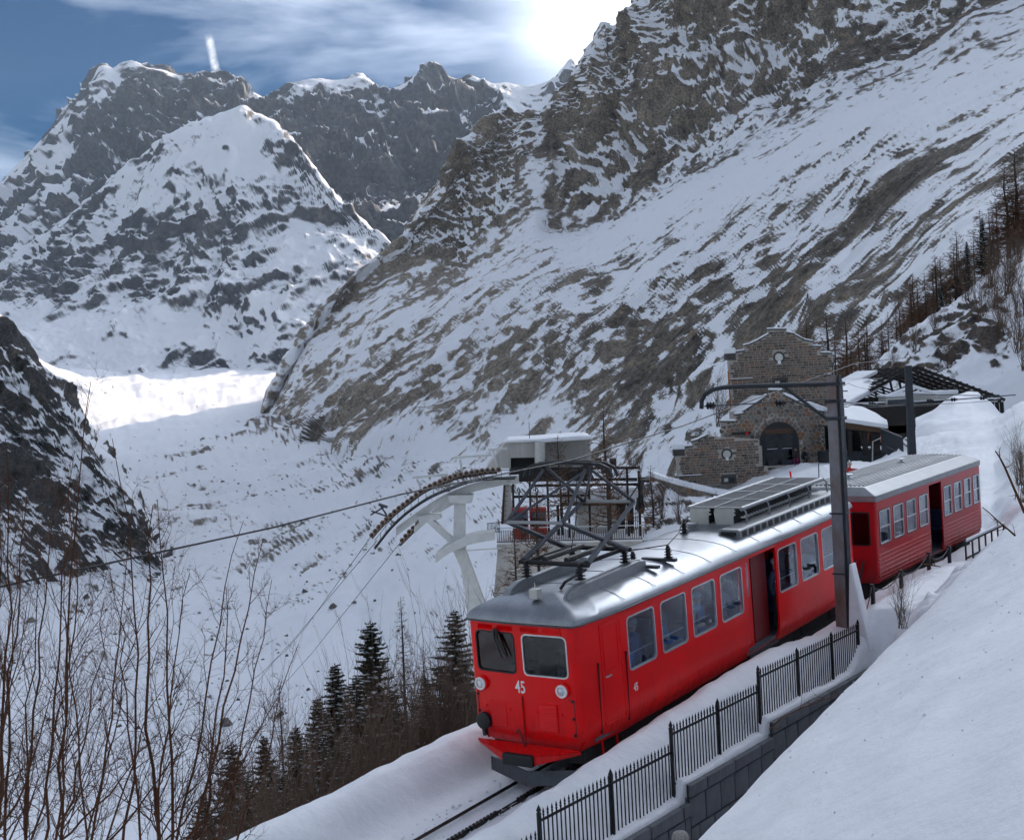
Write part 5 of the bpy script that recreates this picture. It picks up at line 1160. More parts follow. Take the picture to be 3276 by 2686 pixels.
# bent sign plate at the mast foot
cw = MB(); pts = [t2w(p) for p in ((0, -26, 5.1), (0, -9.9, 5.07), (0, -5.6, 5.0), (0, -2.8, 5.04), (0.05, 2.08, 4.93), (-.3, 7.2, 5.02), (-.7, 9.95, 5.08), (-2, 22, 5.4), (-6, 40, 4.6))]
tag(cw.tube(pts, .014, 5).build('contact_wire', M_BLACK), 'black overhead contact wire crossing the valley to the pantograph', 'wire')
# two farther masts and their wires
def wy(px, py, d):               # point of the pixel's ray on the vertical plane y = d
    r = RW @ np.array([(px-1638)/F, 1, -(py-1343)/F]); return CW+r*(d/r[1])
def z4(x, y): return 2100+x/2.646, 1020+y/2.646
def z5(x, y): return 2600+x/2.67, 1150+y/2.67
def z3(x, y): return 1150+x/2.117, 1350+y/2.117
a = wy(*z5(820, 50), 76); b = wy(*z5(850, 850), 76)
fm = empty('catenary_mast', (b[0], b[1], b[2]-.5), label='dark slender catenary mast before the open timber shed', cat='mast')
h = a[2]-b[2]+.5
MB().hexa([(-.22,-.2,0),(.22,-.2,0),(.22,.2,0),(-.22,.2,0),(-.19,-.15,h),(.17,-.15,h),(.17,.15,h),(-.19,.15,h)]).build('column', M_MASTD, fm, bevel=.02)
MB().bar((-2.6, 0, h*.62), (6.2, 0, h*.66), .06).bar((0, 0, h*.72), (5.0, .2, h*.66), .04).build('cross_arm', M_MASTD, fm)
for x in (-2.2, 1.2, 2.6, 4.3): MB().lathe([(.05, -.2), (.13, -.12), (.06, -.05), (.13, 0.03), (.06, .1), (.05, .2)], (x, 0, h*.645), 'x', 8).build('insulator', M_BLACK, fm)
for k in range(7): MB().bar((-.2, -.16, h*(.35+.08*k)), (-.30, -.25, h*(.35+.08*k)), .03).build('rung', M_MASTD, fm)
a = wy(*z5(238, 180), 72); b = wy(*z5(278, 860), 72)
tm = empty('thin_mast', (b[0], b[1], b[2]-.5), label='thin dark pole partly hidden behind the rusty mast', cat='mast')
MB().tube([(0, 0, 0), (a[0]-b[0], 0, a[2]-b[2]+.5)], [.13, .10], 8).build('pole', M_MASTD, tm)
MB().bar((-1.0, 0, (a[2]-b[2])*.98), (.3, 0, (a[2]-b[2])*.98), .06).build('arm', M_MASTD, tm)
def wire(pts, r, label, sag=0.0, mat_=None):
    P_ = []
    for i in range(len(pts)-1):
        for k in range(10):
            t = k/10; P_.append(np.asarray(pts[i])*(1-t)+np.asarray(pts[i+1])*t-np.array([0, 0, sag*4*t*(1-t)]))
    P_.append(pts[-1]); return tag(MB().tube(P_, r, 4).build('wire', mat_ or M_BLACK), label, 'wire', 'overhead wires at the station')
mt_top = t2w((2.05, 9.95, 5.25))
wire([mt_top, wy(*z5(800, 380), 76), wy(*z5(1640, 340), 90)], .016, 'lower overhead wire from the rusty mast past the shed', .1)
wire([t2w((2.05, 9.95, 5.6)), wy(*z5(300, 200), 72), wy(*z5(500, 250), 100)], .014, 'upper overhead wire from the rusty mast to the canopy', .1)
wire([mt_top, wy(*z5(330, 385), 85), wy(*z5(700, 390), 100), wy(*z5(1200, 370), 112)], .02, 'overhead wire hanging in front of the timber shed trusses', .15)

# ------------------------------------------------------------------ stone station
def mat_stone(name, c0, c1, c2):
    m, N, L, B = mat_base(name); oi = N.new('ShaderNodeObjectInfo'); t = N.new('ShaderNodeTexCoord')
    n = N.new('ShaderNodeTexNoise'); n.inputs['Scale'].default_value = 5; n.inputs['Detail'].default_value = 6; L.new(t.outputs['Object'], n.inputs['Vector'])
    geo = N.new('ShaderNodeNewGeometry'); ad = N.new('ShaderNodeMath'); ad.operation = 'ADD'; L.new(oi.outputs['Random'], ad.inputs[0]); L.new(geo.outputs['Random Per Island'], ad.inputs[1])
    fr = N.new('ShaderNodeMath'); fr.operation = 'FRACT'; L.new(ad.outputs[0], fr.inputs[0])
    r = N.new('ShaderNodeValToRGB'); e = r.color_ramp.elements; e[0].color = (*c0, 1); e[1].color = (*c1, 1); e[1].position = .6; q = e.new(.92); q.color = (*c2, 1); L.new(fr.outputs[0], r.inputs[0])
    mx = N.new('ShaderNodeMix'); mx.data_type = 'RGBA'; mx.blend_type = 'MULTIPLY'; mx.inputs['Factor'].default_value = .8
    r2 = N.new('ShaderNodeValToRGB'); r2.color_ramp.elements[0].color = (.55, .53, .5, 1); r2.color_ramp.elements[1].color = (1.15, 1.12, 1.1, 1); L.new(n.outputs['Fac'], r2.inputs[0])
    L.new(r.outputs[0], mx.inputs['A']); L.new(r2.outputs[0], mx.inputs['B']); L.new(mx.outputs['Result'], B.inputs['Base Color']); B.inputs['Roughness'].default_value = .9
    b = N.new('ShaderNodeBump'); b.inputs['Strength'].default_value = .5; b.inputs['Distance'].default_value = .05; L.new(n.outputs['Fac'], b.inputs['Height']); L.new(b.outputs[0], B.inputs['Normal'])
    return m
M_BRICK = mat_stone('granite_brick', (0.085, 0.07, 0.058), (0.21, 0.175, 0.145), (0.25, 0.15, 0.10))
M_RUBBLE = mat_stone('rubble_stone', (0.11, 0.10, 0.09), (0.25, 0.23, 0.20), (0.27, 0.14, 0.08))
M_BOULDER = mat_stone('grey_boulder', (0.07, 0.066, 0.062), (0.15, 0.14, 0.13), (0.20, 0.185, 0.165))
M_MORTAR = mat('pale_mortar', (0.46, 0.42, 0.37), .95, var=.2, scale=3, bump=.3)
M_TRIM = mat('dark_stone_trim', (0.07, 0.065, 0.06), .85, var=.2, scale=3, bump=.3)
M_WOODB = mat('brown_wood', (0.09, 0.045, 0.022), .8, var=.25, scale=4, bump=.2, streak=(.3, .3, 3))
M_WOODD = mat('dark_timber', (0.022, 0.018, 0.016), .85, var=.3, scale=4, bump=.2)
M_DARKGL = glass_mat('dark_window_glass', (.25, .28, .32), .03, .01, .5)
M_ORANGE = mat('orange_paint', (0.42, 0.12, 0.02), .5, var=.2, scale=3)
ST0 = wy(*z4(1050, 1232), 100)
stn = empty('stone_station', ST0, label='grey brown stone station with stepped gables and arched door', cat='building')
def s4(x, y, d): p = wy(*z4(x, y), d); return (p[0]-ST0[0], p[2]-ST0[2])
D_UP, D_LO, D_AN = 106.0, 100.0, 99.0
UP = [s4(x, y, D_UP) for x, y in [(640,840),(606,345),(668,345),(668,285),(742,272),(742,230),(800,214),(870,180),(945,135),(945,92),(1095,92),(1100,118),(1160,130),(1240,178),(1322,198),(1322,235),(1395,238),(1395,292),(1478,295),(1500,350),(1528,840)]]
LO = [s4(x, y, D_LO) for x, y in [(560,1260),(548,872),(668,872),(668,815),(735,806),(735,788),(930,655),(958,650),(958,610),(1060,610),(1085,650),(1335,775),(1415,790),(1440,1260)]]
AN = [s4(x, y, D_AN) for x, y in [(190,1410),(164,1150),(235,1150),(235,1088),(302,1080),(302,1042),(360,1022),(432,985),(560,1000),(870,1018),(885,1245),(945,1245),(945,1400)]]
def inpoly(p, poly):
    x, y = p; c = False; n = len(poly)
    for i in range(n):
        (x0, y0), (x1, y1) = poly[i], poly[(i+1) % n]
        if (y0 > y) != (y1 > y) and x < (x1-x0)*(y-y0)/(y1-y0)+x0: c = not c
    return c
yUP, yLO, yAN = D_UP-100, 0.0, D_AN-100
for nm, poly, y in (('gable_wall', UP, yUP), ('front_wall', LO, yLO), ('annex_wall', AN, yAN)):
    MB().prism(poly, y, y+.5, 'xz').build(nm, M_MORTAR, stn)
# bodies of the building behind the gables
for poly, y0, y1, zt_ in ((UP, yUP+.5, yUP+5, UP[4][1]-.3), (LO, .5, yUP-.02, LO[5][1]-.1), (AN, yAN+.5, yAN+3, AN[3][1]-.2)):
    xs_ = [p[0] for p in poly]; MB().box((min(xs_)+1.7, y0, min(p[1] for p in poly)-2), (max(xs_)-.3, y1, zt_)).build('side_walls', M_MORTAR, stn)
round_w = [(s4(1037, 325, D_UP), .30, yUP), (s4(596, 1143, D_AN), .27, yAN)]
rect_w = [(s4(1000, 590, D_UP), s4(1096, 515, D_UP), yUP), (s4(568, 1385, D_AN), s4(657, 1337, D_AN), yAN)]
def blocked(x, z, y, m=.12):
    for (c, r, yy) in round_w:
        if yy == y and math.hypot(x-c[0], z-c[1]) < r*1.65+m: return True
    for (a, b, yy) in rect_w:
        if yy == y and a[0]-m*1.3 < x < b[0]+m*1.3 and a[1]-m < z < b[1]+m*2.2: return True
    return False
rs = np.random.RandomState(21)
bricks = []
for poly, y in ((UP, yUP), (AN, yAN)):
    x0, x1 = min(p[0] for p in poly), max(p[0] for p in poly); z = min(p[1] for p in poly)+.02; zt_ = max(p[1] for p in poly)
    row = 0
    while z < zt_:
        h = rs.uniform(.185, .225); x = x0-rs.uniform(0, .3)
        while x < x1:
            w = rs.uniform(.30, .52); c = (x+w/2, z+h/2)
            if all(inpoly(q, poly) for q in ((x+.02, z+h*.3), (x+w-.02, z+h*.3), (c[0], z+h-.01), (x+.02, z+h-.02), (x+w-.02, z+h-.02))) and not blocked(c[0], c[1], y): bricks.append((x, y, z, w, h))
            x += w
        z += h; row += 1
bm_ = MB(); e = .14
bm_.add([(0,0,0),(1,0,0),(1,0,1),(0,0,1),(.06,-1,.09),(.94,-1,.07),(.95,-1,.92),(.05,-1,.93)], [(0,1,5,4),(1,2,6,5),(2,3,7,6),(3,0,4,7),(4,5,6,7)])
brick_me = bm_.mesh('brick')
extra = MB()
for i, (x, y, z, w, h) in enumerate(bricks):
    g = .016; th = rs.uniform(.03, .055)
    if i < 300:
        o = link('brick', brick_me, M_BRICK, stn); o.location = (x+g, y, z+g); o.scale = (w-2*g, th, h-2*g)
    else: extra.add([(x+g+a*(w-2*g), y+b*th, z+g+c*(h-2*g)) for a, b, c in bm_.v], bm_.f)
if extra.v: extra.build('bricks', M_BRICK, stn)['kind'] = 'stuff'
# rubble of the front wall: irregular stones
DC = s4(1048, 1232, D_LO)[0]; DR = (s4(1213, 1000, D_LO)[0]-s4(880, 1000, D_LO)[0])/2; DS = s4(1048, 1035, D_LO)[1]; 
seeds = []
xs_ = [p[0] for p in LO]; zs_ = [p[1] for p in LO]
for ix in range(int((max(xs_)-min(xs_))/.36)+1):
    for iz in range(int((max(zs_)-min(zs_))/.31)+1):
        seeds.append((min(xs_)+(ix+.5+.5*(iz % 2))*.36+rs.uniform(-.12, .12), min(zs_)+(iz+.5)*.31+rs.uniform(-.1, .1)))
seeds = np.array(seeds)
def clip(poly, nx, ny, d):
    out = []
    for i in range(len(poly)):
        p, q = poly[i], poly[(i+1) % len(poly)]; a = p[0]*nx+p[1]*ny-d; b = q[0]*nx+q[1]*ny-d
        if a <= 0: out.append(p)
        if a*b < 0: t = a/(a-b); out.append((p[0]+(q[0]-p[0])*t, p[1]+(q[1]-p[1])*t))
    return out
cnt = 0; extra = MB()
def indoor(x, z): return abs(x-DC) < DR+.12 and (z < DS or math.hypot(x-DC, z-DS) < DR+.34)
for i, (x, z) in enumerate(seeds):
    if not inpoly((x, z), LO) or indoor(x, z): continue
    if inpoly((x, z), [(p[0], p[1]) for p in AN]): continue
    cell = [(x-.4, z-.4), (x+.4, z-.4), (x+.4, z+.4), (x-.4, z+.4)]
    dd = np.hypot(seeds[:, 0]-x, seeds[:, 1]-z)
    for j in np.argsort(dd)[1:9]:
        ex, ez = seeds[j]-np.array([x, z]); l = math.hypot(ex, ez)
        if l < 1e-3: continue
        cell = clip(cell, ex/l, ez/l, (x*ex+z*ez)/l+l/2-.017)
    if len(cell) < 3: continue
    if not all(inpoly(p, LO) for p in cell): cell = [(x+(p[0]-x)*.6, z+(p[1]-z)*.6) for p in cell]
    if any(indoor(p[0]-.0, p[1]) for p in cell): cell = [(x+(p[0]-x)*.7, z+(p[1]-z)*.7) for p in cell]
    n = len(cell); th = rs.uniform(.03, .07); m = MB()
    cx_ = sum(p[0] for p in cell)/n; cz_ = sum(p[1] for p in cell)/n
    m.add([(p[0], 0, p[1]) for p in cell]+[(cx_+(p[0]-cx_)*.8, -th, cz_+(p[1]-cz_)*.8) for p in cell], [tuple(n+k for k in range(n))]+[(k, (k+1) % n, n+(k+1) % n, n+k) for k in range(n)])
    cnt += 1
    if cnt <= 300: m.build('stone', M_RUBBLE, stn)
    else: extra.add(m.v, m.f)
if extra.v: extra.build('stones', M_RUBBLE, stn)['kind'] = 'stuff'
# arch voussoirs
for k in range(15):
    t0, t1 = math.pi*k/15, math.pi*(k+1)/15
    q = []
    for t, r in ((t0+.02, DR), (t1-.02, DR), (t1-.02, DR+.30), (t0+.02, DR+.30)): q.append((DC+r*math.cos(t), DS+r*math.sin(t)))
    MB().prism(q, -.07, .02, 'xz').build('arch_stone', M_RUBBLE, stn)
# arched door
arch = [(DC-DR, -.05)]+[(DC+DR*math.cos(t), DS+DR*math.sin(t)) for t in np.linspace(math.pi, 0, 19)]+[(DC+DR, -.05)]
dark = MB().prism(arch, -.015, -.005, 'xz').build('doorway', M_BLACK, stn)
zt_ = DS+.55
for a_, b_ in ((DC-DR*.72, DC-.03), (DC+.03, DC+DR*.72)):
    lf_ = MB().box((a_, -.05, 0), (a_+.12, -.02, zt_)).box((b_-.12, -.05, 0), (b_, -.02, zt_)).box((a_, -.05, zt_-.14), (b_, -.02, zt_)).box((a_, -.05, zt_*.50), (b_, -.02, zt_*.55)).box((a_, -.05, 0), (b_, -.02, .35)).build('door_leaf', M_MASTD, dark)
    MB().box((a_+.12, -.03, .35), (b_-.12, -.025, zt_-.14)).build('door_pane', M_DARKGL, lf_)
    MB().box((a_+.14, -.07, zt_*.52), (b_-.14, -.055, zt_*.535)).build('push_bar', M_FRAME, lf_)
MB().box((DC-DR*.72, -.045, zt_+.04), (DC+DR*.72, -.02, zt_+.42)).build('fanlight_board', M_WOODB, dark)
for sx in (-1, 1): MB().box((DC+sx*DR*.97-.06, -.04, 0), (DC+sx*DR*.97+.06, -.02, DS+.1)).build('door_post', M_MASTD, dark)
for (c, r, y) in round_w:
    w = MB().lathe([(r*1.6, y-.005), (r*1.6, y-.06), (r*1.15, y-.07), (r*1.1, y-.01)], (c[0], 0, c[1]), 'y', 24).build('round_window', M_TRIM, stn)
    MB().lathe([(r*1.08, y-.02), (r*1.08, y-.045), (.01, y-.05)], (c[0], 0, c[1]), 'y', 20).build('pane', M_WHITEM, w)
    MB().lathe([(r*.5, y-.06), (r*.45, y-.10)], (c[0], 0, c[1]-r*1.35), 'y', 8).build('snow_clump', M_SNOW, w)
for (a, b, y) in rect_w:
    w = MB().box((a[0]-.16, y-.06, a[1]-.12), (a[0], y, b[1]+.2)).box((b[0], y-.06, a[1]-.12), (b[0]+.16, y, b[1]+.2)).box((a[0]-.16, y-.08, b[1]), (b[0]+.16, y, b[1]+.22)).box((a[0]-.2, y-.1, a[1]-.14), (b[0]+.2, y, a[1])).build('window', M_TRIM, stn)
    MB().box((a[0], y-.02, a[1]), (b[0], y-.012, b[1])).build('pane', M_DARKGL, w)
    MB().box(((a[0]+b[0])/2-.03, y-.04, a[1]), ((a[0]+b[0])/2+.03, y-.01, b[1])).build('mullion', M_WOODD, w)
    MB().box((a[0]+.06, y-.035, a[1]+.06), (a[0]+(b[0]-a[0])*.45, y-.022, b[1]-.06)).build('curtain', M_WHITEM, w)
# copings with snow
def coping(poly, idx, y, sn=.12):
    for i in idx:
        (x0, z0), (x1, z1) = poly[i], poly[i+1]
        if abs(x1-x0) < .05: continue
        c = MB().hexa([(x0-.06, y-.16, z0-.02), (x1+.06, y-.16, z1-.02), (x1+.06, y+.55, z1-.02), (x0-.06, y+.55, z0-.02), (x0-.06, y-.16, z0+.07), (x1+.06, y-.16, z1+.07), (x1+.06, y+.55, z1+.07), (x0-.06, y+.55, z0+.07)]).build('coping', M_TRIM, stn)
        MB().hexa([(x0-.04, y-.13, z0+.07), (x1+.04, y-.13, z1+.07), (x1+.04, y+.5, z1+.07), (x0-.04, y+.5, z0+.07), (x0-.02, y-.08, z0+.07+sn), (x1+.02, y-.08, z1+.07+sn), (x1+.02, y+.45, z1+.07+sn), (x0-.02, y+.45, z0+.07+sn)]).build('snow_cap', M_SNOW, c, bevel=.05)
coping(UP, [1, 3, 5, 6, 7, 9, 11, 12, 13, 15, 17], yUP)
coping(LO, [1, 3, 5, 8, 10, 11], yLO, .16)
coping(AN, [1, 3, 5, 6], yAN)
for (x, y, d, yy) in ((622, 300, D_UP, yUP), (188, 1110, D_AN, yAN)):
    c = s4(x, y, d); b_ = MB().box((c[0]-.42, yy-.3, c[1]-.42), (c[0]+.42, yy+.5, c[1]+.05)).build('kneeler', M_TRIM, stn, bevel=.03)
    MB().box((c[0]-.44, yy-.32, c[1]+.05), (c[0]+.44, yy+.5, c[1]+.52)).build('snow_block', M_SNOW, b_, bevel=.12, seg=3)
for (x0, y0, x1, y1, d, yy) in ((620, 512, 815, 508, D_UP, yUP), (185, 1330, 382, 1325, D_AN, yAN), (1420, 470, 1480, 468, D_UP, yUP)):
    a, b = s4(x0, y0, d), s4(x1, y1, d); MB().box((a[0], yy-.12, a[1]-.05), (b[0], yy, a[1])).build('ledge', M_TRIM, stn); MB().box((a[0], yy-.11, a[1]), (b[0], yy, a[1]+.07)).build('ledge_snow', M_SNOW, stn, bevel=.02)
sg = MB(); a, b = s4(655, 985, D_AN), s4(820, 955, D_AN); sg.box((a[0], yLO-.1, a[1]), (b[0], yLO-.03, b[1])); sgo = sg.build('dark_sign', M_BLACK, stn)
c = s4(785, 970, D_AN); MB().lathe([(.10, yLO-.10), (.10, yLO-.13)], (c[0], 0, c[1]), 'y', 12).build('red_dot', M_RED, sgo)
dp = MB(); dp.tube([(s4(606, 440, D_UP)[0], yUP-.06, s4(606, 440, D_UP)[1]), (s4(632, 815, D_UP)[0], yUP-.06, s4(632, 815, D_UP)[1])], .06, 8); dp.build('downpipe', mat('copper_pipe', (.45, .17, .07), .4, .8), stn)
dp = MB(); dp.tube([(s4(1505, 340, D_UP)[0], yUP-.1, s4(1505, 340, D_UP)[1]), (s4(1490, 400, D_UP)[0], yUP-.1, s4(1490, 400, D_UP)[1]), (s4(1492, 500, D_UP)[0], yUP-.1, s4(1492, 500, D_UP)[1])], .05, 6); dp.build('downpipe', M_GREY, stn)
# snowy roofs behind the gables
def snow_roof(poly, i0, ia, ib, i1, y0, y1, par, name='roof'):
    pass
a, b, c = LO[10], LO[11], LO[12]
rt = MB().hexa([(a[0], .3, a[1]-.1), (c[0]+.8, .3, c[1]-.25), (c[0]+.8, 5.9, c[1]-.25), (a[0], 5.9, a[1]-.1), (a[0], .25, a[1]+.28), (c[0]+.9, .25, c[1]+.12), (c[0]+.9, 5.9, c[1]+.12), (a[0], 5.9, a[1]+.28)]).build('roof_snow', M_SNOW, stn, bevel=.12, seg=3)
a, c = LO[6], LO[5]
MB().hexa([(c[0], .3, c[1]-.1), (a[0], .3, a[1]-.1), (a[0], 5.9, a[1]-.1), (c[0], 5.9, c[1]-.1), (c[0], .3, c[1]+.1), (a[0], .3, a[1]+.1), (a[0], 5.9, a[1]+.1), (c[0], 5.9, c[1]+.1)]).build('roof_snow', M_SNOW, stn, bevel=.05)
MB().box((s4(1228, 1060, D_LO)[0]-.08, -.12, s4(1228, 1060, D_LO)[1]), (s4(1228, 1060, D_LO)[0]+.08, -.05, s4(1228, 1035, D_LO)[1])).build('meter_box', M_WHITEM, stn)
# terrace wall below the annex
tw = [(1345, 985, 99.5), (1385, 998, 97.5), (1430, 1010, 96), (1480, 1022, 94.5), (1530, 1030, 93), (1570, 1034, 92)]
TWP = [atD(*q) for q in tw]
two = empty('terrace_wall', TWP[0], label='low curved rubble terrace wall with thick snow on top below the station', cat='wall')
bk = MB(); cap = MB(); stn_n = 0
for i in range(len(TWP)-1):
    a, b = TWP[i]-TWP[0], TWP[i+1]-TWP[0]
    bk.hexa([a+(0,.2,-2), b+(0,.2,-2), b+(0,.9,-2), a+(0,.9,-2), a+(0,.2,0), b+(0,.2,0), b+(0,.9,0), a+(0,.9,0)])
    cap.hexa([a+(0,-.1,0), b+(0,-.1,0), b+(0,1.2,0), a+(0,1.2,0), a+(0,.05,.35), b+(0,.05,.32), b+(0,1.1,.45), a+(0,1.1,.45)])
    L_ = np.linalg.norm(b-a); k = max(3, int(L_/.42))
    for r_ in range(4):
        for j in range(k):
            t0, t1 = (j+.06+.4*(r_ % 2)*0)/k, (j+.94)/k; p, q = a+(b-a)*t0, a+(b-a)*t1; z0 = -.36*(r_+1); hh = .31
            MB().hexa([p+(0,.02,z0), q+(0,.02,z0), q+(0,.2,z0), p+(0,.2,z0), p+(0,.04,z0+hh), q+(0,.04,z0+hh), q+(0,.2,z0+hh), p+(0,.2,z0+hh)]).build('stone', M_RUBBLE, two)
bk.build('core', M_MORTAR, two); cap.build('snow_cap', M_SNOW, two, bevel=.08)
tb_rows = [[(1330,990,101,.5),(1400,1003,98,.5),(1500,1028,95,.4),(1580,1040,92,.3)], [(1330,1050,96,.6),(1400,1065,92,.6),(1500,1078,88,.5),(1580,1075,86,.3)], [(1330,1130,90,.5),(1400,1140,86,.5),(1500,1140,82,.4),(1580,1120,80,.2)], [(1330,1250,82,.3),(1400,1250,78,.3),(1580,1220,72,.2)]]
land('terrace_bank', tb_rows, 90, 70, M_HILL, lambda p, n, rk: n*(fbm(p/2.5, 4, 771)*.5)[:, None], lambda p, n, rk, n0: .1+rk*.5+(n0[:, 2]-n[:, 2])*.9+fbm(p/1.1, 4, 775, .6)*.35)
sp_ = wy(*z4(1140, 1350), 78); q = wy(*z4(1133, 1290), 78)
tag(MB().tube([sp_, q], [.06, .06], 6).build('snow_stake', M_RED), 'short red snow stake behind the railcar roof', 'stake')
sp_ = wy(*z4(1376, 1360), 82); q = wy(*z4(1372, 1220), 82)
tag(MB().tube([sp_, q], .035, 6).build('thin_pole', M_GREY), 'thin grey pole in the snow before the station door', 'pole')

# ------------------------------------------------------------------ platform canopy, open shed, plant
dC = 96.0
C0 = wy(*z5(420, 830), dC)
can = empty('platform_canopy', C0, label='dark timber platform canopy carrying a thick smooth snow roof', cat='canopy')
def c5(x, y, d=dC): p = wy(*z5(x, y), d); return np.array([p[0]-C0[0], p[1]-C0[1], p[2]-C0[2]])
e0, e1 = c5(190, 525), c5(640, 590)
t0, t1, t2, t3 = c5(190, 400, 101), c5(400, 395, 101), c5(560, 470, 99), c5(632, 545, 97)
U = np.linspace(0, 1, 15)
ed = [e0+(e1-e0)*u for u in U]
rd = [np.array([np.interp(u, [0, .45, .83, 1], [a[k] for a in (t0, t1, t2, t3)]) for k in range(3)]) for u in U]
m = MB()
for k in range(len(U)):
    a, b = ed[k], rd[k]; mid = (a+b)/2+np.array([0, 0, .25]); m.v += [tuple(a+(0, -.1, .02)), tuple(a+(0, -.12, .32)), tuple(mid+(0, 0, .2)), tuple(b+(0, 0, .05)), tuple(b+(0, 3.5, -.6)), tuple(b+(0, 3.5, -1.0)), tuple(b+(0, 0, -.6))]
for k in range(len(U)-1):
    for j in range(7): m.f.append((k*7+j, k*7+(j+1) % 7, k*7+7+(j+1) % 7, k*7+7+j))
m.f.append(tuple(range(7))); m.f.append(tuple((len(U)-1)*7+j for j in range(7)))
m.build('snow_roof', M_SNOW, can, smooth=True)
MB().hexa([e0+(0,-.05,-.45), e1+(0,-.05,-.35), e1+(0,.1,-.35), e0+(0,.1,-.45), e0+(0,-.05,0), e1+(0,-.05,0), e1+(0,.1,0), e0+(0,.1,0)]).build('fascia', M_WOODB, can)
MB().hexa([e0+(0,0,-.5), e1+(-.1,0,-.4), e1+(-.3,5,-.4), e0+(0,5,-.5), e0+(0,0,-.4), e1+(-.1,0,-.3), e1+(-.3,5,-.3), e0+(0,5,-.4)]).build('soffit', M_WOODD, can)
for x in (235, 330, 460, 530, 565):
    p = c5(x, 820); MB().box((p[0]-.16, .1, p[2]), (p[0]+.16, .4, e0[2]-.2+(e1[2]-e0[2])*((x-190)/450))).build('post', M_WOODD, can)
p0, p1 = c5(150, 840), c5(640, 850); MB().box((p0[0], .3, p0[2]-1.2), (p1[0], 7, p0[2]+.35)).build('platform', M_MASTD, can)
MB().box((p0[0], 5.5, p0[2]+.35), (p1[0]-.6, 5.7, e0[2]-.6)).build('back_wall', M_WOODD, can)
for x in (300, 360, 420): p = c5(x, 800); MB().box((p[0]-.4, 1.5, p[2]+.5), (p[0]+.4, 2.0, p[2]+.62)).box((p[0]-.4, 1.7, p[2]), (p[0]+.4, 1.75, p[2]+1.2)).build('bench', M_WOODD, can)
g0 = c5(635, 590); MB().tube([g0+(0, 0, 0), g0+(-.1, 0, -.5), g0+(-1.1, 0, -.9), g0+(-1.2, 0, -2.6)], .05, 6).build('downpipe', M_WHITEM, can)
MB().box((g0[0]-1.4, .4, g0[2]-1.0), (g0[0]+.25, .5, g0[2]-.1)).build('warning_board', M_ORANGE, can)
for k in range(5): MB().hexa([(g0[0]-1.35+k*.34, .37, g0[2]-1.0), (g0[0]-1.2+k*.34, .37, g0[2]-1.0), (g0[0]-1.2+k*.34, .4, g0[2]-1.0), (g0[0]-1.35+k*.34, .4, g0[2]-1.0), (g0[0]-1.15+k*.34, .37, g0[2]-.1), (g0[0]-1.0+k*.34, .37, g0[2]-.1), (g0[0]-1.0+k*.34, .4, g0[2]-.1), (g0[0]-1.15+k*.34, .4, g0[2]-.1)]).build('warning_stripe', M_BLACK, can)
# platform fence
f0, f1 = wy(*z5(590, 740), 93), wy(*z5(775, 830), 84)
pf = empty('platform_fence', f0, label='dark slatted fence running down beside the platform canopy', cat='fence')
dv = f1-f0
MB().bar((0, 0, 1.25), dv+(0, 0, 1.25), .08).build('top_rail', M_MASTD, pf); MB().bar((0, 0, .15), dv+(0, 0, .15), .08).build('bottom_rail', M_MASTD, pf)
for k in range(26): MB().bar(dv*k/25+(0, 0, -.4), dv*k/25+(0, 0, 1.25), .05).build('slat', M_MASTD, pf)
# open timber shed
dS = 112.0
S0 = wy(*z5(900, 560), dS)
shed = empty('timber_shed', S0, label='large open timber roof frame shed with bare rafters and snow patches', cat='shed')
def c6(x, y, d=dS): p = wy(*z5(x, y), d); return np.array([p[0]-S0[0], p[1]-S0[1], p[2]-S0[2]])
apex, lft, rgt = c6(880, 65), c6(250, 385), c6(1640, 345)
NB = 6; DEP = 14.0
for k in range(NB):
    dy = np.array([0, DEP*k/(NB-1), 0]); w = .22
    MB().bar(lft+dy, apex+dy, w, w*1.2).build('rafter', M_WOODD, shed); MB().bar(apex+dy, rgt+dy, w, w*1.2).build('rafter', M_WOODD, shed)
    tl = lft+(apex-lft)*.06; tr = rgt+(apex-rgt)*.06
    MB().bar(tl+dy, tr+dy+(0, 0, .2), w*.9).build('tie_beam', M_WOODD, shed)
    m_ = (tl+tr)/2; MB().bar(m_+dy, apex+dy, w*.8).bar(m_+dy, lft+(apex-lft)*.5+dy, .14).bar(m_+dy, rgt+(apex-rgt)*.5+dy, .14).build('truss_web', M_WOODD, shed)
    for q in (tl, tr, m_*.5+tr*.5): MB().bar(q+dy, np.array([q[0], q[1], -1.2])+dy, .24).build('post', M_WOODD, shed)
for k in range(13):
    t = .08+.07*k; p = lft+(apex-lft)*t; MB().bar(p+(0, -.3, .14), p+(0, DEP+.3, .14), .11).build('batten', M_WOODD, shed)
    p = rgt+(apex-rgt)*t; MB().bar(p+(0, -.3, .14), p+(0, DEP+.3, .14), .11).build('batten', M_WOODD, shed)
for a_, b_, y0, y1 in ((.05, .55, 3.5, 14), (.55, .8, 7, 14)):
    p, q = lft+(apex-lft)*a_, lft+(apex-lft)*b_
    MB().hexa([p+(0,y0,.2), q+(0,y0,.2), q+(0,y1,.2), p+(0,y1,.2), p+(0,y0,.55), q+(0,y0,.55), q+(0,y1,.55), p+(0,y1,.55)]).build('snow_sheet', M_SNOW, shed, bevel=.1)
for a_, b_, y0, y1 in ((.03, .72, 5, 14),):
    p, q = rgt+(apex-rgt)*a_, rgt+(apex-rgt)*b_
    MB().hexa([p+(0,y0,.15), q+(0,y0,.15), q+(0,y1,.15), p+(0,y1,.15), p+(0,y0,.5), q+(0,y0,.5), q+(0,y1,.5), p+(0,y1,.5)]).build('snow_sheet', M_SNOW, shed, bevel=.1)
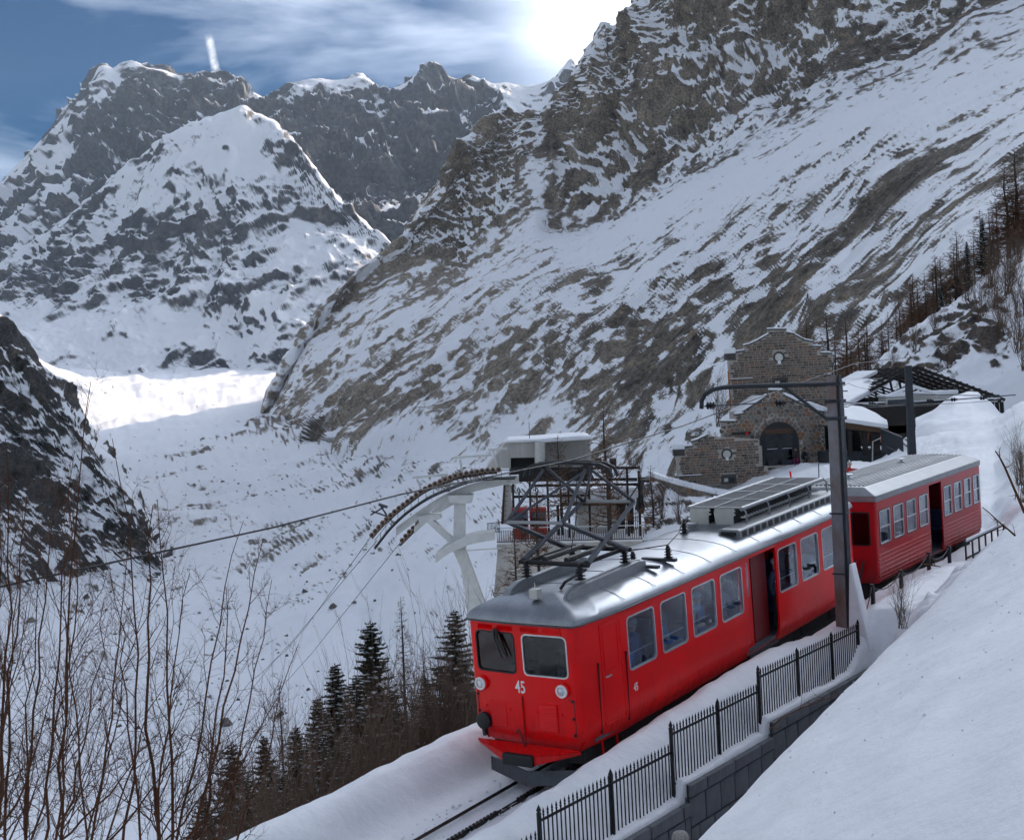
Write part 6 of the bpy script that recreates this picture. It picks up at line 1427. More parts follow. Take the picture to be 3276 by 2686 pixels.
for a, b in ((c6(640, 310, 109), c6(850, 225, 109)), (c6(850, 225, 109), c6(1080, 300, 109))):
    MB().bar(a, b, .3, .25).build('snow_ledge', M_SNOW, shed, bevel=.05)
MB().bar(c6(300, 392, 109), c6(1600, 345, 109), .2, .16).build('eaves_beam', M_WOODD, shed); MB().bar(c6(300, 385, 109)+(0, 0, .1), c6(1600, 338, 109)+(0, 0, .1), .14, .1).build('eaves_snow', M_SNOW, shed)
bkw = MB().hexa([c6(300, 560, 124), c6(1600, 560, 124), c6(1600, 560, 125), c6(300, 560, 125), c6(300, 390, 124), c6(1600, 380, 124), c6(1600, 380, 125), c6(300, 390, 125)]).build('back_wall', M_WOODD, shed)
for x in range(1410, 1650, 40): MB().bar(c6(x, 360, 108), c6(x+6, 470, 108), .28).build('end_slat', M_WOODD, shed); MB().bar(c6(x+18, 370, 108), c6(x+24, 440, 108), .1).build('end_snow', M_SNOW, shed)
# left snowy roof beyond the canopy
rp = [wy(*z5(x, y), d) for x, y, d in ((215, 345, 107), (290, 362, 107), (640, 172, 116), (600, 150, 118), (215, 200, 116))]
R0 = rp[0]; hr_ = empty('snowy_hut', (R0[0], R0[1], R0[2]-3), label='low hut with a broad snow covered roof between station and shed', cat='hut')
m = MB(); n = len(rp)
m.v = [tuple(p-R0+np.array([0, 0, 3-.5])) for p in rp]+[tuple(p-R0+np.array([0, 0, 3])) for p in rp]
m.f = [tuple(range(n))[::-1], tuple(n+i for i in range(n))]+[(i, (i+1) % n, n+(i+1) % n, n+i) for i in range(n)]
m.build('roof_snow', M_SNOW, hr_, bevel=.12, seg=3)
MB().box((0, 1, -1), (9, 8, 2.2)).build('wall', M_WOODD, hr_)
# snow blower and container under the shed
b0 = wy(*z5(748, 650), 108); sb = empty('snow_blower', b0, label='orange snow blower with snowy cab parked under the shed', cat='vehicle')
MB().box((-1.3, 0, .1), (1.3, .8, .95)).build('blower_head', M_ORANGE, sb, bevel=.1); MB().box((-.9, .6, .7), (.9, 3, 3.2)).build('cab', M_WHITEM, sb, bevel=.15)
MB().box((-.75, .55, 1.9), (.75, .62, 3.0)).build('windscreen', M_DARKGL, sb); MB().box((-.95, .5, 3.2), (.95, 3.1, 3.45)).build('snow_cap', M_SNOW, sb, bevel=.1)
MB().lathe([(.45, -.95), (.45, -.7)], (0, 1.6, .4), 'x', 14).lathe([(.45, .7), (.45, .95)], (0, 1.6, .4), 'x', 14).build('wheel', M_BLACK, sb)
MB().tube([(.2, .5, .9), (.25, .5, 1.8), (.4, .3, 2.1)], .18, 8).build('chute', M_ORANGE, sb)
b0 = wy(*z5(985, 545), 111); ct = empty('container', b0, label='white ribbed container half buried behind the snow drift', cat='container')
MB().box((-2.3, 0, -1), (2.6, 2.4, 2.4)).build('box_body', M_WHITEM, ct); 
for k in range(16): MB().box((-2.25+k*.3, -.06, -1), (-2.12+k*.3, 0, 2.3)).build('rib', M_WHITEM, ct)
MB().box((-2.4, -.1, 2.4), (2.7, 2.5, 2.75)).build('snow_cap', M_SNOW, ct, bevel=.1)
# big drift right of the far mast
dr_rows = [[(1895,905,102,0),(1935,890,102,0),(1975,875,103,0),(2010,865,104,0),(2040,862,106,0),(2072,862,108,0)], [(1893,862,97,0),(1930,846,97,0),(1970,820,97,0),(2000,806,98,0),(2022,808,98,0),(2045,830,99,0),(2072,858,100,0)],
 [(1893,880,92,0),(1930,866,91,0),(1970,850,91,0),(2010,838,92,0),(2045,850,92,0),(2072,866,93,0)], [(1888,930,87,0),(1930,916,84.5,0),(1970,910,83,0),(2020,898,82,0),(2050,886,82.5,0),(2075,876,83,0)]]
P_, _ = rows_grid(dr_rows, 70, 40); N_ = grid_normals(P_); P_ = (P_.reshape(-1, 3)+N_.reshape(-1, 3)*(fbm(P_.reshape(-1, 3)/3, 3, 781)*.2)[:, None]).reshape(P_.shape)
grid_mesh('snow_drift', P_, M_SNOW)['kind'] = 'structure'
# rails of the yard
yr = empty('yard_track', at(2960, 1440, 84), label='narrow rails half buried in snow leading under the shed', cat='track')
for k, (a, b) in enumerate((((790, 690), (1020, 800)), ((690, 670), (900, 810)), ((840, 680), (1130, 795)))):
    p, q = at(*z5(*a), 92)+(0, 0, .08), at(*z5(*b), 79)+(0, 0, .08); MB().bar(p-np.array(yr.location), q-np.array(yr.location), .09, .10).build('rail', M_RAIL, yr)
print('station', round(time.time()-T0, 1))
# ------------------------------------------------------------------ cable car: pylon, deck, station
M_PYL = mat('painted_pylon', (0.66, 0.66, 0.64), .6, .1, var=.08, scale=1.5, bump=.05)
M_SHEAVE = mat('sheave_rubber', (0.34, 0.25, 0.19), .7, .1, var=.25, scale=8)
M_RUSTB = mat('brown_rust', (0.085, 0.045, 0.028), .8, .2, var=.3, scale=6)
M_CORR = mat('pale_corrugated_sheet', (0.62, 0.59, 0.55), .6, .1, var=.12, scale=1.2, streak=(2, 2, .2))
M_CONCL = mat('pale_concrete', (0.52, 0.50, 0.47), .85, var=.15, scale=.7, bump=.2, bscale=6)
M_FENCEW = mat('weathered_fence_wood', (0.10, 0.062, 0.042), .85, var=.35, scale=5)
M_GONR = mat('cabin_red', (0.40, 0.03, 0.025), .4, var=.1)
PY0 = wy(*z3(740, 1300), 98)
pyl = empty('cableway_pylon', PY0, label='white Y shaped cableway pylon with curved rows of sheaves', cat='pylon')
def p3(x, y, d=98.0): p = wy(*z3(x, y), d); return np.array([p[0]-PY0[0], p[1]-PY0[1], p[2]-PY0[2]])
def plate(poly, d0, d1, name, mat_, par, bevel=.04):
    m = MB(); n = len(poly); m.v = [tuple(p3(x, y, d0)) for x, y in poly]+[tuple(p3(x, y, d0)+np.array([0, d1-d0, 0])) for x, y in poly]
    m.f = [tuple(range(n)), tuple(n+i for i in reversed(range(n)))]+[(i, n+i, n+(i+1) % n, (i+1) % n) for i in range(n)]
    return m.build(name, mat_, par, bevel=bevel)
plate([(648,500),(708,500),(716,560),(716,810),(634,810),(640,560)], 97.4, 98.6, 'column', M_PYL, pyl)
plate([(593,495),(772,490),(760,545),(700,552),(650,552),(605,545)], 97.0, 99.0, 'capital', M_PYL, pyl)
plate([(392,640),(440,625),(545,620),(556,650),(500,665),(628,780),(600,812),(450,672),(400,665)], 97.4, 98.6, 'branch_arm', M_PYL, pyl)
plate([(600,785),(718,790),(722,880),(850,1230),(800,1330),(742,1330),(690,1000),(632,870)], 97.3, 98.7, 'leg', M_PYL, pyl)
def path(P_, step):
    P_ = np.array(P_, float); s_ = np.concatenate([[0], np.cumsum(np.hypot(*np.diff(P_, axis=0).T))]); t = np.arange(0, s_[-1], step)
    tt = np.interp(t, s_, np.arange(len(P_))); return catmull(P_, tt)
WH = [(85,765),(150,690),(240,605),(330,535),(430,460),(540,405),(660,360),(780,338),(860,326),(960,321)]
WH2 = [(290,800),(350,730),(410,680)]
dW = 97.0
wm = None
for lst, dd in ((path(WH, 37), dW), (path(WH2, 37), 100.5)):
    for (x, y) in lst:
        c = p3(x, y, dd)
        w = MB().lathe([(.05, -.10), (.11, -.10), (.12, -.09), (.12, .09), (.05, .10)], (0, 0, 0), 'y', 12).build('sheave', M_RUSTB, pyl); w.location = V(c)
        MB().lathe([(.125, -.085), (.185, -.10), (.205, -.05), (.205, .05), (.185, .10), (.125, .085)], (0, 0, 0), 'y', 16).build('tyre', M_SHEAVE, w, smooth=True)
for lst, dd in ((path(WH, 30), dW+.15), (path(WH2, 30), 100.6)):
    MB().tube([p3(x, y+14, dd) for x, y in lst], .07, 6).tube([p3(x, y+24, dd+.3) for x, y in lst], .05, 6).build('sheave_beam', M_RUSTB, pyl)
CK = [(105,850),(215,712),(330,605),(470,510),(620,445),(800,388),(1060,372)]
ck = path(CK, 15)
for x, y in ck:
    p = p3(x, y, dW-.5); MB().box((p[0]-.10, p[1], p[2]-.03), (p[0]+.10, p[1]+1.1, p[2]+.03)).build('tread', M_MASTD, pyl)
MB().tube([p3(x, y+10, dW-.4) for x, y in ck], .05, 5).tube([p3(x, y+10, dW+.6) for x, y in ck], .05, 5).build('catwalk_string', M_MASTD, pyl)
MB().tube([p3(x, y-52, dW-.5) for x, y in ck], .022, 5).build('handrail', M_GREY, pyl)
for x, y in ck[::4]: MB().tube([p3(x, y-52, dW-.5), p3(x, y, dW-.5)], .018, 4).build('stanchion', M_GREY, pyl)
ck2 = path([(275,835),(340,770),(400,705),(470,640)], 15)
for x, y in ck2:
    p = p3(x, y, 101); MB().box((p[0]-.10, p[1], p[2]-.03), (p[0]+.10, p[1]+.9, p[2]+.03)).build('tread', M_MASTD, pyl)
def girder(C_, hgt, d0, d1, name):
    pp = path(C_, 20); m = MB(); n = len(pp)
    for x, y in pp:
        for yy, dd in ((y-hgt/2, d0), (y+hgt/2, d0), (y+hgt/2, d1), (y-hgt/2, d1)): m.v.append(tuple(p3(x, yy, d0)+np.array([0, dd-d0, 0])))
    for i in range(n-1):
        for j in range(4): m.f.append((i*4+j, i*4+(j+1) % 4, i*4+4+(j+1) % 4, i*4+4+j))
    m.f += [(0,1,2,3), tuple(4*(n-1)+j for j in range(4))]
    return m.build(name, M_PYL, pyl)
girder([(248,742),(400,632),(500,565),(610,505),(760,448),(960,400),(1090,386)], 58, 97.6, 98.4, 'girder')
girder([(370,735),(440,668),(520,605),(620,545),(720,490)], 46, 100.2, 100.9, 'girder')
girder([(515,925),(600,862),(700,815),(800,786),(935,765)], 62, 96.2, 98.2, 'arc_beam')
MB().bar(p3(560, 880, 97), p3(960, 852, 97), .08).build('tie_rod', M_PYL, pyl)
for (a, b, c_) in (((640,240),(900,222),((680,250),(697,338))), ((360,375),(600,355),((390,385),(418,455))), ((872,188),(1000,178),((905,190),(930,300)))):
    MB().bar(p3(*a, 98), p3(*b, 98), .22, .16).bar(p3(*c_[0], 98), p3(*c_[1], 98), .16).build('service_arm', M_PYL, pyl)
MB().bar(p3(75, 628, 98), p3(180, 565, 98), .12).bar(p3(80, 600, 98), p3(195, 640, 98), .12).bar(p3(140, 560, 98), p3(185, 630, 98), .12).bar(p3(130, 555, 97.8), p3(190, 575, 97.8), .3, .2).build('lamp_bracket', M_GREY, pyl)
for k in range(9): MB().bar(p3(1000-k*4+0, 400+k*33, 97.5), p3(1020-k*4, 400+k*33, 97.5), .04).build('ladder_rung', M_GREY, pyl)
# deck and lower building
DK0 = wy(*z3(1450, 1200), 100)
dk_ = empty('cableway_terrace', DK0, label='concrete cableway terrace with brown picket fence behind the pantograph', cat='terrace')
def d3(x, y, d=100.0): p = wy(*z3(x, y), d); return np.array([p[0]-DK0[0], p[1]-DK0[1], p[2]-DK0[2]])
def slab(poly, d0, dep, name, mat_, par, bevel=0):
    m = MB(); n = len(poly); m.v = [tuple(d3(x, y, d0)) for x, y in poly]+[tuple(d3(x, y, d0)+np.array([0, dep, 0])) for x, y in poly]
    m.f = [tuple(range(n)), tuple(n+i for i in reversed(range(n)))]+[(i, n+i, n+(i+1) % n, (i+1) % n) for i in range(n)]
    return m.build(name, mat_, par, bevel=bevel)
slab([(930,828),(2080,800),(2080,845),(930,862)], 99, 9, 'deck', M_CONCL, dk_, .04)
slab([(930,815),(2080,788),(2080,800),(930,828)], 98.8, 9, 'deck_snow', M_SNOW, dk_, .03)
slab([(935,862),(1500,852),(1530,1300),(900,1300)], 99.4, 6, 'support_wall', M_CONCL, dk_)
slab([(983,385),(1012,385),(1048,690),(962,690)], 101, 3, 'ramp_wall', M_CONCL, dk_)
slab([(978,385),(992,385),(975,690),(958,690)], 100.8, .3, 'ramp_edge', M_WOODB, dk_)
MB().bar(d3(930, 718, 98.9), d3(2080, 694, 98.9), .07).build('fence_rail', M_FRAME, dk_); MB().bar(d3(930, 812, 98.9), d3(2080, 784, 98.9), .07).build('fence_rail', M_FENCEW, dk_)
for k, x in enumerate(np.arange(934, 2075, 15)):
    y = 733-(x-930)*.021; MB().bar(d3(x, y+82, 98.95), d3(x-3, y+((k*7) % 5)-2, 98.95), .11, .04).build('picket', M_FENCEW, dk_)
for x in np.arange(868, 958, 9): MB().bar(d3(x, 745, 98), d3(x-2, 685, 98), .04).build('balustrade_bar', M_MASTD, dk_)
MB().bar(d3(862, 686, 98), d3(960, 676, 98), .05).bar(d3(866, 745, 98), d3(962, 740, 98), .05).build('balustrade_rail', M_MASTD, dk_)
# hut on the terrace with snow roof
slab([(1345,470),(1420,448),(1880,440),(1900,500),(1850,540),(1350,548)], 103, 7, 'hut_roof_snow', M_SNOW, dk_, .15)
slab([(1365,548),(1845,540),(1845,560),(1365,568)], 102.9, .4, 'hut_fascia', M_WOODB, dk_)
slab([(1480,562),(1745,558),(1745,790),(1480,795)], 103.5, 5, 'hut_wall', M_CONCL, dk_)
slab([(1742,552),(1802,550),(1800,720),(1742,725)], 103.3, .3, 'hut_door', M_BLACK, dk_)
for x in (1368, 1840, 1342): MB().bar(d3(x, 560, 102.9), d3(x+10, 800, 102.9), .22).build('hut_post', M_WOODD, dk_)
for k in range(8): MB().bar(d3(1805+k*12, 560-k*8, 102), d3(1810+k*12, 760-k*6, 102), .06).build('stair_baluster', M_WOODD, dk_)
for k in range(9): MB().bar(d3(1790+k*4, 385+k*16, 105), d3(1930+k*3, 378+k*16, 105), .12, .06).build('stair_tread', M_WOODD, dk_)
slab([(1925,395),(1990,390),(2000,500),(1960,620),(1900,620)], 106, 4, 'stair_tower', M_WOODD, dk_)
# corrugated upper station
CS0 = wy(*z3(1200, 320), 112)
cst = empty('cableway_station', CS0, label='pale corrugated cableway top station with snow on its roof', cat='building')
def e3(x, y, d=112.0): p = wy(*z3(x, y), d); return np.array([p[0]-CS0[0], p[1]-CS0[1], p[2]-CS0[2]])
def slab2(poly, d0, dep, name, mat_, bevel=0):
    m = MB(); n = len(poly); m.v = [tuple(e3(x, y, d0)) for x, y in poly]+[tuple(e3(x, y, d0)+np.array([0, dep, 0])) for x, y in poly]
    m.f = [tuple(range(n)), tuple(n+i for i in reversed(range(n)))]+[(i, n+i, n+(i+1) % n, (i+1) % n) for i in range(n)]
    return m.build(name, mat_, cst, bevel=bevel)
fw = slab2([(858,310),(985,142),(1205,132),(1205,238),(1025,242),(1025,312)], 112, 8, 'front_wall', M_CORR)
for x in np.arange(872, 1205, 13):
    yt = 310-(x-858)*1.32 if x < 985 else 142-(x-985)*.045; yb_ = 310 if x < 1025 else 240
    MB().bar(e3(x, yb_, 111.95), e3(x, yt+3, 111.95), .10, .10).build('sheet_rib', M_CORR, cst)
slab2([(1240,138),(1560,112),(1575,330),(1240,330)], 114, 8, 'side_wall', M_CORR)
for x in np.arange(1250, 1560, 16): MB().bar(e3(x, 330, 113.95), e3(x, 142-(x-1250)*.08, 113.95), .12, .10).build('sheet_rib', M_CORR, cst)
slab2([(975,142),(1000,122),(1205,112),(1450,92),(1575,92),(1580,118),(1240,140),(1205,134)], 111.6, 9, 'roof_snow', M_SNOW, .15)
MB().tube([e3(1222, 300, 111.5), e3(1222, 135, 111.5)], .45, 14).build('round_duct', M_WHITEM, cst, smooth=True)
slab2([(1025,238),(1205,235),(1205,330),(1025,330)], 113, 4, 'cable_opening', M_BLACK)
MB().tube([e3(1152, 115, 113), e3(1148, 0, 113)], .03, 5).build('antenna', M_GREY, cst)
slab2([(1020,325),(1560,320),(1600,400),(1010,400)], 111, 8, 'base', M_WOODD)
for k, (x, y, w_, h_) in enumerate(((1420,330,60,70), (1500,300,50,80), (1600,250,40,70), (1640,300,70,50), (1700,250,40,60))): slab2([(x,y),(x+w_,y-4),(x+w_,y+h_),(x,y+h_)], 109+k*.3, 1, 'stacked_gear', M_WOODD)
fr_ = empty('steel_gantry', d3(1480, 800, 101)+DK0, label='dark steel loading gantry over the cableway terrace', cat='gantry')
def g3(x, y, d): return wy(*z3(x, y), d)-np.array(fr_.location)
for k, x in enumerate((1050, 1165, 1285, 1425, 1565, 1705, 1825, 1905)): MB().bar(g3(x, 812, 101), g3(x-14, 312+(k % 3)*18, 101), .17).build('gantry_post', M_WOODD, fr_)
for k, (x0, x1, y) in enumerate(((1030, 1900, 318), (1040, 1880, 395), (1150, 1900, 430), (1040, 1560, 505))): MB().bar(g3(x0, y, 101+k*.6), g3(x1, y-10, 101+k*.6), .16, .2).build('gantry_beam', M_WOODD, fr_)
for x0, y0, x1, y1 in ((1050, 330, 1165, 430), (1285, 330, 1165, 430), (1425, 330, 1565, 440), (1705, 330, 1565, 440), (1705, 400, 1825, 520), (1905, 400, 1825, 520)): MB().bar(g3(x0, y0, 101), g3(x1, y1, 101), .09).build('gantry_brace', M_WOODD, fr_)
# gondola cabins on the terrace
for gi, (x0, x1, lab) in enumerate(((1042, 1150, 'small red cable car cabin by the terrace edge'), (1160, 1275, 'small red cable car cabin nearer the hut on the terrace'))):
    b = wy(*z3((x0+x1)/2, 795), 101); g = empty('gondola_cabin', b, label=lab, cat='gondola', group='gondola cabins')
    h_ = (wy(*z3(x0, 578), 101)-b)[2]; w_ = (wy(*z3(x1, 700), 101)-wy(*z3(x0, 700), 101))[0]/2
    MB().prism(rrect(-w_, w_, .1, h_*.62, .15), -.6, .6, 'xz').build('cabin_body', M_GONR, g, bevel=.05)
    MB().box((-w_*.85, -.63, h_*.45), (w_*.85, .63, h_*.85)).build('cabin_window', M_DARKGL, g)
    MB().prism(rrect(-w_, w_, h_*.86, h_, .08), -.62, .62, 'xz').build('cabin_roof', M_GONR, g, bevel=.05)
    for sx in (-1, 1): MB().bar((sx*w_*.92, -.58, h_*.5), (sx*w_*.92, -.58, h_*.9), .08).build('corner_post', M_GONR, g)
    MB().tube([(0, 0, h_), (0, 0, h_+1.0), (.1, 0, h_+1.3), (-.02, 0, h_+1.55), (-.12, 0, h_+1.3)], .06, 8).build('hanger', M_GREY, g)
# haul ropes running down the valley
for k, (a, dd, b, db, lab) in enumerate((((85, 765), 97, (880, 2110), 420, 'upper cableway rope running down from the sheaves'), ((120, 800), 97.4, (800, 2180), 420, 'middle cableway rope running down from the sheaves'), ((288, 800), 100.5, (860, 2230), 420, 'lower cableway rope leaving the second row of sheaves'))):
    p = wy(*z3(*a), dd); q = at(*b, db); q2 = at(b[0]-260, b[1]+330, 620)
    o = MB().tube([p, p*.66+q*.34-(0, 0, 1), p*.33+q*.67-(0, 0, 1), q, q2], [.035, .05, .07, .09, .12], 4).build('haul_rope', M_MASTD); tag(o, lab, 'cable', 'cableway ropes')
print('cableway', round(time.time()-T0, 1))
# ------------------------------------------------------------------ vegetation
def leafmat(name, c0, c1):
    m, N, L, B = mat_base(name); g = N.new('ShaderNodeNewGeometry'); oi = N.new('ShaderNodeObjectInfo')
    ad = N.new('ShaderNodeMath'); ad.operation = 'MULTIPLY_ADD'; ad.inputs[1].default_value = .8; L.new(g.outputs['Random Per Island'], ad.inputs[0])
    sc = N.new('ShaderNodeMath'); sc.operation = 'MULTIPLY'; sc.inputs[1].default_value = .2; L.new(oi.outputs['Random'], sc.inputs[0]); L.new(sc.outputs[0], ad.inputs[2])
    r = N.new('ShaderNodeValToRGB'); r.color_ramp.elements[0].color = (*c0, 1); r.color_ramp.elements[1].color = (*c1, 1); L.new(ad.outputs[0], r.inputs[0])
    L.new(r.outputs[0], B.inputs['Base Color']); B.inputs['Roughness'].default_value = .8; B.inputs['Specular IOR Level'].default_value = .2
    return m
M_NEEDLE = leafmat('fir_needles', (0.008, 0.014, 0.008), (0.035, 0.045, 0.020))
M_BARK = mat('bark', (0.055, 0.040, 0.032), .9, var=.3, scale=5, bump=.3, streak=(2, 2, .4))
M_TWIG = leafmat('larch_twigs', (0.06, 0.034, 0.02), (0.18, 0.09, 0.05))
M_BRUSH = leafmat('brushwood', (0.06, 0.042, 0.032), (0.20, 0.135, 0.095))
M_STEM = leafmat('willow_stems', (0.025, 0.015, 0.010), (0.13, 0.05, 0.022))
def fir_mesh(seed, nb=130, seg=9, wide=.19):
    """unit height: trunk, needles, snow"""
    r = np.random.RandomState(seed); tk = MB(); tk.tube([(0,0,0),(r.uniform(-.005,.005),r.uniform(-.005,.005),.5),(0,0,1)], [.018,.011,.002], 7)
    nd = MB(); sn = MB()
    for i in range(nb):
        t = (i+.5)/nb; z = .10+.89*t**.92; ang = i*2.4+r.uniform(-.4, .4); Lb = wide*(1-z)**.75*r.uniform(.62, 1.15)+.012
        droop = r.uniform(.05, .45); u = np.array([math.cos(ang), math.sin(ang), 0]); p0 = np.array([0, 0, z])
        side = np.array([-u[1], u[0], 0])
        for k in range(seg):
            s = (k+.6)/seg; c = p0+u*Lb*s+np.array([0, 0, -Lb*droop*s+Lb*.25*s*s])
            w = Lb*.34*(1.15-s)+.006; l = Lb/seg*1.5
            for sg in (-1, 1):
                a = c; b = c+side*sg*w+u*l*.9+np.array([0, 0, r.uniform(-.4, .1)*w]); d_ = c+u*l*1.2+np.array([0, 0, r.uniform(-.012, .012)]); e = c+side*sg*w*.5+u*l*.1+np.array([0, 0, -w*.5])
                nd.add([a, e, b, d_], [(0, 1, 2, 3)])
            if r.rand() < .34 and s > .25:
                q = w*.62; h = q*.5; cc = c+np.array([0, 0, .004]); sn.add([cc+u*q, cc+side*q, cc-u*q, cc-side*q, cc+np.array([0, 0, h])], [(0,1,4),(1,2,4),(2,3,4),(3,0,4),(3,2,1,0)])
    return tk.mesh('trunk'), nd.mesh_fast('crown'), sn.mesh_fast('snow')
def _mf(s, name):
    me = bpy.data.meshes.new(name); me.from_pydata(s.v, [], s.f); me.update(); return me
MB.mesh_fast = _mf
class TW:
    """many thin tapering twigs, turned into one mesh at the end"""
    def __init__(s): s.g = {}
    def put(s, pts, r0, n, ns): s.g.setdefault((n, ns), []).append((pts, r0))
    def mesh_fast(s, name):
        VV, FF, off = [], [], 0
        for (n, ns), lst in s.g.items():
            P = np.array([q[0] for q in lst]); R = np.array([q[1] for q in lst])[:, None]*(1-.75*np.arange(n+1)/n)[None]
            T = np.gradient(P, axis=1); T /= np.maximum(np.linalg.norm(T, axis=-1, keepdims=True), 1e-9)
            U = np.cross(T, np.array([.31, .52, .79])); U /= np.maximum(np.linalg.norm(U, axis=-1, keepdims=True), 1e-9); W = np.cross(T, U)
            an = 2*np.pi*np.arange(ns)/ns
            V_ = P[:, :, None]+(U[:, :, None]*np.cos(an)[:, None]+W[:, :, None]*np.sin(an)[:, None])*R[:, :, None, None]
            M_ = len(lst); idx = np.arange(M_*(n+1)*ns).reshape(M_, n+1, ns)+off; nx = np.roll(idx, -1, axis=2)
            FF.append(np.stack([idx[:, :-1], nx[:, :-1], nx[:, 1:], idx[:, 1:]], -1).reshape(-1, 4)); VV.append(V_.reshape(-1, 3)); off += M_*(n+1)*ns
        v = np.concatenate(VV); f = np.concatenate(FF); nf = len(f); me = bpy.data.meshes.new(name)
        me.vertices.add(len(v)); me.vertices.foreach_set('co', v.reshape(-1).astype(np.float32))
        me.loops.add(nf*4); me.loops.foreach_set('vertex_index', f.reshape(-1).astype(np.int32))
        me.polygons.add(nf); me.polygons.foreach_set('loop_start', np.arange(0, nf*4, 4, dtype=np.int32)); me.polygons.foreach_set('loop_total', np.full(nf, 4, np.int32))
        me.update(); return me
def branch(mb, p, d, L, r0, depth, rs, up=.12, n=4, wob=.16, ns=3, kids=4, spread=.7):
    d = np.array(d, float); d /= math.sqrt(d @ d); pts = [np.array(p, float)]; dirs = [d]
    nz = rs.normal(size=(n, 3))*wob; nz[:, 2] += up
    for k in range(n):
        d = d+nz[k]; d = d/math.sqrt(d @ d); pts.append(pts[-1]+d*(L/n)); dirs.append(d)
    if isinstance(mb, TW): mb.put(pts, r0, n, ns)
    else: mb.tube(pts, [r0*(1-.75*k/n) for k in range(n+1)], ns, cap=False)
    if depth > 0:
        for k in range(kids):
            t = rs.uniform(.2, .98)*n; i = int(t); q = pts[i]+(pts[min(i+1, n)]-pts[i])*(t-i)
            v = rs.normal(size=3); v = v-dirs[i]*(v @ dirs[i]); v /= math.sqrt(v @ v)
            branch(mb, q, dirs[i]*(1-spread*.5)+v*spread, L*rs.uniform(.3, .55), r0*.5*(1-.5*t/n)+.0004, depth-1, rs, up, n, wob, ns, max(2, kids-1), spread)
def larch_mesh(seed, nb=95, wide=.17, thick=.0034):
    r = np.random.RandomState(seed); tk = MB(); tk.tube([(0,0,0),(r.uniform(-.012,.012),r.uniform(-.012,.012),.45),(r.uniform(-.01,.01),0,.75),(0,0,1)], [.014,.009,.0055,.001], 6)
    c = TW()
    for i in range(nb):
        z = .14+.84*(i+.5)/nb; a = i*2.4+r.uniform(-.6, .6); L = (wide*(1-z)**.7+.015)*r.uniform(.5, 1.25)
        branch(c, (0, 0, z), (math.cos(a), math.sin(a), r.uniform(-.15, .25)), L, thick*(1.25-z), 2, r, .05, 4, .14, 3, 5, .75)
    cn = MB()
    return tk.mesh('trunk'), c.mesh_fast('crown'), None
def bush_mesh(seed, stems=17, kids=5):
    r = np.random.RandomState(seed); c = TW()
    for i in range(stems):
        a = r.uniform(0, 6.28); t = r.uniform(.05, .45)
        branch(c, (r.uniform(-.08, .08), r.uniform(-.08, .08), 0), (math.cos(a)*t, math.sin(a)*t, 1), r.uniform(.55, 1.0), r.uniform(.006, .010), 2, r, .10, 5, .12, 3, kids, .6)
    return None, c.mesh_fast('twigs'), None
FIRS = [fir_mesh(s, n_, 9, w_) for s, n_, w_ in ((1, 140, .17), (2, 120, .21), (3, 150, .15))]
LARS = [larch_mesh(s, n_, w_) for s, n_, w_ in ((11, 95, .17), (12, 110, .14), (13, 85, .20))]
LARF = [larch_mesh(s, n_, w_, .0072) for s, n_, w_ in ((14, 75, .20), (15, 85, .17), (16, 70, .24))]
BUSH = [bush_mesh(s) for s in (21, 22, 23)]
GLF = GLP.reshape(-1, 3); HLF = HILLP.reshape(-1, 3); YDF = yP.reshape(-1, 3)
def ground_near(x, y, src): i = np.argmin((src[:, 0]-x)**2+(src[:, 1]-y)**2); return src[i, 2]
def ground_left(x, y):
    t = w2t((x, y, 0)); g = ground_near(x, y, GLF)
    if -80 < t[0] < 3 and -60 < t[1] < 34: g = max(g, t2w((t[0], t[1], ground_t(t[0], t[1])))[2])
    return g
def plant(kind, protos, k, top, gz, label, group, wide=1.0, mats=None, rz=None, cat='tree'):
    h = max(1.0, top[2]-gz); o = empty(kind, (top[0], top[1], gz-.1), rz if rz is not None else random.uniform(0, 6.28), label, cat, group)
    o.scale = (h*wide, h*wide, h+.1)
    tk, cr_, sn = protos[k % len(protos)]
    if tk: link('trunk', tk, M_BARK, o)
    c = link('crown', cr_, mats, o)
    if sn: link('snow_clumps', sn, M_SNOW, o)
    return o
# firs and larches below the line
fl = [(765,1282,48,0,'tallest dark fir left of the railcar, its top above the brushwood'),(692,1370,46,2,'slim fir just left of the tallest fir'),(938,1260,50,1,'spreading fir touching the left edge of the railcar'),(478,1535,40,1,'broad snow flecked fir at the bottom near the willow stems'),(545,1520,42,2,'narrow fir right of the broad bottom fir'),(612,1500,44,0,'dark fir half hidden in brushwood above the snow berm'),(655,1440,45,2,'slender fir between brushwood and the slim fir'),(420,1640,37,1,'lowest fir behind the red willow stems'),(585,1600,39,0,'short fir close to the snow berm crest'),(735,1395,45,1,'bushy fir between the tallest fir and the slim fir'),(805,1430,46,1,'low wide fir right of the tallest fir'),(880,1400,48,0,'dark fir behind the bare larches by the railcar'),(668,1520,42,1,'wide dark fir low in the brushwood'),(510,1600,38,0,'fir between the two bottom firs'),(715,1500,43,2,'pointed fir in front of the slim fir')]
for x, y, d, k, lab in fl:
    p = atD(x, y, d); plant('fir_tree', FIRS, k, p, ground_left(p[0], p[1]), lab, 'firs below the railway line', 1.6, M_NEEDLE)
ll = [(828,1232,46,1,'tall thin bare larch between the tallest fir and railcar'),(576,1408,42,0,'lone bare larch rising above the brushwood on the left'),(872,1330,48,2,'bare larch close beside the railcar front'),(800,1345,47,0,'bare larch right of the tallest fir'),(720,1420,44,1,'bare larch between two firs'),(905,1345,49,1,'bare larch against the railcar headlight'),(640,1490,41,2,'bare larch in thick brushwood'),(520,1545,40,0,'bare larch between the bottom firs'),(760,1470,43,2,'bare larch standing before the tallest fir'),(850,1460,44,0,'bare larch nearest the snow berm')]
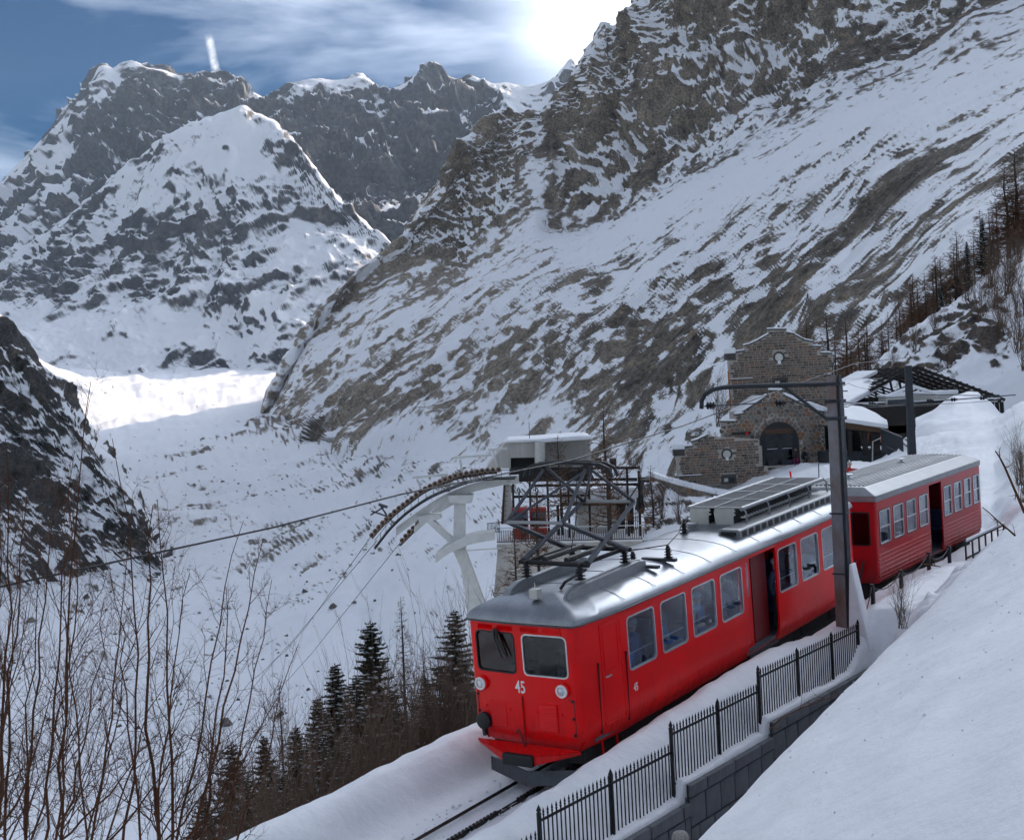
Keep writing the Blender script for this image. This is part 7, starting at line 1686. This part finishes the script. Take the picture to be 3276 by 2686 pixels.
for x, y, d, k, lab in ll:
    p = atD(x, y, d); plant('larch_tree', LARS, k, p, ground_left(p[0], p[1]), lab, 'bare larches below the railway line', .85, M_TWIG)
rs = np.random.RandomState(77)
for i in range(38):
    t = rs.uniform(0, 1); x = 470+t*500+rs.uniform(-15, 15); y = 1690-t*290+rs.uniform(-110, 40); d = 29+t*11+rs.uniform(-1.5, 3)
    p = atD(x, y, d); plant('brushwood', BUSH, i, p, p[2]-rs.uniform(5, 8), 'tangled brown leafless brushwood above the snow berm', 'brushwood beside the line', rs.uniform(.5, .75), M_BRUSH, cat='shrub')
# larches by the cableway
for x, y, d, k, base, lab in ((1247, 838, 88, 0, 1125, 'big bare larch rising behind the pantograph'), (1152, 898, 96, 2, 1090, 'small bare larch before the corrugated station'), (1105, 985, 92, 1, 1200, 'bare larch below the terrace fence'), (1062, 1090, 88, 2, 1290, 'low bare larch beside the terrace wall'), (1345, 960, 92, 1, 1110, 'bare larch right of the terrace hut')):
    p = atD(x, y, d); b = atD(x, base, d); plant('larch_tree', LARF, k, p, b[2], lab, 'bare larches by the cableway', 1.25, M_TWIG)
for x, y, d, base in ((1300, 905, 100, 960), (1320, 930, 98, 985), (1480, 770, 104, 880), (1400, 1000, 90, 1080), (1440, 1040, 86, 1090), (1365, 985, 92, 1070)):
    p = atD(x, y, d); b = atD(x, base, d); plant('bare_shrub', BUSH, int(x), p, b[2], 'thin leafless shrub '+{1300: 'right of the corrugated station roof', 1320: 'behind the terrace hut roof', 1480: 'against the left wall of the stone station', 1400: 'under the curved terrace wall', 1440: 'just behind the railcar roof', 1365: 'beside the stair tower of the cableway'}[x], 'shrubs by the station', .7, M_BRUSH, cat='shrub')
# right hillside
for x, y, d, k, lab in ((2030, 450, 178, 0, 'larger snow dusted fir on the hillside ridge'), (1998, 498, 176, 2, 'smaller fir left of the snow dusted hillside fir'), (1945, 590, 172, 2, 'small dark fir low on the hillside ridge')):
    p = atD(x, y, d); plant('fir_tree', FIRS, k, p, ground_near(p[0], p[1], HLF), lab, 'firs on the right hillside', 1.0, M_NEEDLE)
_h = np.random.RandomState(5)
hl = [(2097,298,184),(2078,345,186),(2112,330,182),(2060,400,186),(2046,440,188),(2120,380,180),(2088,400,183),(1968,505,178),(1930,520,176),(1908,548,175),(1945,540,177),(1885,575,174),(1860,600,172),(1840,645,171),(1818,665,170),(1900,590,176),(1872,630,173),(1790,690,169),(1770,660,190),(1745,640,195),(1730,680,192),(1705,650,205),(1690,700,200),(1660,660,215),(1850,620,176),(1925,560,178),(1830,680,170),(1760,705,180),(1985,540,178),(2010,480,182)]
for _ in range(26):
    _t = _h.uniform(); hl.append((1790+_t*330+_h.uniform(-15, 15), 715-_t*300+_h.uniform(-70, 50), 168+_t*16+_h.uniform(-3, 12)))
hl = [(x+_h.uniform(-6, 6), y+_h.uniform(-14, 14), d) for x, y, d in hl]
for i, (x, y, d) in enumerate(hl):
    p = atD(x, y, d); g = ground_near(p[0], p[1], HLF)
    if p[2]-g < 3 or p[2]-g > 20: g = p[2]-rs.uniform(8, 12)
    lab = 'tall rust brown larch at the upper right edge of the hillside' if i < 7 else 'slender rust brown larch in the row along the hillside ridge'
    plant('larch_tree', LARF, i, p, g, lab, 'larches at the upper hillside edge' if i < 7 else 'larches along the hillside ridge', _h.uniform(.95, 1.7), M_TWIG)
for i, (x, y, d, h) in enumerate(((2050,600,160,6),(2085,640,150,7),(2110,690,142,7),(2000,640,160,5),(2030,700,146,6),(2070,720,140,6),(2110,560,168,4),(1935,690,156,4),(1890,735,152,4),(1960,740,140,4),(2117,750,128,5),(2095,600,160,5),(1850,765,150,3),(2060,665,150,6),(2105,735,134,6))):
    p = atD(x, y, d); g = ground_near(p[0], p[1], HLF); top = np.array([p[0], p[1], g+h])
    plant('bare_shrub', BUSH, i, top, g, 'dark leafless shrub among rocks on the right hillside', 'shrubs on the right hillside', .9, M_BRUSH, cat='shrub')
# small conifers dotted over the dark spur
SPG = SPP
me_small = MB(); _t, _n, _s = fir_mesh(5, 34, 3, .26)
sv, su = SPG.shape[:2]
for i in range(95):
    a = int(rs.uniform(.18, .62)*sv); b = int(rs.uniform(.30, .98)*su); p = SPG[a, b]; h = rs.uniform(8, 15)
    o = empty('spur_conifer', p-(0, 0, .5), rs.uniform(0, 6), 'tiny dark conifer dotted on the shaded rock spur', 'tree', 'conifers on the rock spur'); o.scale = (h*1.1, h*1.1, h)
    link('crown', _n, M_NEEDLE, o); link('trunk', _t, M_BARK, o)
# leafless willows in front of the camera
def stem_clump(label, stems, seed):
    r = np.random.RandomState(seed); b0 = atD(*stems[0][0]); o = empty('willow_shrub', b0, label=label, cat='shrub', group='willow shrubs before the camera')
    fine = TW()
    for (base, top, bend, rad) in stems:
        a, c = atD(*base)-b0, atD(*top)-b0; mid = (a+c)/2+np.array([bend, 0, 0]); L = np.linalg.norm(c-a); n = 11; pts = []
        for k in range(n+1):
            t = k/n; q = (1-t)**2*a+2*t*(1-t)*mid+t*t*c; pts.append(q+r.normal(size=3)*.014*(t > 0))
        rad = rad*.74; m = MB(); m.tube(pts, [rad*(1-.82*k/n) for k in range(n+1)], 6); m.build('stem', M_STEM, o)
        for j in range(int(6+L*3.2)):
            t = r.uniform(.12, .97)*n; i = int(t); q = pts[i]+(pts[min(n, i+1)]-pts[i])*(t-i); d = pts[min(n, i+1)]-pts[i]; d /= np.linalg.norm(d)
            v = r.normal(size=3); v -= d*(v @ d); v /= np.linalg.norm(v); v[1] *= .5
            branch(fine, q, d*.8+v*.62, L*(1-t/n*.75)*r.uniform(.14, .38), rad*(.42-.3*t/n)+.0007, 2, r, .07, 5, .17, 3, 5, .65)
    m_ = fine.mesh_fast('twigs'); link('twigs', m_, M_STEM, o)
    return o
stem_clump('dense red brown willow stems filling the lower left corner', [((-15,1860,9.5),(12,905,9),.1,.020),((10,1860,9.5),(62,985,9.2),-.1,.018),((40,1860,9),(112,1010,9),.0,.017),((-40,1860,9.5),(4,1000,9.5),0,.022),((70,1880,9),(150,930,9),.05,.016),((0,1860,8),(60,1250,8),-.15,.014),((30,1860,8.4),(140,1330,8.2),.1,.013),((-60,1800,8.4),(110,1400,8),.2,.014),((-30,1850,10),(35,1080,10),.05,.016),((60,1880,10),(85,1100,10),-.1,.015)], 31)
stem_clump('tall willow stems with thin twigs crossing the wire', [((120,1880,9),(192,778,8.6),-.12,.017),((230,1880,9.2),(236,905,9),.35,.016),((90,1880,8.6),(155,980,8.6),.15,.014),((150,1900,8.2),(262,1130,8.2),.1,.014),((60,1900,8),(215,1230,8),.2,.013),((200,1880,9.6),(128,1120,9.6),-.05,.014),((140,1900,10),(300,1200,10),.05,.013)], 32)
stem_clump('open willow shrub with arching grey and orange branches', [((345,1880,8.8),(318,1048,8.6),-.14,.022),((350,1880,8.8),(330,1035,8.9),.10,.018),((355,1880,8.5),(545,1120,8.6),.05,.017),((340,1880,9),(500,1075,9),-.02,.015),((380,1900,8.4),(470,1210,8.4),.10,.016),((330,1900,8.2),(395,1180,8.2),-.15,.014),((400,1900,9),(560,1200,9.2),.12,.014),((300,1900,8.6),(225,1180,8.6),.05,.014)], 33)
stem_clump('low orange willow shoots sweeping over the snow berm', [((200,1880,8),(540,1500,8.4),.1,.013),((260,1900,8.2),(590,1400,8.6),.15,.013),((320,1900,8),(520,1640,8.2),.05,.012),((420,1900,8.4),(610,1330,8.8),.1,.013),((120,1850,8),(420,1480,8.2),.1,.012),((60,1800,8),(330,1500,8),.1,.012),((180,1900,8.6),(360,1360,8.6),-.1,.013)], 34)
# stray twigs on the bank
def twig(label, pts, r0, seed):
    r = np.random.RandomState(seed); P_ = [at(*q) for q in pts]; m = MB(); m.tube(P_, [r0*(1-.6*k/(len(P_)-1)) for k in range(len(P_))], 6)
    for k in range(5):
        q = P_[r.randint(len(P_)-1)]; branch(m, q, r.normal(size=3)+np.array([0, 0, .5]), .22, r0*.4, 1, r, .1, 4, .15, 4, 3)
    return tag(m.build('bare_twig', M_STEM), label, 'twig', 'stray twigs on the snow bank')
twig('upright bare twig leaning out of the snow at right', [(3278,1640,20),(3250,1575,20),(3215,1495,20),(3198,1462,20),(3184,1442,20)], .024, 3)
twig('thin bent twig lying across the snow bank', [(3248,1713,20),(3222,1690,20),(3190,1664,20),(3165,1640,20),(3143,1622,20)], .016, 4)
twig('pale twig stuck in the snow beside the rope posts', [(2955,1805,27),(2975,1806,27),(2992,1809,27),(3010,1812,27)], .02, 5)
twig('yellow grass stalk lying along the concrete wall', [(2462,2330,19.5),(2500,2295,19.5),(2560,2265,19.6),(2640,2235,19.8),(2700,2212,20)], .012, 6)
for k, (x, y, d) in enumerate(((3276, 1570, 22), (3262, 1520, 26), (2885, 1975, 24))):
    p = at(x, y, d); plant('bare_shrub', BUSH, k, p+(0, 0, .5), p[2]-.1, ['small dark twigs poking from the bank at the right frame edge', 'small dark twigs higher up the bank beside the upright twig', 'small dark twigs poking from the lumpy snow near the rope posts'][k], 'twigs in the snow bank', .8, M_STEM, cat='shrub')
# rocks strewn over the glacier
m = MB(); gv, gu = GLP.shape[:2]
dist = np.linalg.norm(GLP-CW, axis=-1)
cand = np.argwhere((dist > 750) & (dist < 1700))
for i in range(520):
    a, b = cand[rs.randint(len(cand))]; p = GLP[a, b]; s = rs.uniform(.6, 1.8)*(2.2 if rs.rand() < .08 else 1)
    q = [np.array(v)*rs.uniform(.6, 1.2, 3)*s for v in ((1,0,0),(.5,.8,.1),(-.6,.7,0),(-1,-.1,.1),(-.4,-.8,0),(.6,-.7,.1),(.3,.2,.9),(-.4,-.1,.8))]
    m.add([p+v for v in q], [(0,1,6),(1,2,6),(2,7,6),(2,3,7),(3,4,7),(4,5,7),(5,6,7),(5,0,6)])
o = m.build('boulders', M_BOULDER); tag(o, 'grey boulders scattered over the snow covered glacier', 'boulders', kind='stuff')
print('plants', round(time.time()-T0, 1))
# ------------------------------------------------------------------ people
def cloth_mat(name, jacket, trousers, skin, zt, zn, scale=1.0):
    m, N, L, B = mat_base(name); t = N.new('ShaderNodeTexCoord'); s = N.new('ShaderNodeSeparateXYZ'); L.new(t.outputs['Object'], s.inputs[0])
    n = N.new('ShaderNodeTexNoise'); n.inputs['Scale'].default_value = 9; L.new(t.outputs['Object'], n.inputs['Vector'])
    a = N.new('ShaderNodeMath'); a.operation = 'GREATER_THAN'; a.inputs[1].default_value = zt; L.new(s.outputs['Z'], a.inputs[0])
    b = N.new('ShaderNodeMath'); b.operation = 'GREATER_THAN'; b.inputs[1].default_value = zn; L.new(s.outputs['Z'], b.inputs[0])
    m1 = N.new('ShaderNodeMix'); m1.data_type = 'RGBA'; m1.inputs['A'].default_value = (*trousers, 1); m1.inputs['B'].default_value = (*jacket, 1); L.new(a.outputs[0], m1.inputs['Factor'])
    m2 = N.new('ShaderNodeMix'); m2.data_type = 'RGBA'; m2.inputs['B'].default_value = (*skin, 1); L.new(b.outputs[0], m2.inputs['Factor']); L.new(m1.outputs['Result'], m2.inputs['A'])
    L.new(m2.outputs['Result'], B.inputs['Base Color']); B.inputs['Roughness'].default_value = .8
    bp = N.new('ShaderNodeBump'); bp.inputs['Strength'].default_value = .25; bp.inputs['Distance'].default_value = .03; L.new(n.outputs['Fac'], bp.inputs['Height']); L.new(bp.outputs[0], B.inputs['Normal'])
    return m
SKIN = (0.42, 0.24, 0.17)
def skin_body(joints, edges, rad, mat_, parent, root='pelvis'):
    names = list(joints); me = bpy.data.meshes.new('body'); me.from_pydata([joints[n] for n in names], [(names.index(a), names.index(b)) for a, b in edges], [])
    o = link('body', me, mat_, parent); sk = o.modifiers.new('skin', 'SKIN'); sk.use_smooth_shade = True
    for i, n in enumerate(names):
        v = me.skin_vertices[0].data[i]; r = rad[n]; v.radius = r if isinstance(r, tuple) else (r, r); v.use_root = (n == root)
    ss = o.modifiers.new('sub', 'SUBSURF'); ss.levels = 2; ss.render_levels = 2
    return o
def person(loc, rz, label, jacket, trousers=(.03, .035, .05), hat=None, pose='stand', h=1.72, group=None, hair=(.03, .02, .015), brim=False, mw=None, tilt=0):
    root = empty('person', loc, rz, label, 'person', group)
    if mw is not None: root.matrix_world = mw
    k = h/1.72
    sit = pose == 'sit'
    pz = .50 if sit else .60 if pose == 'crouch' else .93
    J = {'pelvis': (0, 0, pz), 'waist': (0, 0, pz+.16), 'chest': (0, -.01, pz+.36), 'neckb': (0, 0, pz+.52), 'neck': (0, -.01, pz+.59), 'head': (0, -.03, pz+.70), 'crown': (0, -.02, pz+.785)}
    E_ = [('pelvis', 'waist'), ('waist', 'chest'), ('chest', 'neckb'), ('neckb', 'neck'), ('neck', 'head'), ('head', 'crown')]
    R_ = {'pelvis': (.165, .125), 'waist': (.15, .115), 'chest': (.175, .125), 'neckb': (.085, .075), 'neck': .052, 'head': (.078, .098), 'crown': (.066, .082)}
    for s, n in ((-1, 'l'), (1, 'r')):
        if sit: leg = [('hip', (s*.10, -.02, pz-.02), .095), ('knee', (s*.12, -.42, pz+.02), .062), ('ankle', (s*.12, -.42, .10), .045), ('toe', (s*.13, -.58, .05), .04)]
        elif pose == 'crouch': leg = [('hip', (s*.11, -.02, pz-.05), .095), ('knee', (s*.14, -.36, pz*.78), .066), ('ankle', (s*.13, -.10, .10), .045), ('toe', (s*.14, -.26, .05), .04)]
        elif pose == 'walk': leg = [('hip', (s*.10, 0, pz-.04), .098), ('knee', (s*.11, -.14*s-.03, .50), .066), ('ankle', (s*.11, -.16*s+.06, .10), .046), ('toe', (s*.12, -.16*s-.10, .05), .04)]
        else: leg = [('hip', (s*.10, 0, pz-.04), .098), ('knee', (s*.11, -.03, .50), .066), ('ankle', (s*.12, .03, .10), .046), ('toe', (s*.13, -.13, .05), .04)]
        pr = 'pelvis'
        for q, p, r in leg: J[n+q] = p; R_[n+q] = r; E_.append((pr, n+q)); pr = n+q
        if pose == 'point' and s == 1: armp = [('sh', (.20, 0, pz+.46), .07), ('el', (.42, -.12, pz+.42), .052), ('wr', (.66, -.22, pz+.42), .038), ('hand', (.78, -.26, pz+.43), .04)]
        elif sit or pose == 'crouch': armp = [('sh', (s*.20, 0, pz+.45), .07), ('el', (s*.25, -.06, pz+.18), .052), ('wr', (s*.16, -.28, pz+.14), .038), ('hand', (s*.12, -.37, pz+.15), .04)]
        elif pose == 'hold': armp = [('sh', (s*.20, 0, pz+.46), .07), ('el', (s*.27, -.10, pz+.20), .052), ('wr', (s*.17, -.34, pz+.24), .038), ('hand', (s*.13, -.43, pz+.27), .04)]
        else: armp = [('sh', (s*.20, 0, pz+.46), .07), ('el', (s*.26, .02, pz+.18), .052), ('wr', (s*.25, -.06, pz-.06), .038), ('hand', (s*.245, -.09, pz-.17), .04)]
        pr = 'chest'
        for q, p, r in armp: J[n+q] = p; R_[n+q] = r; E_.append((pr, n+q)); pr = n+q
    if pose == 'crouch':
        for n in list(J):
            x, y, z = J[n]
            if n in ('waist', 'chest', 'neckb', 'neck', 'head', 'crown') or n[1:] in ('sh', 'el', 'wr', 'hand'): J[n] = (x, y-(z-pz)*.35, z-.02)
    J = {n: tuple(c*k for c in p) for n, p in J.items()}; R_ = {n: (tuple(c*k for c in r) if isinstance(r, tuple) else r*k) for n, r in R_.items()}
    mt = cloth_mat('clothes', jacket, trousers, SKIN, (pz-.02)*k if not sit else (pz+.06)*k, (pz+.585)*k)
    skin_body(J, E_, R_, mt, root)
    hx, hy, hz = J['head']
    # face: nose, eyes, ears
    f = MB(); f.add([(hx-.014*k, hy-.098*k, hz-.02*k), (hx+.014*k, hy-.098*k, hz-.02*k), (hx, hy-.125*k, hz-.018*k), (hx, hy-.10*k, hz+.025*k)], [(0,1,2),(1,3,2),(3,0,2)])
    for s in (-1, 1): f.lathe([(.012*k, -.02*k), (.03*k, 0), (.012*k, .02*k)], (hx+s*.082*k, hy+.005, hz), 'x', 8)
    f.build('face', mat_skin, root)
    e = MB()
    for s in (-1, 1): e.lathe([(.004*k, hy-.102*k), (.012*k, hy-.096*k), (.012*k, hy-.08*k)], (hx+s*.032*k, 0, hz+.018*k), 'y', 8)
    e.bar((hx-.022*k, hy-.096*k, hz-.05*k), (hx+.022*k, hy-.096*k, hz-.05*k), .008*k, .006*k)
    e.build('eyes_and_mouth', M_BLACK, root)
    hc = MB(); col = hat or hair
    top = hz+.085*k
    hc.lathe([(.105*k, hz+.035*k), (.112*k, hz+.05*k), (.108*k, hz+.09*k), (.088*k, hz+.13*k), (.05*k, hz+.152*k), (.004, hz+.158*k)], (hx, hy+.012*k, 0), n=16)
    if not hat: hc.lathe([(.075*k, hz-.05*k), (.098*k, hz-.03*k), (.104*k, hz+.04*k), (.09*k, hz+.06*k)], (hx, hy+.04*k, 0), n=12)
    ho_ = hc.build('hat' if hat else 'hair', mat('hat_wool' if hat else 'hair', col, .9, var=.25, scale=30, bump=.3), root, smooth=True)
    if hat and brim: MB().lathe([(.01, hz+.155*k), (.035*k, hz+.165*k), (.035*k, hz+.20*k), (.01, hz+.215*k)], (hx, hy+.012*k, 0), n=10).build('bobble', M_SNOW, ho_, smooth=True)
    return root
mat_skin = mat('skin', SKIN, .55, var=.08)
def in_car(x, y, z, rz, carmw, **kw):
    return person((0, 0, 0), 0, mw=carmw @ Matrix.Translation((x, y, z)) @ Matrix.Rotation(rz, 4, 'Z'), **kw)
R90 = math.pi/2
ps = [(.98, 1.98, .16, R90*.9, dict(label='child in blue hooded jacket and pale hat behind the first side window', jacket=(.03, .15, .42), hat=(.03, .10, .22), pose='stand', h=1.38)),
      (.90, 2.40, .16, R90, dict(label='passenger in navy coat with grey hat behind the first side window', jacket=(.05, .09, .20), hat=(.35, .34, .33), pose='stand', h=1.66)),
      (.98, 3.25, .16, R90, dict(label='smiling passenger in dark blue jacket behind the second side window', jacket=(.04, .10, .26), hat=(.30, .28, .25), pose='hold', h=1.62)),
      (.80, 3.62, .16, R90, dict(label='tall passenger in black jacket behind the second side window', jacket=(.05, .06, .09), pose='stand', h=1.80)),
      (.98, 4.55, .16, R90, dict(label='passenger in pale scarf and grey coat behind the third side window', jacket=(.30, .30, .31), pose='hold', h=1.65)),
      (.95, 5.95, .16, R90, dict(label='passenger in black coat behind the fourth side window', jacket=(.06, .08, .14), pose='hold', h=1.72)),
      (.98, 8.65, .16, R90, dict(label='passenger in white hat behind the window after the doorway', jacket=(.05, .07, .12), hat=(.5, .5, .5), pose='stand', h=1.58)),
      (.95, 9.9, .16, R90, dict(label='passenger in dark jacket at the sixth side window', jacket=(.02, .02, .025), pose='hold', h=1.74)),
      (.92, 5.0, .16, R90, dict(label='passenger in light blue jacket and white hat behind the third side window', jacket=(.10, .22, .45), hat=(.55, .55, .55), pose='stand', h=1.6)),
      (.95, 11.3, .16, R90, dict(label='passenger in grey jacket behind the window beside the mast', jacket=(.16, .17, .2), pose='stand', h=1.7)),
      (-.45, .98, .16, 0, dict(label='train driver in dark jacket behind the left windscreen', jacket=(.02, .022, .03), pose='hold', h=1.72)),
      (.35, 1.05, .16, .15, dict(label='person in dark coat standing behind the right windscreen', jacket=(.015, .015, .018), pose='stand', h=1.72))]
for x, y, z, rz, kw in ps: in_car(x, y, z, rz, TRAIN_MW, group='people aboard the railcar', **kw)
b = wy(*z4(1190, 1240), 99.2); person((b[0], b[1], b[2]), -.4, 'crouching person in brown fur hat and magenta trousers by the arched door', (.035, .025, .022), (.22, .015, .09), (.09, .05, .03), 'crouch', 1.66, 'people at the station')
b = wy(*z4(1245, 1235), 99.4); person((b[0], b[1], b[2]), .5, 'person in black clothes bent beside the arched door', (.012, .013, .018), (.012, .012, .015), None, 'crouch', 1.6, 'people at the station')
b = wy(*z4(1632, 1212), 62); person((b[0], b[1], b[2]-1.75), .3, 'person in red jacket and pale hat pointing behind the trailer car roof', (.40, .02, .02), (.02, .02, .03), (.55, .5, .42), 'point', 1.72, 'people at the station', brim=True)
b = wy(*z3(1112, 800), 99.8); person((b[0], b[1], b[2]), .2, 'person in black padded jacket beside a red cable car cabin', (.012, .014, .018), (.02, .02, .025), None, 'stand', 1.74, 'people on the cableway terrace')
# someone standing in the gully: only a knitted hat reaches the frame
b = at(2172, 2672, 17.2); gy = w2t(b)
person((b[0], b[1], b[2]-1.80), 1.0, 'person in grey knitted hat at the lower frame edge below the wall', (.05, .06, .08), (.02, .02, .03), (.30, .28, .26), 'stand', 1.80)
print('people', round(time.time()-T0, 1))
# ------------------------------------------------------------------ air
HAZE_DENSITY = 1.2e-5
hz = MB().box((-9000, -400, -420), (9000, 10400, 2700))
M_HAZE = bpy.data.materials.new('haze'); M_HAZE.use_nodes = True
hn = M_HAZE.node_tree.nodes; hl = M_HAZE.node_tree.links; hn.clear()
ho = hn.new('ShaderNodeOutputMaterial'); hv = hn.new('ShaderNodeVolumePrincipled')
hv.inputs['Color'].default_value = (0.62, 0.79, 1.0, 1); hv.inputs['Density'].default_value = HAZE_DENSITY; hv.inputs['Anisotropy'].default_value = 0.25
hl.new(hv.outputs[0], ho.inputs['Volume'])
haze = hz.build('haze', M_HAZE); haze['kind'] = 'stuff'
print('done', round(time.time()-T0, 1), 'objects', len(bpy.data.objects))
